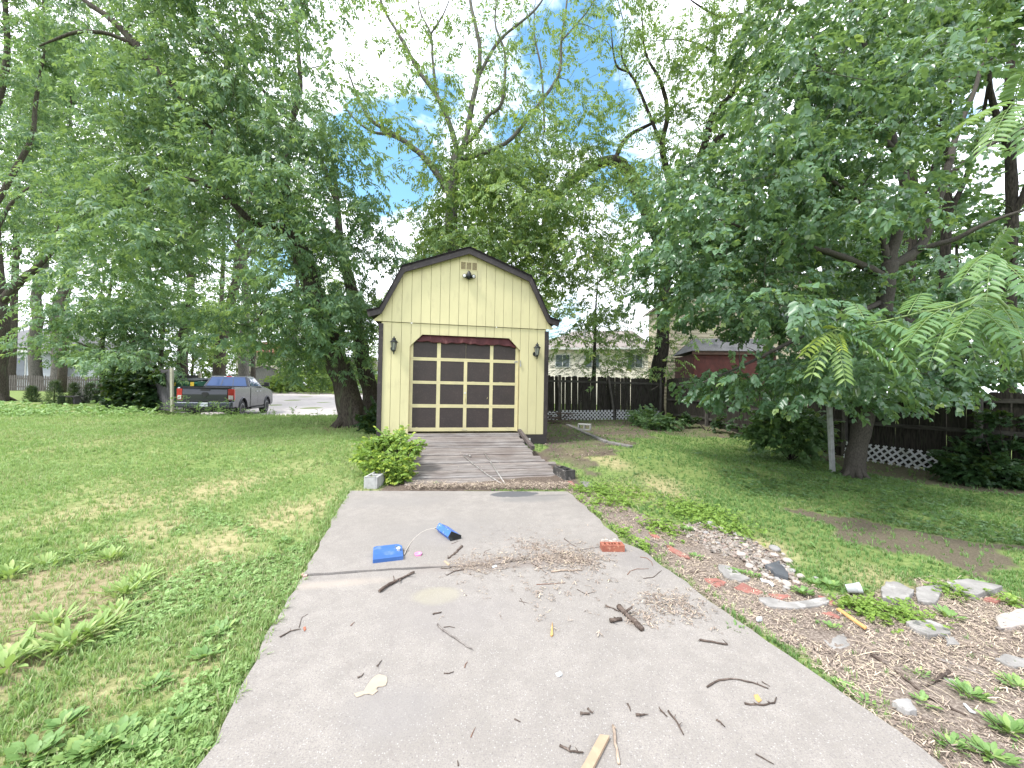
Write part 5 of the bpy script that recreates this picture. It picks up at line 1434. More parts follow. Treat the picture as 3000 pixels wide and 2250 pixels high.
sb_ = N(nt, 'ShaderNodeMath', operation='MULTIPLY_ADD'); nt.links.new(acc, sb_.inputs[0]); sb_.inputs[1].default_value = -.45; nt.links.new(nz, sb_.inputs[2])
cl_ = ramp(nt, sb_.outputs[0], [(.16, (0, 0, 0)), (.34, (1, 1, 1))])
n2_ = noise(nt, mp.outputs[0], 6, 5, .6)
cc_ = ramp(nt, n2_, [(.3, (9.0, 9.6, 10.7)), (.65, (12.8, 13.2, 14.0))])
hs = N(nt, 'ShaderNodeHueSaturation', Hue=.485, Saturation=1.15, Value=1.35); nt.links.new(sky.outputs[0], hs.inputs['Color'])
skc = mix(nt, cl_, hs.outputs[0], cc_)
nt.links.new(skc, bg.inputs[0])
sun = bpy.data.lights.new('sun', 'SUN'); sun.energy = 2.4; sun.angle = math.radians(9); sun.color = (1, .97, .92)
so_ = bpy.data.objects.new('sun', sun); COL.objects.link(so_)
sd = Vector((math.sin(SUN_AZ) * math.cos(SUN_EL), math.cos(SUN_AZ) * math.cos(SUN_EL), math.sin(SUN_EL)))
so_.rotation_euler = sd.to_track_quat('Z', 'Y').to_euler(); so_.location = (0, -10, 30)
SC.view_settings.view_transform = 'Standard'; SC.view_settings.look = 'None'; SC.view_settings.exposure = 1.32; SC.view_settings.gamma = 1
SC.cycles.max_bounces = 7; SC.cycles.diffuse_bounces = 4; SC.cycles.transmission_bounces = 3; SC.cycles.glossy_bounces = 3
# ------------------------------------------------------------------ foliage tools
RNG = np.random.default_rng(12)


def rotm(az, tilt, roll):
    """batched rotation Rz(az) Rx(tilt) Ry(roll)"""
    ca, sa, ct, st, cr_, sr_ = np.cos(az), np.sin(az), np.cos(tilt), np.sin(tilt), np.cos(roll), np.sin(roll)
    z = np.zeros_like(ca); o = z + 1
    Rz = np.stack([ca, -sa, z, sa, ca, z, z, z, o], -1).reshape(-1, 3, 3)
    Rx = np.stack([o, z, z, z, ct, -st, z, st, ct], -1).reshape(-1, 3, 3)
    Ry = np.stack([cr_, z, sr_, z, o, z, -sr_, z, cr_], -1).reshape(-1, 3, 3)
    return Rz @ Rx @ Ry


def leafshape(kind, L, w):
    if kind == 'lance':
        v = np.array([(0, 0, 0), (w / 2, .38 * L, .10 * L), (0, L, -.10 * L), (-w / 2, .38 * L, .10 * L)])
        return v, [(0, 1, 2, 3)], 4
    v = np.array([(0, 0, 0), (w * .5, .22 * L, .07 * L), (w * .40, .62 * L, .05 * L), (0, L, -.12 * L), (-w * .40, .62 * L, .05 * L), (-w * .5, .22 * L, .07 * L)])
    return v, [(0, 1, 2, 3), (0, 3, 4, 5)], 6


def spray(kind, rng, n=9, L=.40, w=.16, droop=.5, star=True, spread=55):
    """leafy twig of unit length along +Y"""
    V, Fc, tip = [], [], []; base = 0
    items = []
    for i in range(n):
        t = .15 + .8 * i / n
        items.append((t, math.radians(spread) * (1 if i % 2 else -1) * rng.uniform(.75, 1.25), -rng.uniform(.2, 1) * droop, rng.normal(0, .35), rng.uniform(.8, 1.15), 0))
    if star:
        for a in (-.75, 0, .75): items.append((1.0, a + rng.normal(0, .1), -rng.uniform(.1, .7) * droop, rng.normal(0, .2), rng.uniform(.75, 1.1), 1))
    for (t, a, til, ro, s, tp) in items:
        v, f, k = leafshape(kind, L * s, w * s)
        R = rotm(np.array([-a]), np.array([til]), np.array([ro]))[0]
        v = v @ R.T + np.array([0, t, -.22 * t * t])
        V.append(v); Fc += [tuple(i + base for i in q) for q in f]; base += k; tip += [tp] * k
    return np.concatenate(V), np.array(Fc), np.array(tip, float), (4 if kind == 'lance' else 6)


SPR = {
    'maple': [spray('lance', RNG, int(RNG.integers(7, 12)), RNG.uniform(.34, .46), RNG.uniform(.13, .18), RNG.uniform(.6, 1.3), True, RNG.uniform(42, 70)) for _ in range(14)],
    'broad': [spray('broad', RNG, int(RNG.integers(6, 10)), RNG.uniform(.30, .40), RNG.uniform(.22, .29), RNG.uniform(.6, 1.2), True, RNG.uniform(48, 72)) for _ in range(12)],
    'hemlock': [spray('lance', RNG, 16, .26, .055, .35, True, 62) for _ in range(6)],
    'clover': [spray('broad', RNG, 5, .5, .42, .2, True, 75) for _ in range(6)],
    'ivy': [spray('broad', RNG, 9, .36, .34, .9, True, 80) for _ in range(6)],
}


def foliage(name, P, size, kind, m, parent=None, az=None, tilt=(-.15, .35), young=.35, tone=None, seed=0, roll=.35):
    """merge one leafy spray per point of P into a single crown mesh"""
    rng = np.random.default_rng(seed); P = np.asarray(P, float); n = len(P)
    size = np.broadcast_to(np.asarray(size, float), (n,)) * rng.uniform(.75, 1.2, n)
    az = rng.uniform(0, 2 * PI, n) if az is None else az + rng.normal(0, .7, n)
    R = rotm(az, rng.normal(tilt[0], tilt[1], n), rng.normal(0, roll, n))
    T_ = SPR[kind]; which = rng.integers(0, len(T_), n)
    tone = np.full(n, .5) if tone is None else tone
    VV, FF, TT = [], [], []; base = 0
    for k, (V, Fc, tip, lv) in enumerate(T_):
        s = np.where(which == k)[0]
        if not len(s): continue
        v = np.einsum('nij,vj->nvi', R[s], V) * size[s, None, None] + P[s, None, :]
        nl = len(V) // lv
        leaf = np.repeat(rng.normal(0, .16, (len(s), nl)), lv, 1)
        t0 = np.clip(tone[s, None] + leaf + rng.normal(0, .10, (len(s), 1)), 0, 1)
        yy = tip[None, :] * (rng.uniform(0, 1, (len(s), 1)) < young) * rng.uniform(.3, 1, (len(s), 1))
        f = Fc[None] + (np.arange(len(s)) * len(V))[:, None, None] + base
        VV.append(v.reshape(-1, 3)); FF.append(f.reshape(-1, 4)); TT.append(np.stack([t0, np.broadcast_to(yy, t0.shape), 0 * t0], -1).reshape(-1, 3))
        base += len(s) * len(V)
    V = np.concatenate(VV)
    # parent is an un-rotated Empty
    off = np.array(parent.location if parent is not None else (0, 0, 0))
    me = npmesh(name, V - off, np.concatenate(FF), np.concatenate(TT))
    o = bpy.data.objects.new(name, me); COL.objects.link(o); me.materials.append(m); o.parent = parent
    return o


class Tree:
    def __init__(s, label, cat, base, bark, group=None, name='tree'):
        s.root = thing(name, label, cat, base, 0, group); s.mb = MB(); s.bark = bark; s.sk = []; s.rng = random.Random(len(label))

    def limb(s, pts, R, n=10, wob=.02):
        """smooth limb through world points; radii interpolate"""
        pts = [Vector(p) for p in pts]; out, rad = [], []
        for i in range(len(pts) - 1):
            p0, p1, p2, p3 = pts[max(i - 1, 0)], pts[i], pts[i + 1], pts[min(i + 2, len(pts) - 1)]
            k = 5
            for j in range(k + (i == len(pts) - 2)):
                t = j / k
                q = .5 * ((2 * p1) + (p2 - p0) * t + (2 * p0 - 5 * p1 + 4 * p2 - p3) * t * t + (3 * p1 - p0 - 3 * p2 + p3) * t ** 3)
                g = (i + t) / (len(pts) - 1) * (len(R) - 1); a = int(min(g, len(R) - 2)); r = R[a] + (R[a + 1] - R[a]) * (g - a)
                w = r * wob * 6
                out.append(q + Vector((s.rng.uniform(-w, w), s.rng.uniform(-w, w), s.rng.uniform(-w, w)))); rad.append(r * s.rng.uniform(.93, 1.08))
        s.mb.tube(out, rad, n)
        s.sk += [(p, r) for p, r in zip(out, rad)]
        return s

    def flare(s, base, r, k=6):
        for i in range(k):
            a = 2 * PI * i / k + s.rng.uniform(-.3, .3); d = Vector((math.cos(a), math.sin(a), 0))
            p = Vector(base)
            q = p + d * r * s.rng.uniform(1.5, 2.1); q.z = tz(q.x, q.y) - .03
            s.mb.tube([p + d * r * .55 + ZV * r * 1.5, p + d * r * .95 + ZV * r * .45, q], [r * .38, r * .34, r * .12], 7)
        return s

    def grow(s, C, r0=.05, twig=.006, maxr=.6, n=5, keep=1.0):
        """branches from the limbs out to each leaf cluster, nearest first so they fork"""
        C = np.asarray(C); sk = np.array([tuple(p) for p, r in s.sk]); sr = np.array([r for p, r in s.sk])
        d = np.array([np.min(np.linalg.norm(sk - c, axis=1)) for c in C]); order = np.argsort(d)
        for i in order:
            c = C[i]
            if s.rng.random() > keep: continue
            dist = np.linalg.norm(sk - c, axis=1) + .6 * np.clip(sk[:, 2] - c[2], 0, 9)
            j = int(np.argmin(dist)); a = Vector(sk[j]); b = Vector(c); L = (b - a).length
            if L < .12: continue
            r = min(sr[j] * maxr, .008 + r0 * L * .25); k = max(3, min(8, int(L / .25)))
            P, R = [], []
            for t in range(k + 1):
                u = t / k; q = a.lerp(b, u) + ZV * (.10 * L * math.sin(PI * u))
                w = .05 * L if 0 < t < k else 0
                q += Vector((s.rng.uniform(-w, w), s.rng.uniform(-w, w), s.rng.uniform(-w, w))); P.append(q); R.append(r + (twig - r) * u)
            s.mb.tube(P, R, n, cap=False)
            sk = np.concatenate([sk, np.array([tuple(p) for p in P[1:]])]); sr = np.concatenate([sr, np.array(R[1:])])
        return s

    def finish(s):
        s.mb.build('trunk', MT[s.bark], s.root, smooth=True, fix=False); return s


# ------------------------------------------------------------------ where the crowns are: cells of 100 photo pixels, rows start at y = -400
CELLS = """
-400: 0 L6 L6 L6 A6 A6 A6 A7 A6 A6 A5 C2 C1 C2 C2 C2 C3 C2 C3 F4 F5 F5 F5 R6 R6 R7 R7 R7 R7 R7 R7
-300: 0 L6 L6 L7 A6 A7 A7 A7 A7 A6 A5 C2 C1 C2 C2 C3 C3 C2 C3 F4 F5 F6 F6 R6 R7 R7 R7 R7 R7 R7 R7
-200: 0 L7 L7 L7 A7 A8 A8 A7 A7 A6 A4 C2 C2 C2 C3 C3 C3 C3 C3 F5 F5 F6 F6 R7 R7 R7 M5 R7 R7 R7 R7
-100: 0 L7 L7 L7 A8 A8 A8 A8 A8 A6 A3 C2 C2 C2 C3 C3 C3 C3 C3 F5 F5 F6 F6 R7 R7 M6 M6 R7 R7 R7 R7
0: 0 L7 L7 L7 A8 A8 A8 A8 A8 A6 A3 C2 C2 C3 C3 C3 C3 C3 F4 F5 F6 F6 F7 M7 M7 M7 M7 M7 R8 R8 R8
100: 0 L7 L7 L7 A8 A8 A8 A8 A8 A6 A3 C2 C2 C3 C3 C4 C3 C3 C2 F4 F5 F6 F6 F7 M7 M8 M8 M7 M7 R7 R7
200: 0 L6 L6 A5 A5 A8 A8 A8 A8 A7 A5 C4 C3 C3 C3 C4 C5 C4 C3 F3 F5 F6 F7 M7 M8 M8 M8 M7 R6 R5 R5
300: 0 L7 L6 A5 A7 A8 A8 A8 A8 A7 A6 C4 C3 C2 C3 C4 C5 C6 C4 C3 F5 F7 F7 M8 M8 M8 M8 M7 M5 R4 R4
400: 0 L5 L5 A7 A8 A8 A8 A8 A8 A8 A7 A3 C1 C4 C9 C9 C9 C8 C6 F5 F7 M8 M8 M8 M8 M8 M8 M7 M5 R3 R3
500: 0 L6 A6 A8 A8 A8 A8 A8 A8 A8 A8 A5 C2 C6 C9 C9 C9 C9 C7 F4 M7 M8 M9 M9 M8 M8 M7 M5 R3 R3 R3
600: 0 L6 L5 A8 A8 A8 A8 A4 A5 A8 A8 A6 A5 C6 C9 C9 C9 C8 C6 F4 M8 M9 M9 M9 M8 M7 M7 M4 R2 R2 R3
700: 0 L4 L5 A8 A8 A7 A6 K3 K3 A7 A8 A8 A8 C7 C8 C9 C9 C9 C7 F5 M8 M9 M9 M9 M8 M7 M7 M6 M5 R4 R5
800: 0 L2 L5 B7 B6 B8 K7 K6 A6 A9 A9 A9 A8 C4 0 0 C8 C6 F5 F5 M7 M8 M9 M9 M8 M8 M8 M8 M7 R7 R7
900: 0 L1 B6 B8 B7 B9 K7 A6 A8 A9 A9 A9 A6 0 0 0 0 F5 F6 F6 F5 F3 M5 M8 M8 M8 M8 M8 M8 M7 M7
1000: 0 0 B5 B8 B8 B8 K6 K3 A5 A7 A7 A3 0 0 0 0 0 0 F4 F4 F2 0 M2 M5 M8 M8 M8 M8 M8 M7 M7
1100: 0 0 0 B2 0 0 0 0 0 0 0 0 0 0 0 0 0 0 0 0 M5 M6 M7 M7 M7 M7 M7 M6 M4 M3
"""
DEPTH = {'A': (11.3, 1.4), 'C': (15.5, 1.8), 'F': (18, 2.0), 'M': (7.6, 1.5), 'R': (13.5, 1.6), 'L': (22.5, 2.2), 'B': (20.5, 1.4), 'K': (25, 2.2)}
SIZE = {'A': .35, 'C': .38, 'F': .41, 'M': .225, 'R': .50, 'L': .58, 'B': .50, 'K': .62}
CLUST = {k: [] for k in DEPTH}; SPRAYS = {k: [] for k in DEPTH}; TONE = {k: [] for k in DEPTH}; AZ = {k: [] for k in DEPTH}
rg = np.random.default_rng(5)
for line in CELLS.strip().splitlines():
    y0, row = line.split(':'); y0 = int(y0); toks = row.split()[1:]
    for col, tk in enumerate(toks):
        if tk == '0' or col > 30: continue
        L, q = tk[0], int(tk[1:]); D, th = DEPTH[L]; cell = 100 * D / F
        extra = 1
        s = SIZE[L]; area = s * s * .40
        dens = {1: .25, 2: .65, 3: 1.0, 4: 1.35, 5: 1.6, 6: 2.7, 7: 4.4, 8: 6.6, 9: 8.0}[q]
        if y0 < -50: dens *= .55
        nsp = dens * cell * cell / area
        per = 7 if q > 5 else 4; nc = max(1, int(round(nsp / per + rg.uniform(-.4, .4))))
        left = nc
        while left > 0:
            px, py = col * 100 + rg.uniform(-8, 108), y0 + rg.uniform(-8, 108)
            if L == 'M' and y0 == 1100: py = y0 + abs(rg.normal(0, 30)) - 15
            d = D + rg.normal(0, th)
            if L == 'M': d = max(4.6, D + rg.normal(0, th) + (-.5 if py > 950 else 0))
            if L == 'M' and py > 1080: d = min(max(d, 5.2), 8.0)
            if L == 'M' and 2380 < px < 2720 and 640 < py < 900 and d < 7.9: d = 8.0 + abs(rg.normal(0, 1.0))
            if L == 'M' and ((px - 2560) / 190) ** 2 + ((py - 760) / 95) ** 2 < 1 and rg.uniform() < .55: left -= 1; continue
            b = np.array(tuple(pt(px, py, d))); big = q > 4
            kc = min(left, int(rg.integers(3, 7)) if big else 1); left -= kc; RB = s * (1.55 if big else .2) * rg.uniform(.8, 1.25)
            CLUST[L].append(tuple(b)); tb = rg.normal(.47, .15)
            for _ in range(kc):
                o2 = rg.normal(0, 1, 2); rr2 = min(1.5, np.hypot(*o2)); ang = rg.uniform(0, 2 * PI)
                c = b + np.array([RB * rr2 * math.cos(ang), RB * rr2 * math.sin(ang), RB * (.30 - .42 * rr2 * rr2)])
                pj = c[0] / c[1] * F + 1500, 1142 - (c[2] - EYE) / c[1] * F
                if L in 'AKB' and 490 < pj[0] < 835 and pj[1] > 1070: continue
                if L == 'B' and pj[1] > 1085 and pj[0] < 330: continue
                if c[2] < .5: continue
                if L == 'M' and pj[1] > 1000 and pj[0] < 2010: continue
                if L == 'M' and pj[1] > (1165 if pj[0] < 2380 else 1205): continue
                if L in 'MF' and 2010 < pj[0] < 2240 and 985 < pj[1] < 1085 and rg.uniform() < .75: continue
                if big and rg.uniform() < .3: CLUST[L].append(tuple(c))
                k = rg.integers(per - 2, per + 3); off = rg.normal(0, 1, (k, 3)) * np.array([.62, .62, .30]) * s
                pp = c + off - np.array([0, 0, .1]) * np.hypot(off[:, :1], off[:, 1:2])
                ls = (pp - np.array(SH0)) @ np.array(R_); ok_ = ~((ls[:, 0] > -.75) & (ls[:, 0] < 4.4) & (ls[:, 1] > -2.2) & (ls[:, 1] < 6) & (ls[:, 2] < 4.6))
                dd_ = pp - b; a_ = np.arctan2(dd_[:, 1], dd_[:, 0]) - PI / 2
                SPRAYS[L].append(pp[ok_]); AZ[L].append(a_[ok_]); TONE[L].append(np.full(ok_.sum(), tb + rg.normal(0, .07) + .10 * (.6 - rr2)))


def crown(L, t, kind, m, young=.35, parent=None, **k):
    P = np.concatenate(SPRAYS[L]); tn = np.concatenate(TONE[L]); P[:, 2] = np.maximum(P[:, 2], .35)
    k.setdefault('tilt', (-.35, .35))
    return foliage('crown', P, SIZE[L], kind, MT[m], t.root, az=np.concatenate(AZ[L]), young=young, tone=tn, seed=ord(L), **k)


def sub(C, n, seed=1):
    r = np.random.default_rng(seed); C = np.array(C)
    return C if len(C) <= n else C[r.choice(len(C), n, replace=False)]


# silver maple with two trunks left of the shed
g1, g2 = gr(1035, 1250), gr(1092, 1240)
tA = Tree('big twin trunked maple whose crown overhangs the lawn, just left of the yellow shed', 'tree', g1, 'bark')
D = g1.y; D2 = g2.y + .3
tA.limb([g1 - ZV * .1, pt(1018, 1150, D), pt(985, 1060, D), pt(940, 920, D), pt(880, 740, D), pt(848, 610, D - .1)], [.42, .36, .34, .31, .28, .25], 14, .012).flare(g1, .40)
tA.limb([g2 - ZV * .1, pt(1085, 1150, D2), pt(1060, 1050, D2), pt(1040, 900, D2 + .3), pt(1000, 720, D2 + .6), pt(985, 560, D2 + .8), pt(975, 470, D2 + 1)], [.30, .27, .26, .22, .16, .09, .03], 12, .012).flare(g2, .30, 5)
J = pt(848, 610, D - .1)
tA.limb([J, pt(790, 560, D - .4), pt(705, 490, D - .8), pt(640, 420, D - 1), pt(510, 265, D - 1.2), pt(410, 145, D - 1.3), pt(330, 60, D - 1.3), pt(235, -10, D - 1.2), pt(150, -120, D - 1.2)], [.20, .19, .17, .15, .13, .11, .085, .06, .03], 10)
tA.limb([J, pt(836, 560, D), pt(835, 480, D + .4), pt(850, 380, D + .7), pt(880, 250, D + 1), pt(870, 90, D + 1.2), pt(880, -150, D + 1.3)], [.18, .15, .12, .10, .08, .06, .03], 10)
tA.limb([pt(400, 135, D - 1.3), pt(320, 100, D - 1.5), pt(225, 95, D - 1.7), pt(115, 135, D - 1.9)], [.06, .05, .04, .015], 8)
tA.limb([pt(870, 700, D), pt(800, 660, D - .6), pt(740, 650, D - 1), pt(640, 560, D - 1.4), pt(520, 520, D - 1.8), pt(420, 560, D - 2)], [.13, .11, .09, .07, .05, .02], 8)
tA.limb([pt(700, 485, D - .8), pt(660, 380, D - .2), pt(640, 230, D + .2), pt(560, 60, D + .5), pt(540, -140, D + .6)], [.09, .08, .06, .05, .02], 8)
tA.limb([pt(1050, 980, D2), pt(990, 900, D2 - .6), pt(900, 850, D2 - 1.2), pt(800, 880, D2 - 1.7), pt(740, 960, D2 - 2)], [.07, .06, .045, .03, .015], 8)
tA.limb([pt(988, 600, D2 + .75), pt(920, 430, D2 + .6), pt(800, 300, D2 + .3), pt(700, 150, D2), pt(690, -50, D2)], [.09, .08, .06, .04, .02], 8)
tA.limb([pt(1000, 720, D2 + .6), pt(1040, 660, D2 + .4), pt(1060, 600, D2 + .2)], [.06, .04, .012], 8)
tA.grow(sub(CLUST['A'], 420), .05).finish()
crown('A', tA, 'maple', 'leaf_maple', .55)

# tall open crowned tree behind the shed
bC = pt(1322, 1200, 15.5); bC.z = tz(bC.x, bC.y)
tC = Tree('tall open crowned tree rising straight behind the peak of the yellow shed', 'tree', bC, 'bark_pale')
Q = lambda L, dz=0: [pt(a, b, 15.5 + (c if len(x) > 2 else 0)) for x in L for a, b, c in [(*x, 0)[:3]]]
tC.limb([bC, *Q([(1320, 950), (1322, 740), (1325, 560), (1340, 445)])], [.40, .34, .28, .23, .20], 14, .012)
tC.limb(Q([(1340, 450), (1320, 370), (1278, 278), (1228, 209), (1180, 120), (1124, 25), (1090, -80)]), [0.120, 0.112, 0.096, 0.080, 0.068, 0.048, 0.024])
tC.limb(Q([(1340, 450), (1362, 420), (1382, 308), (1402, 214), (1403, 124), (1377, 0), (1375, -120)]), [0.136, 0.128, 0.112, 0.096, 0.080, 0.064, 0.032])
tC.limb(Q([(1395, 240), (1430, 170), (1472, 109), (1571, 25), (1620, -60)]), [0.080, 0.072, 0.056, 0.040, 0.016])
tC.limb(Q([(1350, 430), (1390, 400, -.4), (1430, 340, -.6), (1470, 300, -.8), (1480, 160, -1), (1450, 60, -1), (1470, -90, -1)]), [0.080, 0.072, 0.068, 0.064, 0.048, 0.032, 0.016])
tC.limb(Q([(1322, 580), (1300, 540), (1248, 467), (1183, 413), (1120, 375), (1084, 348), (1055, 300), (1034, 249), (1010, 180)]), [0.136, 0.128, 0.120, 0.104, 0.088, 0.072, 0.056, 0.040, 0.016])
tC.limb(Q([(1183, 413), (1140, 395), (1090, 385), (1040, 350), (1000, 300)]), [0.072, 0.060, 0.048, 0.032, 0.012])
tC.limb(Q([(1278, 278), (1268, 180), (1262, 100), (1230, 30), (1220, -60)]), [0.064, 0.052, 0.040, 0.032, 0.016])
tC.limb(Q([(1262, 100), (1300, 40), (1330, -40)]), [0.040, 0.028, 0.012])
tC.limb(Q([(1345, 470, .4), (1480, 420, .5), (1560, 330, .5), (1621, 248, .5), (1641, 199, .5), (1645, 114, .5), (1661, 0, .5), (1660, -110, .5)]), [0.088, 0.080, 0.072, 0.064, 0.060, 0.048, 0.036, 0.016])
tC.limb(Q([(1595, 390, .5), (1592, 300, .5), (1585, 200, .5), (1565, 90, .5), (1570, -20, .5)]), [0.048, 0.044, 0.040, 0.028, 0.012])
tC.limb(Q([(1645, 120, .5), (1690, 70, .5), (1730, 20, .5), (1760, -50, .5)]), [0.040, 0.032, 0.024, 0.012])
tC.grow(sub(CLUST['C'], 700, 2), .035, .005).finish()
crown('C', tC, 'maple', 'leaf_center', .55)

# tree at the fence corner, its limbs arching left behind the shed and right into the picture
bF = pt(1922, 1200, 18.6); bF.z = tz(bF.x, bF.y)
tF = Tree('dark straight trunked tree just behind the corner where the two board fences meet', 'tree', bF, 'bark_dark')
QF = lambda L: [pt(a, b, 18.6 + c) for a, b, c in [(*x, 0)[:3] for x in L]]
tF.limb([bF, *QF([(1925, 1110), (1940, 1010), (1945, 880), (1955, 760), (1980, 650)])], [.37, .34, .31, .28, .25, .22], 12, .012)
tF.limb(QF([(1955, 760), (1900, 640, .3), (1850, 520, .5), (1800, 470, .6), (1720, 500, .7), (1640, 570, .8), (1580, 680, .9)]), [.24, .28, .29, .27, .22, .17, .08])
tF.limb(QF([(1800, 470, .6), (1840, 400, .6), (1930, 350, .4), (2000, 290, .2)]), [.12, .10, .07, .03])
tF.limb(QF([(1980, 650), (2050, 470), (2090, 336), (2144, 277), (2190, 190), (2225, 136), (2274, 60), (2310, -60)]), [.20, .18, .16, .14, .12, .11, .08, .04])
tF.limb(QF([(2050, 470), (2133, 374, -.5), (2204, 309, -.7), (2247, 282, -.8), (2330, 210, -1)]), [.15, .14, .11, .08, .03])
tF.limb(QF([(2222, 140), (2215, 80), (2190, 45), (2150, 45), (2110, 50), (2060, 25), (2010, -10)]), [.09, .085, .08, .07, .06, .04, .02])
tF.limb(QF([(2190, 45), (2195, -20), (2180, -120)]), [.06, .045, .02])
tF.limb(QF([(2085, 345), (2095, 160), (2090, 60), (2098, -30)]), [.05, .04, .03, .015])
tF.limb(QF([(2095, 155), (2050, 130), (1990, 115), (1920, 120)]), [.05, .04, .03, .015])
tF.limb(QF([(1980, 650), (1960, 520), (1940, 430), (1955, 330), (1935, 240), (1890, 150), (1880, 20)]), [.17, .15, .13, .11, .08, .05, .02])
tF.limb(QF([(1945, 440), (1900, 330), (1850, 220), (1805, 190), (1790, 80)]), [.09, .08, .06, .05, .02])
tF.limb(QF([(1850, 225), (1820, 160), (1830, 90), (1810, 0)]), [.05, .04, .03, .015])
tF.limb(QF([(1950, 830), (1880, 790, -1), (1800, 800, -1.6), (1720, 850, -2)]), [.08, .06, .04, .015])
tF.grow(sub(CLUST['F'], 520, 3), .04, .005).finish()
crown('F', tF, 'maple', 'leaf_center', .4)

# leaning broad-leaved tree on the right
bM = gr(2503, 1398)
tM = Tree('leaning grey trunked broad leaved tree shading the right side of the yard', 'tree', bM, 'bark_smooth')
Dm = bM.y
tM.limb([bM - ZV * .08, pt(2508, 1330, Dm), pt(2530, 1230, Dm), pt(2552, 1130, Dm), pt(2580, 980, Dm + .1), pt(2598, 840, Dm + .15), pt(2608, 770, Dm + .2)], [.20, .165, .155, .15, .145, .14, .13], 14, .008).flare(bM, .175, 6)
QM = lambda L: [pt(a, b, Dm + .2 + c) for a, b, c in [(*x, 0)[:3] for x in L]]
tM.limb(QM([(2600, 820), (2567, 797, -.2), (2520, 775, -.4), (2470, 754, -.6), (2388, 727, -.9), (2300, 712, -1.1), (2236, 690, -1.3), (2100, 640, -1.6)]), [0.078, 0.070, 0.066, 0.062, 0.051, 0.039, 0.031, 0.012])
tM.limb(QM([(2605, 790), (2585, 700), (2540, 640, -.2), (2440, 650, -.5), (2330, 675, -.8), (2250, 660, -1)]), [0.066, 0.058, 0.051, 0.039, 0.031, 0.012])
tM.limb(QM([(2606, 780), (2630, 680), (2650, 590), (2640, 480, .1), (2600, 350, .2), (2560, 200, .3), (2500, 40, .3), (2480, -120, .3)]), [0.101, 0.094, 0.086, 0.078, 0.062, 0.047, 0.031, 0.016])
tM.limb(QM([(2606, 780), (2690, 730, .1), (2730, 640, .2), (2770, 520, .2), (2800, 400, .3), (2860, 250, .3), (2900, 80, .3)]), [0.094, 0.086, 0.078, 0.066, 0.055, 0.039, 0.016])
tM.limb(QM([(2770, 520), (2860, 450, -.2), (2950, 400, -.4), (3100, 330, -.5)]), [0.047, 0.039, 0.031, 0.016])
tM.limb(QM([(2690, 730), (2800, 700, -.3), (2900, 650, -.6), (3050, 600, -.9)]), [0.055, 0.047, 0.035, 0.016])
tM.limb(QM([(2620, 440), (2520, 330, -.3), (2460, 270, -.5), (2400, 200, -.7), (2380, 100, -.8)]), [0.055, 0.051, 0.043, 0.031, 0.016])
tM.limb(QM([(2592, 880), (2480, 930, -.5), (2360, 980, -1), (2200, 1060, -1.5), (2060, 1120, -1.8)]), [0.055, 0.047, 0.035, 0.023, 0.009])
tM.limb(QM([(2590, 900), (2700, 960, -.5), (2820, 1010, -.9), (2960, 1040, -1.2)]), [0.047, 0.039, 0.027, 0.012])
tM.limb(QM([(2580, 640), (2480, 560, -.8), (2350, 480, -1.4), (2230, 440, -1.8)]), [0.047, 0.039, 0.027, 0.012])
tM.grow(sub(CLUST['M'], 430, 4), .035, .004).finish()
crown('M', tM, 'broad', 'leaf_mulberry', .12, tilt=(-.45, .4))

# trees beyond the side fence
rt = [(2655, 10.9, 14.2, 'tall dark tree beyond the side fence, seen over the leaning tree', .24), (2760, 14.5, 14.0, 'slimmer dark tree beyond the side fence at the upper right', .18), (2950, 17.5, 13.2, 'dark tree beyond the side fence at the right picture edge', .2)]
allR = np.concatenate(SPRAYS['R']); toneR = np.concatenate(TONE['R']); cR = np.array(CLUST['R'])
cutx = [2740, 2870, 9999]; lowx = [-9999, 2740, 2870]
pxR = allR[:, 0] / allR[:, 1] * F + 1500; pxC = cR[:, 0] / cR[:, 1] * F + 1500
for (px, X_, Yd, lab, r), lo_x, hi_x in zip(rt, lowx, cutx):
    b = pt(px, 1200, Yd); b.z = tz(b.x, b.y)
    t = Tree(lab, 'tree', b, 'bark_dark', 'trees beyond the side fence')
    t.limb([b, pt(px + 5, 900, Yd), pt(px + 15, 600, Yd), pt(px + 5, 300, Yd), pt(px + 20, 0, Yd), pt(px - 30, -300, Yd)], [r, r * .9, r * .75, r * .6, r * .4, r * .12], 10)
    t.limb([pt(px + 10, 450, Yd), pt(px - 50, 260, Yd), pt(px - 60, 60, Yd + .5), pt(px - 120, -150, Yd + .5)], [r * .5, r * .4, r * .25, r * .1], 8)
    t.limb([pt(px + 10, 650, Yd), pt(px + 90, 470, Yd - .5), pt(px + 130, 280, Yd - .7), pt(px + 160, 60, Yd - 1)], [r * .5, r * .4, r * .25, r * .1], 8)
    s1 = (pxC >= lo_x) & (pxC < hi_x); s2 = (pxR >= lo_x) & (pxR < hi_x)
    if s1.any(): t.grow(sub(cR[s1], 90), .05)
    t.finish()
    foliage('crown', allR[s2], SIZE['R'], 'broad', MT['leaf_mulberry'], t.root, young=.1, tone=toneR[s2], seed=px)

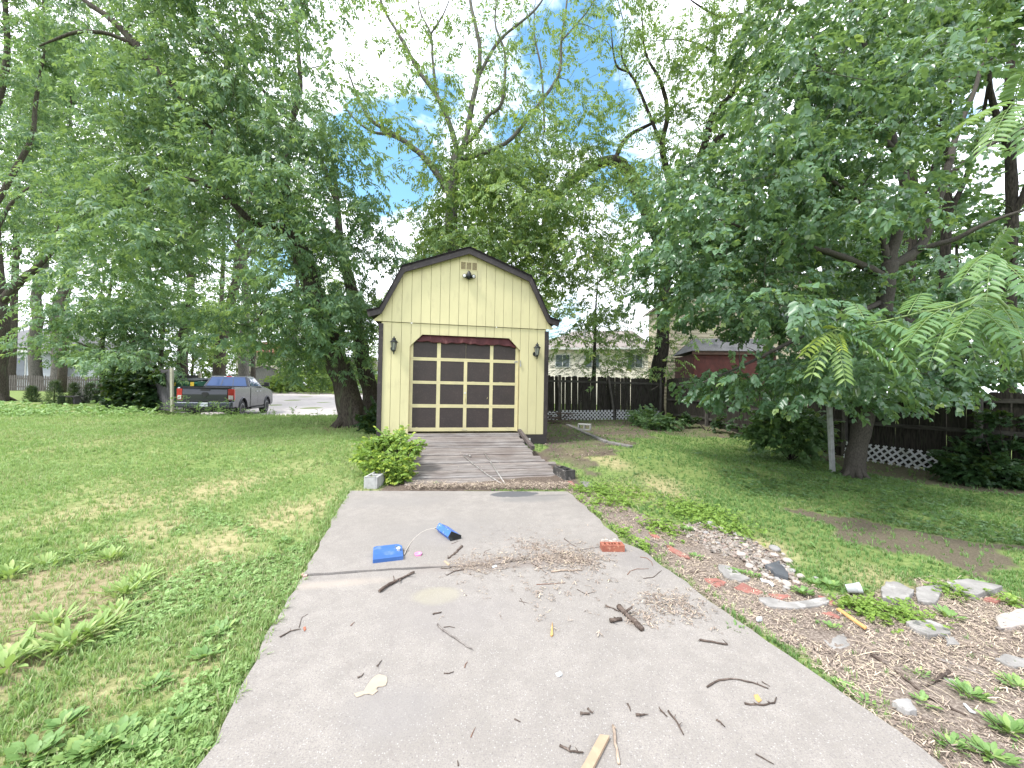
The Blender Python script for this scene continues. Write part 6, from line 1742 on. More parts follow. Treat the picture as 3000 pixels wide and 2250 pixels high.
# left hand trees
bL = gr(-12, 1176); dL = bL.y
tL = Tree('thick trunk at the left picture edge with a limb forking up to the right', 'tree', bL, 'bark')
tL.limb([bL - ZV * .1, pt(-8, 1080, dL), pt(2, 960, dL), pt(-5, 870, dL), pt(-20, 700, dL), pt(-30, 420, dL), pt(20, 180, dL), pt(10, -60, dL), pt(0, -300, dL)], [.48, .40, .36, .34, .28, .2, .14, .1, .05], 12, .012).flare(bL, .42)
tL.limb([pt(0, 885, dL), pt(35, 850, dL), pt(70, 815, dL), pt(110, 780, dL), pt(160, 720, dL), pt(170, 600, dL)], [.22, .2, .18, .15, .1, .04], 10)
tL.limb([pt(-25, 620, dL), pt(60, 470, dL), pt(95, 400, dL), pt(105, 300, dL), pt(130, 120, dL), pt(120, -100, dL)], [.14, .13, .11, .09, .06, .03], 9)
tL.limb([pt(-20, 700, dL), pt(30, 600, dL), pt(110, 540, dL), pt(120, 600, dL)], [.1, .08, .05, .02], 8)
tL.grow(sub(CLUST['L'], 260, 5), .05, .008).finish()
crown('L', tL, 'maple', 'leaf_maple', .3)
for (a, b_, c_, lab, r) in (((108, 1140), (100, 1000, 112, 940, 105, 870, 128, 780, 150, 620, 140, 420), 36.5, 'left one of two pale curving trunks behind the little bushy tree', .44), ((172, 1140), (172, 1000, 168, 930, 185, 860, 215, 760, 230, 600, 220, 420), 37, 'thicker right one of two pale trunks behind the little bushy tree', .54)):
    b0_ = pt(a[0], a[1], c_); b0_.z = tz(b0_.x, b0_.y)
    t = Tree(lab, 'tree', b0_, 'bark_pale', 'trees at the left')
    P = [b0_] + [pt(b_[i], b_[i + 1], c_) for i in range(0, len(b_), 2)]
    t.limb(P, [r, r * .95, r * .9, r * .85, r * .7, r * .5, r * .2], 12, .012)
    r3 = np.random.default_rng(a[0]); C3 = np.array([tuple(pt(P_x, P_y, c_ + r3.normal(0, 1.5))) for P_x, P_y in zip(r3.uniform(a[0] - 90, a[0] + 140, 60), r3.uniform(200, 720, 60))])
    t.grow(C3[:30], .05, .01).finish()
    S3 = np.concatenate([c + r3.normal(0, 1, (10, 3)) * [.7, .7, .35] for c in C3])
    foliage('crown', S3, .62, 'maple', MT['leaf_maple'], t.root, seed=a[0])
# little bushy tree before the picket fence
bB = gr(322, 1190); bB = pt(305, 1180, 20.8); bB.z = tz(bB.x, bB.y)
tB = Tree('low bushy green tree spreading in front of the picket fence', 'tree', bB, 'bark')
dB = bB.y
tB.limb([bB, pt(300, 1110, dB), pt(296, 1030, dB), pt(312, 940, dB), pt(318, 880, dB), pt(330, 780, dB), pt(325, 690, dB)], [.13, .12, .10, .09, .07, .05, .02], 9)
tB.limb([pt(314, 930, dB), pt(295, 880, dB), pt(310, 800, dB + .3)], [.06, .05, .02], 7)
tB.limb([pt(298, 1040, dB), pt(220, 1000, dB - .5), pt(140, 985, dB - .8)], [.05, .04, .015], 7).limb([pt(298, 1050, dB), pt(390, 1000, dB - .3), pt(470, 985, dB - .5)], [.05, .04, .015], 7)
tB.grow(sub(CLUST['B'], 170, 6), .035, .005).finish()
crown('B', tB, 'maple', 'leaf_maple', .25)
# trunks behind the enclosure and the truck
kt = [(538, 24.5, (538, 1150, 535, 1050, 540, 960, 560, 830, 545, 690, 525, 640), .33, 'dark trunk rising directly behind the enclosure fence post'),
      (640, 28, (640, 1150, 643, 1065, 652, 990, 690, 830, 700, 740, 712, 650, 735, 560), .42, 'thick dark leaning trunk behind the truck cab roof'),
      (716, 31, (712, 1150, 714, 1000, 722, 900, 716, 760, 740, 650), .40, 'pale trunk behind the truck bonnet with a reddish roof beside it'),
      (742, 30, (740, 1150, 742, 1040, 748, 940, 745, 800), .20, 'thin dark trunk just right of the pale trunk behind the truck'),
      (470, 23, (474, 1150, 472, 1040, 478, 950, 480, 860), .15, 'thin dark trunk left of the enclosure fence post')]
allK = np.concatenate(SPRAYS['K']); tK = np.concatenate(TONE['K']); pxK = allK[:, 0] / allK[:, 1] * F + 1500
for i, (px, Yd, b_, r, lab) in enumerate(kt):
    b0_ = pt(px, 1150, Yd); b0_.z = tz(b0_.x, b0_.y)
    t = Tree(lab, 'tree', b0_, 'bark_pale' if i == 2 else 'bark', 'trees behind the truck')
    P = [b0_] + [pt(b_[j], b_[j + 1], Yd) for j in range(2, len(b_), 2)]
    t.limb(P, [r * (1 - .8 * j / len(P)) for j in range(len(P))], 10, .012)
    top = P[-1]
    if r > .3:
        t.limb([P[-2], P[-2] + Vector((1.2, .3, 1.6)), P[-2] + Vector((2.2, .3, 2.6)), P[-2] + Vector((3.2, .5, 3.2))], [r * .35, r * .3, r * .2, r * .08], 8)
        t.limb([P[-2], P[-2] + Vector((-.9, -.3, 1.8)), P[-2] + Vector((-1.5, -.3, 3.4))], [r * .35, r * .25, r * .08], 8)
    s = (np.abs(pxK - px) <= np.min(np.abs(pxK[:, None] - np.array([k[0] for k in kt])[None]), 1) + 1e-6)
    r3 = np.random.default_rng(px); n3 = 26
    C3 = np.array([tuple(top + Vector((r3.normal(0, 1.5), r3.normal(0, 1.3), r3.normal(1.2, 1.3)))) for _ in range(n3)])
    t.grow(C3, .05, .01).finish()
    S3 = np.concatenate([c + r3.normal(0, 1, (7, 3)) * [.6, .6, .3] for c in C3] + [allK[s]])
    foliage('crown', S3, .60, 'maple', MT['leaf_center'] if i % 2 else MT['leaf_maple'], t.root, seed=px)
# feathery dark evergreen behind the back fence
bH = pt(1738, 1200, 19.5); bH.z = tz(bH.x, bH.y)
tH = Tree('feathery dark evergreen with a thin trunk right behind the back fence', 'tree', bH, 'bark_dark'); dH = bH.y
tH.limb([bH, pt(1740, 1100, dH), pt(1743, 990, dH), pt(1746, 900, dH), pt(1750, 830, dH), pt(1752, 780, dH)], [.13, .11, .08, .05, .03, .012], 9)
rh = np.random.default_rng(8); S, C3 = [], []
hl = [(1640, 1085, 30), (1680, 1050, 34), (1700, 1075, 26), (1800, 1040, 38), (1840, 1070, 42), (1860, 1030, 34), (1790, 1080, 36), (1620, 1060, 20), (1880, 1090, 26), (1640, 975, 26), (1690, 965, 24), (1660, 900, 18), (1700, 880, 24), (1780, 940, 30), (1850, 980, 30), (1730, 830, 30), (1790, 860, 26), (1830, 920, 26), (1690, 790, 20), (1640, 850, 14), (1900, 1060, 18), (1610, 990, 14)]
for (px, py, n) in hl:
    c = pt(px, py, dH + rh.normal(0, 1.0)); C3.append(tuple(c))
    S.append(np.array(c) + rh.normal(0, 1, (int(n * 1.7), 3)) * [.60, .5, .16])
S = np.concatenate(S); tH.grow(np.array(C3), .035, .005).finish()
az = np.arctan2(S[:, 1] - bH.y, S[:, 0] - bH.x) - PI / 2
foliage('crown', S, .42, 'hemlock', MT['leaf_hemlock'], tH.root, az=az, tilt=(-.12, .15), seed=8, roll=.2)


# ------------------------------------------------------------------ background trees and hedges beyond the lot
def bgtree(px, Yd, top, w, lab, m='leaf_far', bottom=None, n=None, trunk=.18, size=.75, name='tree', cat='tree', group='trees beyond the parking lot', kind='maple'):
    b = pt(px, 1150, Yd); b.z = tz(b.x, b.y); H_ = EYE + (1138 - top) / F * Yd - b.z; Wm = w / F * Yd
    t = Tree(lab, cat, b, 'bark', group, name)
    t.limb([b, b + ZV * H_ * .4 + Vector((.1, 0, 0)), b + ZV * H_ * .85], [trunk, trunk * .7, trunk * .2], 7)
    r = np.random.default_rng(int(px + Yd * 7 + top)); lo = .06 if bottom is None else bottom
    nC = n or int(6 + Wm * H_ * 1.1); C = []
    for _ in range(nC):
        u = r.uniform(lo, 1); rad = Wm / 2 * math.sqrt(max(.08, 1 - ((u - .5) / .55) ** 2)); a = r.uniform(0, 2 * PI); q = math.sqrt(r.uniform(.1, 1))
        C.append((b.x + rad * q * math.cos(a), b.y + rad * q * math.sin(a) * .8, b.z + u * H_))
    C = np.array(C); t.grow(C[:24], .05, .012).finish()
    tn = np.repeat(r.normal(.5, .2, nC), 8)
    S = np.concatenate([c + r.normal(0, 1, (8, 3)) * [.55, .55, .3] for c in C]); S[:, 2] = np.maximum(S[:, 2], b.z + .15)
    foliage('crown', S, size, kind, MT[m], t.root, tone=tn, seed=int(px))


for a in ((560, 48, 930, 150, 'bright yellow green tree behind the dumpsters'), (640, 52, 900, 150, 'sunlit tree between the trunks behind the truck roof'), (790, 55, 880, 150, 'bright tree over the grey barn shed'),
          (880, 54, 900, 130, 'sunlit tree above the hedge beyond the lot'), (1000, 52, 870, 150, 'sunlit tree seen between the maple trunks and the pale building'), (1120, 50, 860, 150, 'bright tree hidden mostly behind the yellow shed'),
          (430, 46, 860, 180, 'green tree beyond the enclosure fence'), (300, 50, 900, 150, 'green tree far behind the picket fence'), (700, 60, 800, 180, 'tall tree far behind the pale house'), (930, 62, 780, 180, 'tall tree far beyond the lot')):
    bgtree(*a)
for k, a in enumerate(((835, 46.6, 1092, 46, 'leafy hedge shrub beside the grey barn shed'), (872, 46.8, 1085, 48, 'tall hedge shrub at the far edge of the lot'), (912, 46.6, 1100, 46, 'hedge shrub in front of the white building'), (952, 46.8, 1105, 44, 'low hedge shrub in front of the white building, right half'),
                       (992, 46.6, 1098, 46, 'hedge shrub left of the maple trunks, far off'), (1035, 46.8, 1090, 50, 'hedge shrub seen between the two maple trunks'), (805, 46.4, 1120, 30, 'small shrub against the barn shed wall'))):
    bgtree(*a, m='leaf_center' if k % 2 else 'leaf_far', trunk=.05, size=.5, name='shrub', cat='shrub', group='hedge beyond the parking lot', n=34)
for a in ((180, 31, 120, 300, 'tall leafy tree behind the left edge trunk, beyond the little evergreens'), (420, 30, 150, 320, 'tall leafy tree behind the ivy covered enclosure'), (640, 47.5, 200, 260, 'tall leafy tree behind the truck and the dumpsters'), (860, 48.5, 280, 250, 'tall leafy tree behind the twin trunked maple'), (30, 34, 200, 260, 'tall leafy tree beyond the white house roof at the left edge')):
    bgtree(*a, m='leaf_maple', bottom=.42, trunk=.3, size=.72, group='tall trees behind the left lawn', n=210)
bgtree(1430, 25, 470, 420, 'leafy tree close behind the yellow shed roof', 'leaf_center', bottom=.38, trunk=.25, size=.55, group=None, n=170)
# trees filling the right background above the red shed
bgtree(2120, 24, 700, 330, 'leafy tree behind the beige house and the red shed', 'leaf_center', bottom=.45, trunk=.25, size=.6, group=None, n=170)
bgtree(2420, 22, 560, 420, 'dark broad tree behind the red shed roof', 'leaf_mulberry', bottom=.35, trunk=.25, size=.6, group=None, n=240, kind='broad')
bgtree(2800, 20, 600, 420, 'dark tree beyond the side fence above the far right lattice', 'leaf_mulberry', bottom=.3, trunk=.25, size=.6, group=None, n=170, kind='broad')


# ------------------------------------------------------------------ shrubs, bushes and plants
def bush(name, label, cat, blobs, Yd, size, kind, m, n, young=.4, stem=True, base=None, flat=.6, tilt=(.1, .5), group=None):
    P = np.random.default_rng(len(label) + n)
    cs = [pt(px, py, Yd + dd_) for px, py, r, dd_ in blobs]
    b = base or Vector((sum(c.x for c in cs) / len(cs), sum(c.y for c in cs) / len(cs), 0)); b.z = tz(b.x, b.y)
    t = Tree(label, cat, b, 'bark_dark', group, name); S, C = [], []
    tot = sum(r * r for _, _, r, _ in blobs)
    for (px, py, r, dd_), c in zip(blobs, cs):
        k = max(3, int(n * r * r / tot)); R = r / F * Yd
        q = P.normal(0, 1, (k, 3)); q /= np.linalg.norm(q, axis=1)[:, None]; q *= (P.uniform(.15, 1, (k, 1)) ** .5) * R
        S.append(np.array(c) + q * [1, 1, .9]); C.append(tuple(c))
    S = np.concatenate(S); gz_ = terrain(S[:, 0], S[:, 1]); S[:, 2] = np.maximum(S[:, 2], gz_ + .04)
    for c in C: t.limb([b - ZV * .03, b.lerp(Vector(c), .5) + Vector((P.normal(0, .03), P.normal(0, .03), .03)), Vector(c)], [.012 + size * .02, .008, .004], 5)
    cen = S.mean(0); az = np.arctan2(S[:, 1] - cen[1], S[:, 0] - cen[0]) - PI / 2
    t.grow(sub(S, 60), .03, .003, n=4).finish()
    foliage('foliage', S, size, kind, MT[m], t.root, az=az, tilt=tilt, young=young, seed=n)
    return t


bush('leafy_bush', 'bright yellow green leafy bush at the lower left side of the ramp', 'bush',
     [(1085, 1330, 28, .0), (1110, 1310, 32, .2), (1140, 1300, 36, .2), (1165, 1315, 36, .1), (1120, 1350, 36, -.1), (1160, 1360, 40, -.2), (1190, 1315, 24, .1), (1205, 1320, 18, 0), (1100, 1380, 26, -.2), (1135, 1395, 30, -.3), (1165, 1395, 26, -.3), (1125, 1285, 18, .3), (1175, 1275, 16, .4), (1180, 1255, 9, .5), (1215, 1300, 9, .1), (1060, 1300, 10, .1)], 6.3, .15, 'broad', 'leaf_bush', 620, .6, base=gr(1140, 1415))
bush('dark_shrub', 'rounded dark green shrub between the fence and the white post', 'shrub',
     [(2230, 1265, 40, 0), (2260, 1225, 40, .2), (2300, 1205, 44, .2), (2330, 1245, 46, 0), (2280, 1270, 48, -.2), (2360, 1230, 34, .3), (2385, 1255, 34, .3), (2340, 1300, 40, -.1), (2400, 1290, 30, .3), (2290, 1180, 20, .3)], 9.2, .26, 'broad', 'leaf_shrub', 640, .2)
bush('ground_shrub', 'low green shrub in front of the back fence corner', 'shrub',
     [(1870, 1216, 18, 0), (1900, 1208, 20, .3), (1930, 1228, 22, -.5), (1955, 1238, 22, -.8), (1910, 1238, 22, -.9), (1880, 1230, 20, -.3), (1990, 1230, 14, -.4), (1905, 1196, 12, .5)], 14.6, .26, 'broad', 'leaf_shrub', 260, .2)
bush('small_shrub', 'small dark weed clump at the foot of the side fence near the corner', 'shrub', [(2020, 1225, 14, 0), (2045, 1228, 12, 0), (2090, 1240, 14, -.6), (2130, 1245, 12, -.9)], 14.2, .25, 'broad', 'leaf_ivy', 70)
bush('vine_thicket', 'dark viny thicket hiding the end of the bowed lattice', 'shrub', [(2810, 1350, 40, 0), (2850, 1380, 44, -.2), (2900, 1370, 44, -.2), (2840, 1320, 30, .2), (2950, 1400, 36, -.4), (2890, 1310, 24, .2), (2780, 1380, 22, 0)], 7.4, .20, 'ivy', 'leaf_ivy', 420, .1)
bush('vine_thicket', 'trailing vines climbing the side fence at the right edge', 'shrub', [(2960, 1300, 30, 0), (2920, 1220, 24, 0), (2990, 1230, 30, 0), (2880, 1260, 16, .1)], 7.25, .18, 'ivy', 'leaf_ivy', 120, .1)
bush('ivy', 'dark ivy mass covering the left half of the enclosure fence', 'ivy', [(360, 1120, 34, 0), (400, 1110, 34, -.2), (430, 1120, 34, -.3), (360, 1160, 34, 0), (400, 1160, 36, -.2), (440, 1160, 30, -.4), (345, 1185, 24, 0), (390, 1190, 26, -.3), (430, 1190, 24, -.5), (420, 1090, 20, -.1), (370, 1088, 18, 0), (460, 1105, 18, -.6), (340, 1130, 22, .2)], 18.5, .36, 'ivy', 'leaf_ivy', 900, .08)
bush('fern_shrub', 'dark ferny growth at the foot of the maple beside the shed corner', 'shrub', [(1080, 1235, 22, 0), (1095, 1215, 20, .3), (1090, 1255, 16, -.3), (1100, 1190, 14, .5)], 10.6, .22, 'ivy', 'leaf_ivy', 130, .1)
# little arborvitae
ARB = [(93, 1172, 1150, 21.5, .30), (158, 1197, 1155, 20, .36), (216, 1185, 1152, 21, .33), (263, 1182, 1148, 21.5, .30), (299, 1180, 1148, 22, .32)]
labA = ['little spiky evergreen, leftmost on the far lawn', 'little evergreen touching the dark bench', 'little evergreen at the left side of the planter box', 'slim little evergreen in front of the planter box', 'little evergreen at the right side of the planter box']
for (px, yb, yt, Yd, r), lab in zip(ARB, labA):
    b = pt(px, yb, Yd); b.z = tz(b.x, b.y); H_ = (yb - yt) / F * Yd * 1.15 + .35
    t = Tree(lab, 'evergreen', b, 'bark_dark', 'little evergreens in a row on the far lawn', 'arborvitae'); t.limb([b, b + ZV * H_ * .5, b + ZV * H_ * .95], [.03, .02, .006], 6).finish()
    r3 = np.random.default_rng(px); u = r3.uniform(.0, 1, 900) ** 1.7 - .06; a = r3.uniform(0, 2 * PI, 900); rad = 1.1 * r * np.clip(1 - u, 0, 1) ** .7 * r3.uniform(.3, 1, 900)
    foliage('foliage', np.stack([b.x + rad * np.cos(a), b.y + rad * np.sin(a), b.z + u * H_], -1), .16, 'hemlock', MT['leaf_hemlock'], t.root, az=a - PI / 2, tilt=(.9, .25), seed=px, young=.1)


# compound fronds of the young tree leaning in from the right
def frond(mb, leaves, a, b, sag, npair, L, w, young=0.0, seed=0):
    rs = random.Random(seed); a, b = Vector(a), Vector(b); d = (b - a); P = []
    for i in range(13):
        u = i / 12; P.append(a.lerp(b, u) - ZV * sag * u * u + ZV * sag * .9 * u * (1 - u))
    mb.tube(P, [.0055 - .004 * i / 12 for i in range(13)], 5, cap=False)
    npair = max(6, int(npair * .72))
    for k in range(npair):
        u = .16 + .80 * k / npair; g = u * 12; i = int(g); p = P[i].lerp(P[min(i + 1, 12)], g - i); tg = (P[min(i + 1, 12)] - P[max(i - 1, 0)]).normalized()
        side = tg.cross(ZV).normalized()
        for sg in (-1, 1):
            dr_ = (side * sg * 1.0 + tg * .38 - ZV * rs.uniform(.25, .6)).normalized(); l = 1.12 * L * (1 - .35 * abs(u - .45)) * rs.uniform(.9, 1.08)
            n_ = dr_.cross(tg * sg).normalized()
            if n_.z < 0: n_ = -n_
            x = n_.cross(dr_).normalized(); t_ = min(1, young * (1.1 if u > .5 else .8)) * rs.uniform(.7, 1)
            prof = [(0, .0), (.18, .42), (.45, .5), (.75, .28), (1, 0)]
            mid = [p + dr_ * l * s_ - ZV * .12 * l * s_ * s_ for s_, _ in prof]
            R_e = [m_ + x * w * wv + n_ * .012 * (wv > 0) for m_, (s_, wv) in zip(mid, prof)]; L_e = [m_ - x * w * wv + n_ * .012 * (wv > 0) for m_, (s_, wv) in zip(mid, prof)]
            leaves.append((mid, R_e, L_e, (rs.uniform(.3, .8), t_, 0)))


sroot = Vector((5.35, 3.55, tz(5.35, 3.55)))
sap = thing('sapling', 'young tree with long feathery compound leaves leaning in from the right', 'sapling', sroot)
smb = MB(); LV = []
tipA = pt(2442, 968, 4.0)
st1 = [sroot, sroot + Vector((-.25, .1, .9)), pt(2950, 900, 3.6), pt(2760, 905, 3.8), pt(2590, 940, 3.95), tipA]
def spl(P, R, n=8):
    out, rad = [], []
    for i in range(len(P) - 1):
        p0, p1, p2, p3 = P[max(i - 1, 0)], P[i], P[i + 1], P[min(i + 2, len(P) - 1)]
        for j in range(6):
            t = j / 6; out.append(.5 * ((2 * p1) + (p2 - p0) * t + (2 * p0 - 5 * p1 + 4 * p2 - p3) * t * t + (3 * p1 - p0 - 3 * p2 + p3) * t ** 3)); g = i + t; rad.append(R[i] + (R[i + 1] - R[i]) * t)
    out.append(P[-1]); rad.append(R[-1]); smb.tube(out, rad, n); return out
s1 = spl(st1, [.022, .018, .013, .010, .008, .006])
s2 = spl([sroot + Vector((-.1, .05, .4)), sroot + Vector((.1, -.2, 1.6)), pt(3080, 420, 3.3), pt(2960, 300, 3.4)], [.018, .015, .010, .006])
s3 = spl([sroot + Vector((-.2, .08, .75)), pt(3060, 880, 3.5), pt(2960, 800, 3.45), pt(2900, 740, 3.4)], [.014, .011, .008, .005])
fr_ = [((2442, 968, 4.0), (2345, 1022, 3.85), .10, 13, .105, .034, .75), ((2442, 968, 4.0), (2372, 1085, 3.7), .12, 13, .10, .032, .4), ((2445, 970, 4.0), (2478, 1105, 3.75), .10, 16, .115, .030, .3), ((2450, 975, 4.0), (2470, 1020, 3.8), .05, 12, .06, .014, 1.0),
       ((2442, 966, 4.0), (2422, 945, 3.95), .04, 8, .05, .014, 1.0), ((2450, 965, 4.0), (2640, 1060, 3.7), .14, 14, .14, .042, .1), ((2455, 962, 4.0), (2600, 915, 3.8), -.06, 10, .135, .052, .05), ((2460, 965, 4.02), (2630, 940, 4.2), .02, 10, .12, .045, .05),
       ((2560, 945, 3.95), (2700, 1085, 3.6), .12, 13, .13, .040, .05), ((2590, 940, 3.95), (2745, 1000, 3.5), .08, 12, .13, .042, .05), ((2640, 925, 3.9), (2560, 1030, 4.3), .1, 12, .12, .04, .1), ((2700, 910, 3.85), (2830, 950, 3.4), .08, 12, .13, .042, .05), ((2690, 910, 3.85), (2780, 870, 4.1), .05, 11, .12, .042, .1),
       ((2760, 905, 3.8), (2650, 985, 3.4), .1, 13, .13, .04, .1), ((2780, 903, 3.8), (2860, 1010, 3.4), .12, 13, .13, .042, .05), ((2850, 900, 3.7), (2960, 960, 3.2), .1, 12, .14, .044, .05), ((2870, 900, 3.7), (2790, 960, 3.3), .12, 12, .13, .04, .2), ((2900, 895, 3.65), (2990, 900, 3.9), .06, 11, .13, .042, .1), ((2840, 900, 3.7), (2900, 850, 3.9), .03, 11, .13, .042, .15),
       ((2900, 740, 3.4), (2810, 800, 3.2), .1, 12, .12, .04, .15), ((2905, 742, 3.4), (2890, 850, 3.1), .1, 13, .12, .04, .1), ((2930, 770, 3.42), (3030, 830, 3.1), .1, 12, .13, .04, .05), ((2960, 800, 3.45), (2870, 790, 3.7), .05, 12, .12, .04, .1), ((2905, 738, 3.4), (2960, 660, 3.3), .0, 12, .13, .042, .15),
       ((2960, 300, 3.4), (2800, 350, 3.3), .08, 14, .12, .034, .3), ((2965, 305, 3.4), (2890, 420, 3.1), .1, 14, .13, .038, .2), ((2970, 310, 3.4), (3030, 420, 3.1), .1, 13, .13, .04, .1), ((2970, 300, 3.4), (3000, 200, 3.3), .03, 13, .13, .04, .2),
       ((2520, 950, 3.97), (2400, 1010, 4.3), .08, 12, .12, .04, .1), ((2620, 930, 3.92), (2660, 1090, 4.2), .12, 13, .12, .04, .05), ((2720, 908, 3.84), (2640, 1050, 4.2), .12, 13, .12, .042, .1), ((2740, 907, 3.82), (2800, 1080, 3.9), .12, 13, .13, .042, .05), ((2800, 902, 3.76), (2720, 1040, 3.4), .12, 13, .12, .04, .1), ((2880, 898, 3.68), (2950, 1060, 3.6), .12, 13, .13, .042, .05), ((2910, 897, 3.64), (2840, 1080, 3.8), .12, 13, .12, .042, .08), ((2540, 948, 3.96), (2500, 880, 4.2), .02, 10, .12, .042, .1), ((2660, 920, 3.88), (2700, 850, 4.2), .02, 10, .12, .042, .1), ((2930, 896, 3.62), (3010, 1000, 3.3), .12, 13, .13, .042, .05)]
for k, (a, b, sg_, np_, L, w_, yg) in enumerate(fr_): frond(smb, LV, pt(*a), pt(*b), sg_, np_, L, w_, yg, k)
MT['green_stem'] = mat('green_stem', (.20, .30, .09), (.14, .20, .07), 9, .6)
smb.build('stem', MT['green_stem'], sap, smooth=True, fix=False)
V, Fc, TT = [], [], []
for mid, Re, Le, tn in LV:
    b = len(V); V += [tuple(p) for p in mid + Re + Le]; TT += [tn] * 15
    for i in range(4): Fc += [(b + i, b + 5 + i, b + 6 + i, b + i + 1), (b + i, b + i + 1, b + 11 + i, b + 10 + i)]
me = npmesh('leaves', np.array(V) - np.array(sroot), np.array(Fc), np.array(TT))
o = bpy.data.objects.new('leaves', me); COL.objects.link(o); me.materials.append(MT['leaf_sapling']); o.parent = sap


# ------------------------------------------------------------------ lawn, weeds and litter
def tuft(rng, nb=7, h=1.0, w=.06, spread=.5):
    V, Fc = [], []
    for i in range(nb):
        a = rng.uniform(0, 2 * PI); r = rng.uniform(0, .35); x, y = r * math.cos(a), r * math.sin(a); b = rng.uniform(0, 2 * PI); L = h * rng.uniform(.55, 1.1); bend = spread * rng.uniform(.3, 1.3)
        dx, dy = math.cos(b), math.sin(b); px_, py_ = -dy * w, dx * w; k = len(V)
        V += [(x - px_, y - py_, 0), (x + px_, y + py_, 0), (x + px_ * .8 + dx * bend * .35 * L, y + py_ * .8 + dy * bend * .35 * L, .6 * L), (x - px_ * .8 + dx * bend * .35 * L, y - py_ * .8 + dy * bend * .35 * L, .6 * L), (x + px_ * .1 + dx * bend * L, y + py_ * .1 + dy * bend * L, L * (1 - .3 * bend)), (x - px_ * .1 + dx * bend * L, y - py_ * .1 + dy * bend * L, L * (1 - .3 * bend))]
        Fc += [(k, k + 1, k + 2, k + 3), (k + 3, k + 2, k + 4, k + 5)]
    return np.array(V), np.array(Fc), np.repeat(np.linspace(0, 1, nb), 6), 6


TUF = [tuft(RNG) for _ in range(8)]


def scatter(name, P, size, templ, m, label, cat, seed=0, tone=.5, dryv=None, tsd=.2, tilt=.0):
    rng = np.random.default_rng(seed); n = len(P)
    size = np.broadcast_to(size, (n,)) * rng.uniform(.65, 1.25, n)
    R = rotm(rng.uniform(0, 2 * PI, n), rng.normal(0, .12 + tilt, n), rng.normal(0, .12 + tilt, n)); which = rng.integers(0, len(templ), n)
    tone = np.broadcast_to(tone, (n,)); dryv = np.zeros(n) if dryv is None else dryv
    VV, FF, TT = [], [], []; base = 0
    for k, T_ in enumerate(templ):
        V, Fc, _, lv = T_; s = np.where(which == k)[0]
        if not len(s): continue
        v = np.einsum('nij,vj->nvi', R[s], V) * size[s, None, None] + P[s, None, :]
        nl = len(V) // lv
        t0 = np.clip(tone[s, None] + np.repeat(rng.normal(0, tsd, (len(s), nl)), lv, 1), 0, 1)
        dy_ = np.repeat((rng.uniform(0, 1, (len(s), nl)) < dryv[s, None]) * rng.uniform(.4, 1, (len(s), nl)), lv, 1)
        VV.append(v.reshape(-1, 3)); FF.append((Fc[None] + (np.arange(len(s)) * len(V))[:, None, None] + base).reshape(-1, Fc.shape[1])); TT.append(np.stack([t0, dy_, 0 * t0], -1).reshape(-1, 3)); base += len(s) * len(V)
    me = npmesh(name, np.concatenate(VV), np.concatenate(FF), np.concatenate(TT))
    o = bpy.data.objects.new(name, me); COL.objects.link(o); me.materials.append(m)
    return tag(o, label, cat, kind='stuff')


def rnd_pts(n, x0, x1, y0, y1, seed):
    r = np.random.default_rng(seed); return r.uniform(x0, x1, n), r.uniform(y0, y1, n), r


def ground_pts(x, y): return np.stack([x, y, terrain(x, y) - .004], -1)


def view_ok(x, y, m=1.1): return np.abs(x) < 1.42 * m * y + .4


def edge_x(y):
    """x of the driveway's left and right edges"""
    L_ = sorted([(p[1], p[0]) for p in GP(*edgeL)] + [(p[1], p[0]) for p in GP((1024, 1438))] + [(-3, -.35)]); R_ = sorted([(p[1], p[0]) for p in GP(*edgeR)] + [(-3, 2.6)])
    return np.interp(y, *zip(*L_)), np.interp(y, *zip(*R_))


GR = {'l': [], 'r': []}
for (n, y0, y1, s, sd) in ((52000, 1.2, 3.4, .050, 1), (42000, 3.4, 6.5, .060, 2), (36000, 6.5, 11, .075, 3), (30000, 11, 16.6, .10, 4)):
    x, y, r = rnd_pts(n, -1.5 * y1 - .5, 1.5 * y1 + .5, y0, y1, sd)
    ok = view_ok(x, y) & ~inpoly(x, y, P_drive) & ~inpoly(x, y, P_ramp) & ~inpoly(x, y, P_shedfoot)
    drt_, mul_, dr_ = zones(x, y)
    dn = (1 - .985 * mul_) * (1 - .93 * drt_) * (1 - .55 * dr_)
    dn *= np.where(fbm(x * .8 + 9, y * .8, 41) > .62, .65, 1)
    lot_ = sm(15.9, 16.7, y - .2 * (x + 9)) * (x < -2.5)
    fence = (x - CORN.x) * .967 + (y - CORN.y) * .2546 < -.1
    ok &= (r.uniform(0, 1, n) < dn) & (lot_ < .3) & fence
    x, y, dr_ = x[ok], y[ok], dr_[ok]
    tone = np.clip(.30 + .55 * fbm(x * 1.1, y * 1.1, 17) + .25 * (fbm(x * 5, y * 5, 19) - .5), 0, 1)
    dv_ = np.clip(.06 + .5 * dr_ + .28 * sm(.55, .75, fbm(x * .7 + 3, y * .7, 23)), 0, 1)
    sz = s * (.75 + .5 * fbm(x * 2.2, y * 2.2, 29)); 
    lft = x < edge_x(y)[0] + .1
    kp = lft | (r.uniform(0, 1, len(x)) < .92); x, y, dr_, tone, dv_, sz, lft = x[kp], y[kp], dr_[kp], tone[kp], dv_[kp], sz[kp], lft[kp]
    sz = np.where(lft, sz * .9, sz * .75)
    for k, q in (('l', lft), ('r', ~lft)): GR[k].append((x[q], y[q], sz[q], tone[q], dv_[q]))
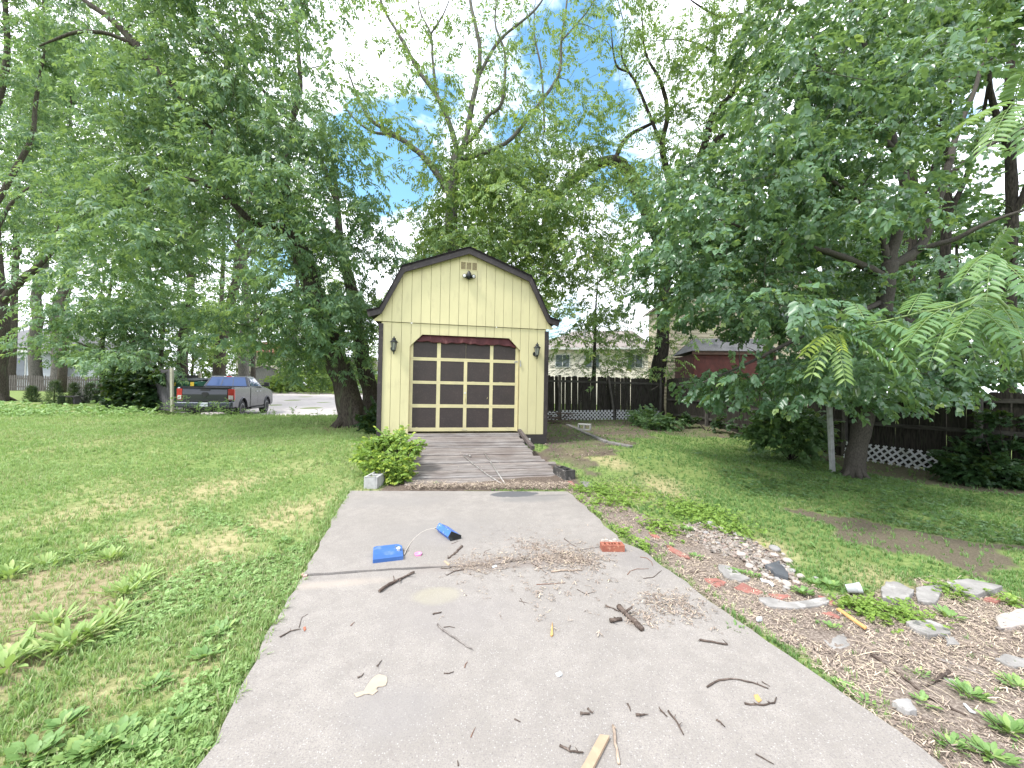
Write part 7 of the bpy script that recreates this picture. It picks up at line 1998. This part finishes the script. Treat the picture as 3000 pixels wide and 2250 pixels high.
for k, m, lab in (('l', 'grass', 'short yellow green lawn left of the driveway'), ('r', 'grass_lush', 'patchy lush grass right of the shed and driveway')):
    x, y, sz, tn, dv_ = [np.concatenate(c) for c in zip(*GR[k])]
    scatter('grass', ground_pts(x, y), sz, TUF, MT[m], lab, 'grass', 3, tn, dv_)
# longer fringe of grass along the slab edges
x, y, r = rnd_pts(900, 0, 1, 1.2, 5.6, 31); el, er = edge_x(y); xx = np.where(r.uniform(0, 1, 900) < .75, el - np.abs(r.normal(0, .09, 900)) + .04, er + np.abs(r.normal(0, .08, 900)) + .015)
scatter('grass', ground_pts(xx, y), np.where(xx < el + .1, .06, .04), TUF, MT['grass'], 'longer grass tufts growing along the concrete edges', 'grass', 5, .45, np.full(900, .15))
# low broad-leaved ground cover
cl_t = SPR['clover']
pts_ = []
for (n, poly, sd, gate) in ((14000, GP((560, 1480), (900, 1600), (880, 1690), (700, 2020), (560, 2260)) + [(-2.6, 1.3, 0), (-3.2, 2.0, 0)] + GP((300, 1900), (430, 1680)), 1, .42), (5000, GP((-100, 1560), (350, 1560), (430, 1690), (250, 1850), (0, 1760), (-200, 1850)), 2, .55),
                         (6500, GP((2240, 1290), (2420, 1330), (2640, 1400), (2999, 1440), (3100, 1640), (2700, 1560), (2450, 1530), (2200, 1470), (2100, 1390)), 3, .44), (1500, GP((1760, 1370), (2200, 1290), (2250, 1330), (1900, 1480)), 4, .56)):
    q = np.array([p[:2] for p in poly]); x, y, r = rnd_pts(n * 2, q[:, 0].min(), q[:, 0].max(), q[:, 1].min(), q[:, 1].max(), sd + 60)
    ok = inpoly(x, y, poly) & (fbm(x * 1.7, y * 1.7, sd + 80) > gate) & ~inpoly(x, y, P_drive)
    if sd < 3: ok &= ~fuzzy(x, y, P_bed, .22, 2.5, 11) & (r.uniform(0, 1, len(x)) < .62)
    if sd >= 3: zz_ = zones(x, y); ok &= (zz_[0] < .5) & (zz_[1] < .5)
    pts_.append(np.stack([x[ok], y[ok], terrain(x[ok], y[ok]) + r.uniform(.0, .03 if sd < 3 else .045, ok.sum()), np.full(ok.sum(), sd)], -1))
pts_ = np.concatenate(pts_)
for sdx, m, lab in (((1, 2), 'leaf_weed', 'low clover and broadleaf weeds in the left lawn'), ((3, 4), 'leaf_shrub', 'low leafy ground cover under the leaning tree')):
    q = pts_[np.isin(pts_[:, 3], sdx)]
    scatter('ground_cover', q[:, :3], .032 if sdx[0] == 1 else .050, cl_t, MT[m], lab, 'ground cover', 6, .35 + .4 * fbm(q[:, 0] * 2, q[:, 1] * 2, 7), tilt=.15)
# bright patches of creeping plants along the right strip
q = []
for (px, py, r_, n) in ((1760, 1440, .20, 260), (1800, 1475, .2, 240), (1850, 1450, .25, 240), (1700, 1440, .12, 120), (1930, 1545, .16, 200), (2010, 1500, .28, 380), (2090, 1520, .26, 320), (2140, 1560, .15, 120), (1690, 1465, .08, 60), (1730, 1505, .06, 60), (1830, 1570, .07, 70), (1890, 1610, .06, 50), (2560, 1800, .10, 110), (2640, 1800, .10, 100), (2500, 1790, .07, 60), (2790, 1745, .07, 50), (2960, 1770, .08, 50), (1740, 1480, .05, 40)):
    c = gr(px, py); r3 = np.random.default_rng(px); x, y = c.x + r3.normal(0, r_ * .7, n), c.y + r3.normal(0, r_ * .9, n); q.append(np.stack([x, y, terrain(x, y) + r3.uniform(.005, .07, n)], -1))
q = np.concatenate(q); q = q[~inpoly(q[:, 0], q[:, 1], P_drive)]
scatter('ground_cover', q, .038, cl_t, MT['leaf_bush'], 'bright lime green creeping weeds along the wood chip strip', 'ground cover', 9, .5, tilt=.2)


# wood chip and leaf litter flakes
def flake(rng):
    n = 5; V, Fc = [], []
    for i in range(n):
        a = rng.uniform(0, 2 * PI); x, y = rng.normal(0, .9, 2); L, w_ = rng.uniform(.5, 1.3), rng.uniform(.06, .28); z = rng.uniform(.02, .35); k = len(V); c_, s_ = math.cos(a), math.sin(a); tl = rng.normal(0, .25)
        for (u, v_) in ((-1, -1), (1, -.7), (1, .7), (-1, 1)): V.append((x + c_ * L * u / 2 - s_ * w_ * v_ / 2, y + s_ * L * u / 2 + c_ * w_ * v_ / 2, z + tl * u * L * .5 + abs(tl) * .5 * L))
        Fc.append((k, k + 1, k + 2, k + 3))
    return np.array(V), np.array(Fc), None, 4


FLK = [flake(RNG) for _ in range(10)]
qm = np.array([p[:2] for p in P_mulch]); x, y, r = rnd_pts(42000, qm[:, 0].min(), qm[:, 0].max(), 1.0, qm[:, 1].max(), 90)
ok = (zones(x, y)[1] > .5) & ~inpoly(x, y, P_drive) & (fbm(x * 3, y * 3, 5) > .33) & (r.uniform(0, 1, len(x)) < np.clip(1.15 - .09 * y, .3, 1))
x, y = x[ok], y[ok]
tn_ = fbm(x * 3 + 40, y * 3, 8)
scatter('wood_chips', np.stack([x, y, terrain(x, y) + .003], -1), .021, FLK, MT['chips'], 'tan wood chips and dead leaf litter in the strip right of the driveway', 'wood chips', 2, np.clip(tn_ * 1.1 - .05, 0, 1), .5 * tn_, .3)
straw = []
for _ in range(8):
    V, Fc = [], []
    for i in range(3):
        a = RNG.uniform(0, 2 * PI); x_, y_ = RNG.normal(0, .5, 2); Ls, ws = RNG.uniform(.7, 1.5), RNG.uniform(.025, .05); c_, s_ = math.cos(a), math.sin(a); bz = RNG.uniform(.02, .16); k = len(V)
        for u in (-.5, 0, .5):
            for v_ in (-.5, .5): V.append((x_ + c_ * Ls * u - s_ * (ws * v_ + .12 * (u * u)), y_ + s_ * Ls * u + c_ * (ws * v_ + .12 * u * u), .04 + bz * (1 - abs(u) * 2)))
        Fc += [(k, k + 1, k + 3, k + 2), (k + 2, k + 3, k + 5, k + 4)]
    straw.append((np.array(V), np.array(Fc), None, 6))
x, y, r = rnd_pts(3600, qm[:, 0].min(), qm[:, 0].max(), 1.0, qm[:, 1].max(), 91)
ok = (zones(x, y)[1] > .5) & ~inpoly(x, y, P_drive) & (fbm(x * 2 + 7, y * 2, 15) > .53)
x, y = x[ok], y[ok]; scatter('straw', np.stack([x, y, terrain(x, y) + .004], -1), .085, straw, MT['chips'], 'pale dead grass straw strewn over the wood chips', 'straw', 12, .7, np.full(len(x), .4), .25)
oct_ = [(np.array([(1, 0, 0), (0, 1, 0), (-.9, .1, 0), (.1, -1, 0), (0, .1, .7), (0, 0, -.5), (.6, .6, .35), (-.6, .55, .3)]), np.array([(0, 6, 4, 4), (6, 1, 4, 4), (1, 7, 4, 4), (7, 2, 4, 4), (2, 3, 4, 4), (3, 0, 4, 4)]), None, 8)]
oct_ = [(v, np.array([(0, 6, 4, 3), (6, 1, 7, 4), (7, 2, 3, 4), (0, 1, 6, 0)])[:3], a_, b_) for v, f, a_, b_ in oct_]
qp = GP((1990, 1535), (2080, 1535), (2180, 1570), (2290, 1640), (2340, 1700), (2300, 1740), (2220, 1700), (2120, 1640), (2020, 1580)); qq = np.array([p[:2] for p in qp])
x, y, r = rnd_pts(2600, qq[:, 0].min(), qq[:, 0].max(), qq[:, 1].min(), qq[:, 1].max(), 93); ok = inpoly(x, y, qp) & (fbm(x * 4, y * 4, 3) > .36); x, y = x[ok], y[ok]
MT['pebbles'] = leafmat('pebbles', (.11, .095, .085), (.35, .315, .28), (.27, .19, .16), .0, .9, .2)
scatter('gravel', np.stack([x, y, terrain(x, y) + .006], -1), r.uniform(.007, .024, len(x)), oct_, MT['pebbles'], 'small pebbles and gravel of the loose stone heap', 'gravel', 13, .5, np.full(len(x), .2), .25, .3)
pd = []
for (px, py, rx, ry, n, sc_) in ((1400, 1652, .20, .14, 460, .7), (1345, 1645, .10, .08, 90, .8), (1640, 1632, .34, .16, 520, 1), (1570, 1600, .22, .12, 120, 1), (1490, 1635, .3, .05, 120, 1), (1700, 1640, .18, .12, 160, 1), (1950, 1760, .2, .12, 130, 1), (1990, 1790, .16, .10, 90, 1), (1880, 1810, .14, .08, 60, 1),
                                 (1560, 1590, .5, .35, 90, 1), (1620, 1720, .5, .3, 90, 1), (1500, 1590, .5, .3, 60, .8)):
    c = dv(px, py); r3 = np.random.default_rng(px * 3 + py); x, y = c.x + r3.normal(0, rx * .6, n), c.y + r3.normal(0, ry * .8, n); pd.append(np.stack([x, y, np.full(n, DZ + .002), np.full(n, sc_)], -1))
pd = np.concatenate(pd); pd = pd[inpoly(pd[:, 0], pd[:, 1], P_drive)]
scatter('leaf_litter', pd[:, :3], .021 * pd[:, 3], FLK, MT['chips'], 'patches of brown seed and leaf litter on the concrete', 'leaf litter', 4, .3 + .25 * fbm(pd[:, 0] * 9, pd[:, 1] * 9, 3), np.full(len(pd), .15), .25)
px_ = np.random.default_rng(3).uniform(1195, 1680, 1100); py_ = 1428 + np.random.default_rng(4).normal(0, 6, 1100) - (px_ > 1600) * 3
lp = np.array([tuple(gr(a, b)) for a, b in zip(px_, py_)]); lp[:, 2] = DZ + .004 + np.random.default_rng(5).uniform(0, .02, 1100)
scatter('leaf_litter', lp, .030, FLK, MT['chips'], 'line of tan dead leaves at the foot of the wooden ramp', 'leaf litter', 7, .5, np.full(1100, .3), .3)
r6 = np.random.default_rng(66); n6 = 260; t6 = r6.uniform(0, 1, n6); x6 = r6.uniform(.58, 3.0, n6)
rl_ = np.array([tuple(SH0 + R_ @ Vector((a, -.045 - RL * t, top0 + (top1 - top0) * t + .006))) for a, t in zip(x6, np.where(r6.uniform(0, 1, n6) < .25, np.abs(r6.normal(0, .02, n6)), t6))])
scatter('leaf_litter', rl_[:150], .016, FLK, MT['chips'], 'scattered bits of leaf litter on the ramp boards', 'leaf litter', 8, .6, np.full(150, .4), .4)
px_, py_ = r6.uniform(1600, 1990, 900), r6.uniform(1238, 1350, 900); lp = np.array([tuple(gr(a, b)) for a, b in zip(px_, py_)]); ok = zones(lp[:, 0], lp[:, 1])[0] > .4
scatter('leaf_litter', lp[ok], .05, FLK, MT['chips'], 'dark leaf litter on the bare ground right of the shed', 'leaf litter', 9, .15, np.full(ok.sum(), .05), .25)
# brush pile
rb = random.Random(9); mb = MB()
for _ in range(70):
    c = gr(rb.uniform(1600, 1690), rb.uniform(1215, 1246)); a = rb.uniform(-.5, .5) + rb.choice((0, .4, PI)); L = rb.uniform(.4, 1.3); d = Vector((math.cos(a), math.sin(a) * .6, rb.uniform(-.12, .2))); z = rb.uniform(.02, .42) * (1 - abs(c.x - 2.0) * .35)
    p = c + ZV * max(.03, z); mb.tube([p - d * L / 2 + ZV * rb.uniform(-.02, .05), p, p + d * L / 2 + ZV * rb.uniform(-.05, .05)], [rb.uniform(.005, .014), .010, .004], 5)
b_ = mb.build('brush_pile', MT['stick'], smooth=True); tag(b_, 'heap of dead branches behind the right corner of the yellow shed', 'brush pile', kind='stuff')


# weedy individual plants: rosettes of broad leaves
def plant(name, label, cat, base, n, L, w, m, up=.6, group=None, seed=0, young=.2, spread=.05, curl=.5):
    if name == 'strap_plant': L *= .58; w *= .40; n = int(n * 1.7)
    else: L *= .42; w *= .38; n = int(n * 2.2)
    rs = random.Random(seed); base = Vector(base); V, Fc, TT = [], [], []
    for i in range(n):
        a = rs.uniform(0, 2 * PI); el = up * rs.uniform(.5, 1.4); l = L * rs.uniform(.6, 1.15); ww = w * rs.uniform(.8, 1.15); d = Vector((math.cos(a), math.sin(a), 0)); s_ = Vector((-d.y, d.x, 0)); o_ = d * rs.uniform(0, spread)
        prof = [(0, .06), (.25, .34), (.5, .5), (.78, .33), (1, .0)]; b = len(V); tn = (rs.uniform(.2, .9), (rs.random() < young) * rs.uniform(.3, 1), 0)
        for k, (u, wv) in enumerate(prof):
            h = l * (math.sin(el) * u - curl * u * u * .55); q = o_ + d * l * u * math.cos(el * .9) + ZV * (max(h, -.02) + .01)
            V += [tuple(q + s_ * ww * wv + ZV * .10 * ww), tuple(q), tuple(q - s_ * ww * wv + ZV * .10 * ww)]; TT += [tn] * 3
        for k in range(4): e = b + 3 * k; Fc += [(e, e + 1, e + 4, e + 3), (e + 1, e + 2, e + 5, e + 4)]
    me = npmesh(name, np.array(V), np.array(Fc), np.array(TT)); o = bpy.data.objects.new(name, me); COL.objects.link(o); me.materials.append(MT[m]); o.location = base
    return tag(o, label, cat, group)


HG = 'sprawling lily-leaved plants in the left bed'
for k, (px, py, n, L, w_, lab) in enumerate(((210, 1890, 46, .26, .060, 'largest strap-leaved plant at the front of the bare bed'), (290, 1850, 30, .22, .055, 'strap-leaved plant right of the largest one'), (160, 1830, 22, .20, .055, 'strap-leaved plant behind the largest one, left'), (370, 1740, 40, .24, .045, 'strap-leaved plant at the right end of the bed'), (410, 1705, 30, .22, .04, 'narrow-leaved plant at the far right corner of the bed'),
                                          (320, 1640, 34, .22, .055, 'lily-leaved clump along the back of the bed, right'), (240, 1625, 26, .20, .05, 'lily-leaved clump along the back of the bed, middle'), (130, 1660, 26, .20, .05, 'lily-leaved clump along the back of the bed, left'), (30, 1690, 26, .22, .06, 'lily-leaved clump at the left picture edge'), (10, 1960, 22, .30, .09, 'yellowish broad-leaved plant cut by the left picture edge'),
                                          (350, 1800, 20, .18, .05, 'short strap-leaved plant between the two large ones'), (140, 1940, 6, .24, .05, 'few long strap leaves lying before the largest plant'))):
    plant('strap_plant', lab, 'plant', gr(px, py), n, L, w_, 'leaf_hosta', .95, HG, k, .25, .10, .55)
WG = 'broadleaf weeds along the driveway edge'
wl = [(640, 1860, 22, .16, .07), (600, 1930, 18, .15, .07), (700, 1760, 18, .13, .06), (780, 1640, 20, .14, .055), (830, 1590, 22, .14, .05), (560, 1800, 14, .11, .055), (610, 1740, 14, .11, .05), (450, 2010, 14, .13, .07), (340, 2170, 22, .17, .09), (250, 2215, 20, .17, .09), (180, 2130, 16, .14, .07), (420, 2190, 18, .15, .08), (520, 2110, 16, .13, .06), (850, 1620, 16, .12, .05), (740, 1690, 16, .12, .05), (670, 1640, 12, .09, .045), (100, 2220, 18, .17, .09), (570, 2220, 14, .10, .05)]
names_ = ['broad weed beside the red leaf on the slab', 'leafy weed below the broad weed by the slab', 'low weed left of the slab joint', 'dark green weed clump near the upper slab corner', 'tall leafy weed hugging the upper slab edge', 'small weed in the lawn left of the slab', 'small pale weed above the small lawn weed', 'weed in the lower lawn between two dock plants', 'big dock rosette at the bottom of the lawn', 'big dock rosette left of the bottom one', 'dock rosette above the bottom left pair', 'dock rosette right of the bottom pair', 'weed close to the lower slab edge', 'weed touching the upper slab edge', 'weed just below the upper slab clump', 'small weed on the dry lawn patch', 'big-leaved dock plant cut by the bottom edge', 'small weed at the bottom slab corner']
for k, (px, py, n, L, w_) in enumerate(wl): plant('broadleaf_weed', names_[k], 'weed', gr(px, py), n, L, w_, 'leaf_dock', .75, WG, 50 + k, .2, .05, .5)
W2 = 'weeds in the wood chip strip'
wl = [(2150, 1850, 16, .13, .035, 'narrow-leaved weed sprouting at the right concrete edge'), (2010, 1555, 20, .14, .06, 'leafy weed clump left of the pebble heap'), (2160, 1680, 16, .10, .06, 'weed between the grey flagstone and the stones'), (2205, 1690, 14, .09, .06, 'round-leaved weed beside the white plastic strip'), (2350, 1740, 18, .12, .07, 'broad weed below the river stones'), (2430, 1720, 18, .13, .07, 'round-leaved weed left of the white cup'), (2390, 1715, 12, .10, .06, 'weed beside the river stones, front side'), (2040, 1635, 14, .09, .05, 'weed on the red paver strip'), (1960, 1600, 12, .08, .04, 'small weed behind the brick'), (2530, 1735, 14, .10, .06, 'weed in front of the thick concrete slab'), (2780, 1810, 10, .18, .07, 'bright tall weed between the flagstones'), (2700, 2060, 10, .09, .05, 'weed beside the grey wedge rock'), (2840, 2040, 26, .13, .045, 'feathery weed in the right chips'), (2960, 2150, 26, .16, .06, 'weed clump at the lower right corner'), (2900, 2220, 22, .14, .05, 'weed clump at the bottom right edge'), (2790, 2190, 14, .10, .045, 'small weed above the bottom right clump'), (2530, 2060, 12, .07, .04, 'little weed on the right slab edge'), (2470, 2020, 10, .06, .04, 'tiny weed on the right slab edge'), (2990, 2020, 18, .14, .05, 'weed at the right picture edge'), (2430, 1840, 10, .08, .05, 'weed beside the dull red paver'), (2690, 1980, 10, .08, .03, 'green tuft beside the stick stub'), (1720, 1545, 10, .06, .04, 'little weed on the upper right slab edge'), (1280, 1418, 8, .10, .03, 'small weed sprouting at the foot of the ramp'), (2880, 1720, 14, .12, .06, 'weed behind the broad grey slab'), (2760, 1730, 14, .12, .06, 'weed on the slab covered by weeds'), (2720, 1540, 6, .2, .06, 'lone upright weed in the shaded grass'), (2395, 1610, 5, .22, .05, 'single broad green leaf standing in the lush grass')]
for k, (px, py, n, L, w_, lab) in enumerate(wl): plant('broadleaf_weed', lab, 'weed', gr(px, py), n, L, w_, 'leaf_dock', .85, W2, 90 + k, .25, .05, .5)
# weeds at the edge of the lot in front of the truck
TG = 'tall weeds along the lot edge'
rw_ = random.Random(21)
for k in range(26):
    px = (505, 520, 545, 560, 575, 610, 640, 650, 668, 690, 640, 600, 720, 770, 480, 455, 700, 530, 585, 740, 800, 860, 930, 985, 625, 660)[k]
    tall = px < 680
    Yw = (15.45 + rw_.uniform(-.3, .1) + 1.8) / (1 + .2 * (1500 - px) / F); b = pt(px, 1213, Yw); b.z = tz(b.x, b.y); h = rw_.uniform(.45, .85) if tall and k % 2 == 0 else rw_.uniform(.2, .45)
    P = []
    for i in range(int(7 + h * 16)):
        u = rw_.uniform(.05, 1); P.append((b.x + rw_.gauss(0, .10) * (1.3 - u), b.y + rw_.gauss(0, .1), b.z + u * h))
    t = Tree('seedy upright weed at the lawn edge in front of the truck' if tall else 'low leafy weed at the lawn edge before the lot', 'weed', b, 'bark', TG, 'tall_weed')
    t.bark = 'green_stem'; t.limb([b, b + ZV * h * .5, b + ZV * h], [.008, .006, .003], 5).finish()
    foliage('foliage', P, .11, 'maple' if k % 3 else 'broad', MT['leaf_dock' if k % 3 else 'leaf_center'], t.root, tilt=(.3, .4), seed=k)
q = []
for _ in range(700):
    px, py = rw_.uniform(-60, 480), rw_.gauss(1207, 9); g = gr(px, min(1222, py)); q.append((g.x, g.y, g.z + abs(rw_.gauss(0, .13))))
scatter('ground_cover', np.array(q), .20, SPR['ivy'], MT['leaf_weed'], 'strip of low leafy weeds along the far edge of the lawn', 'ground cover', 14, .5, tilt=.25)
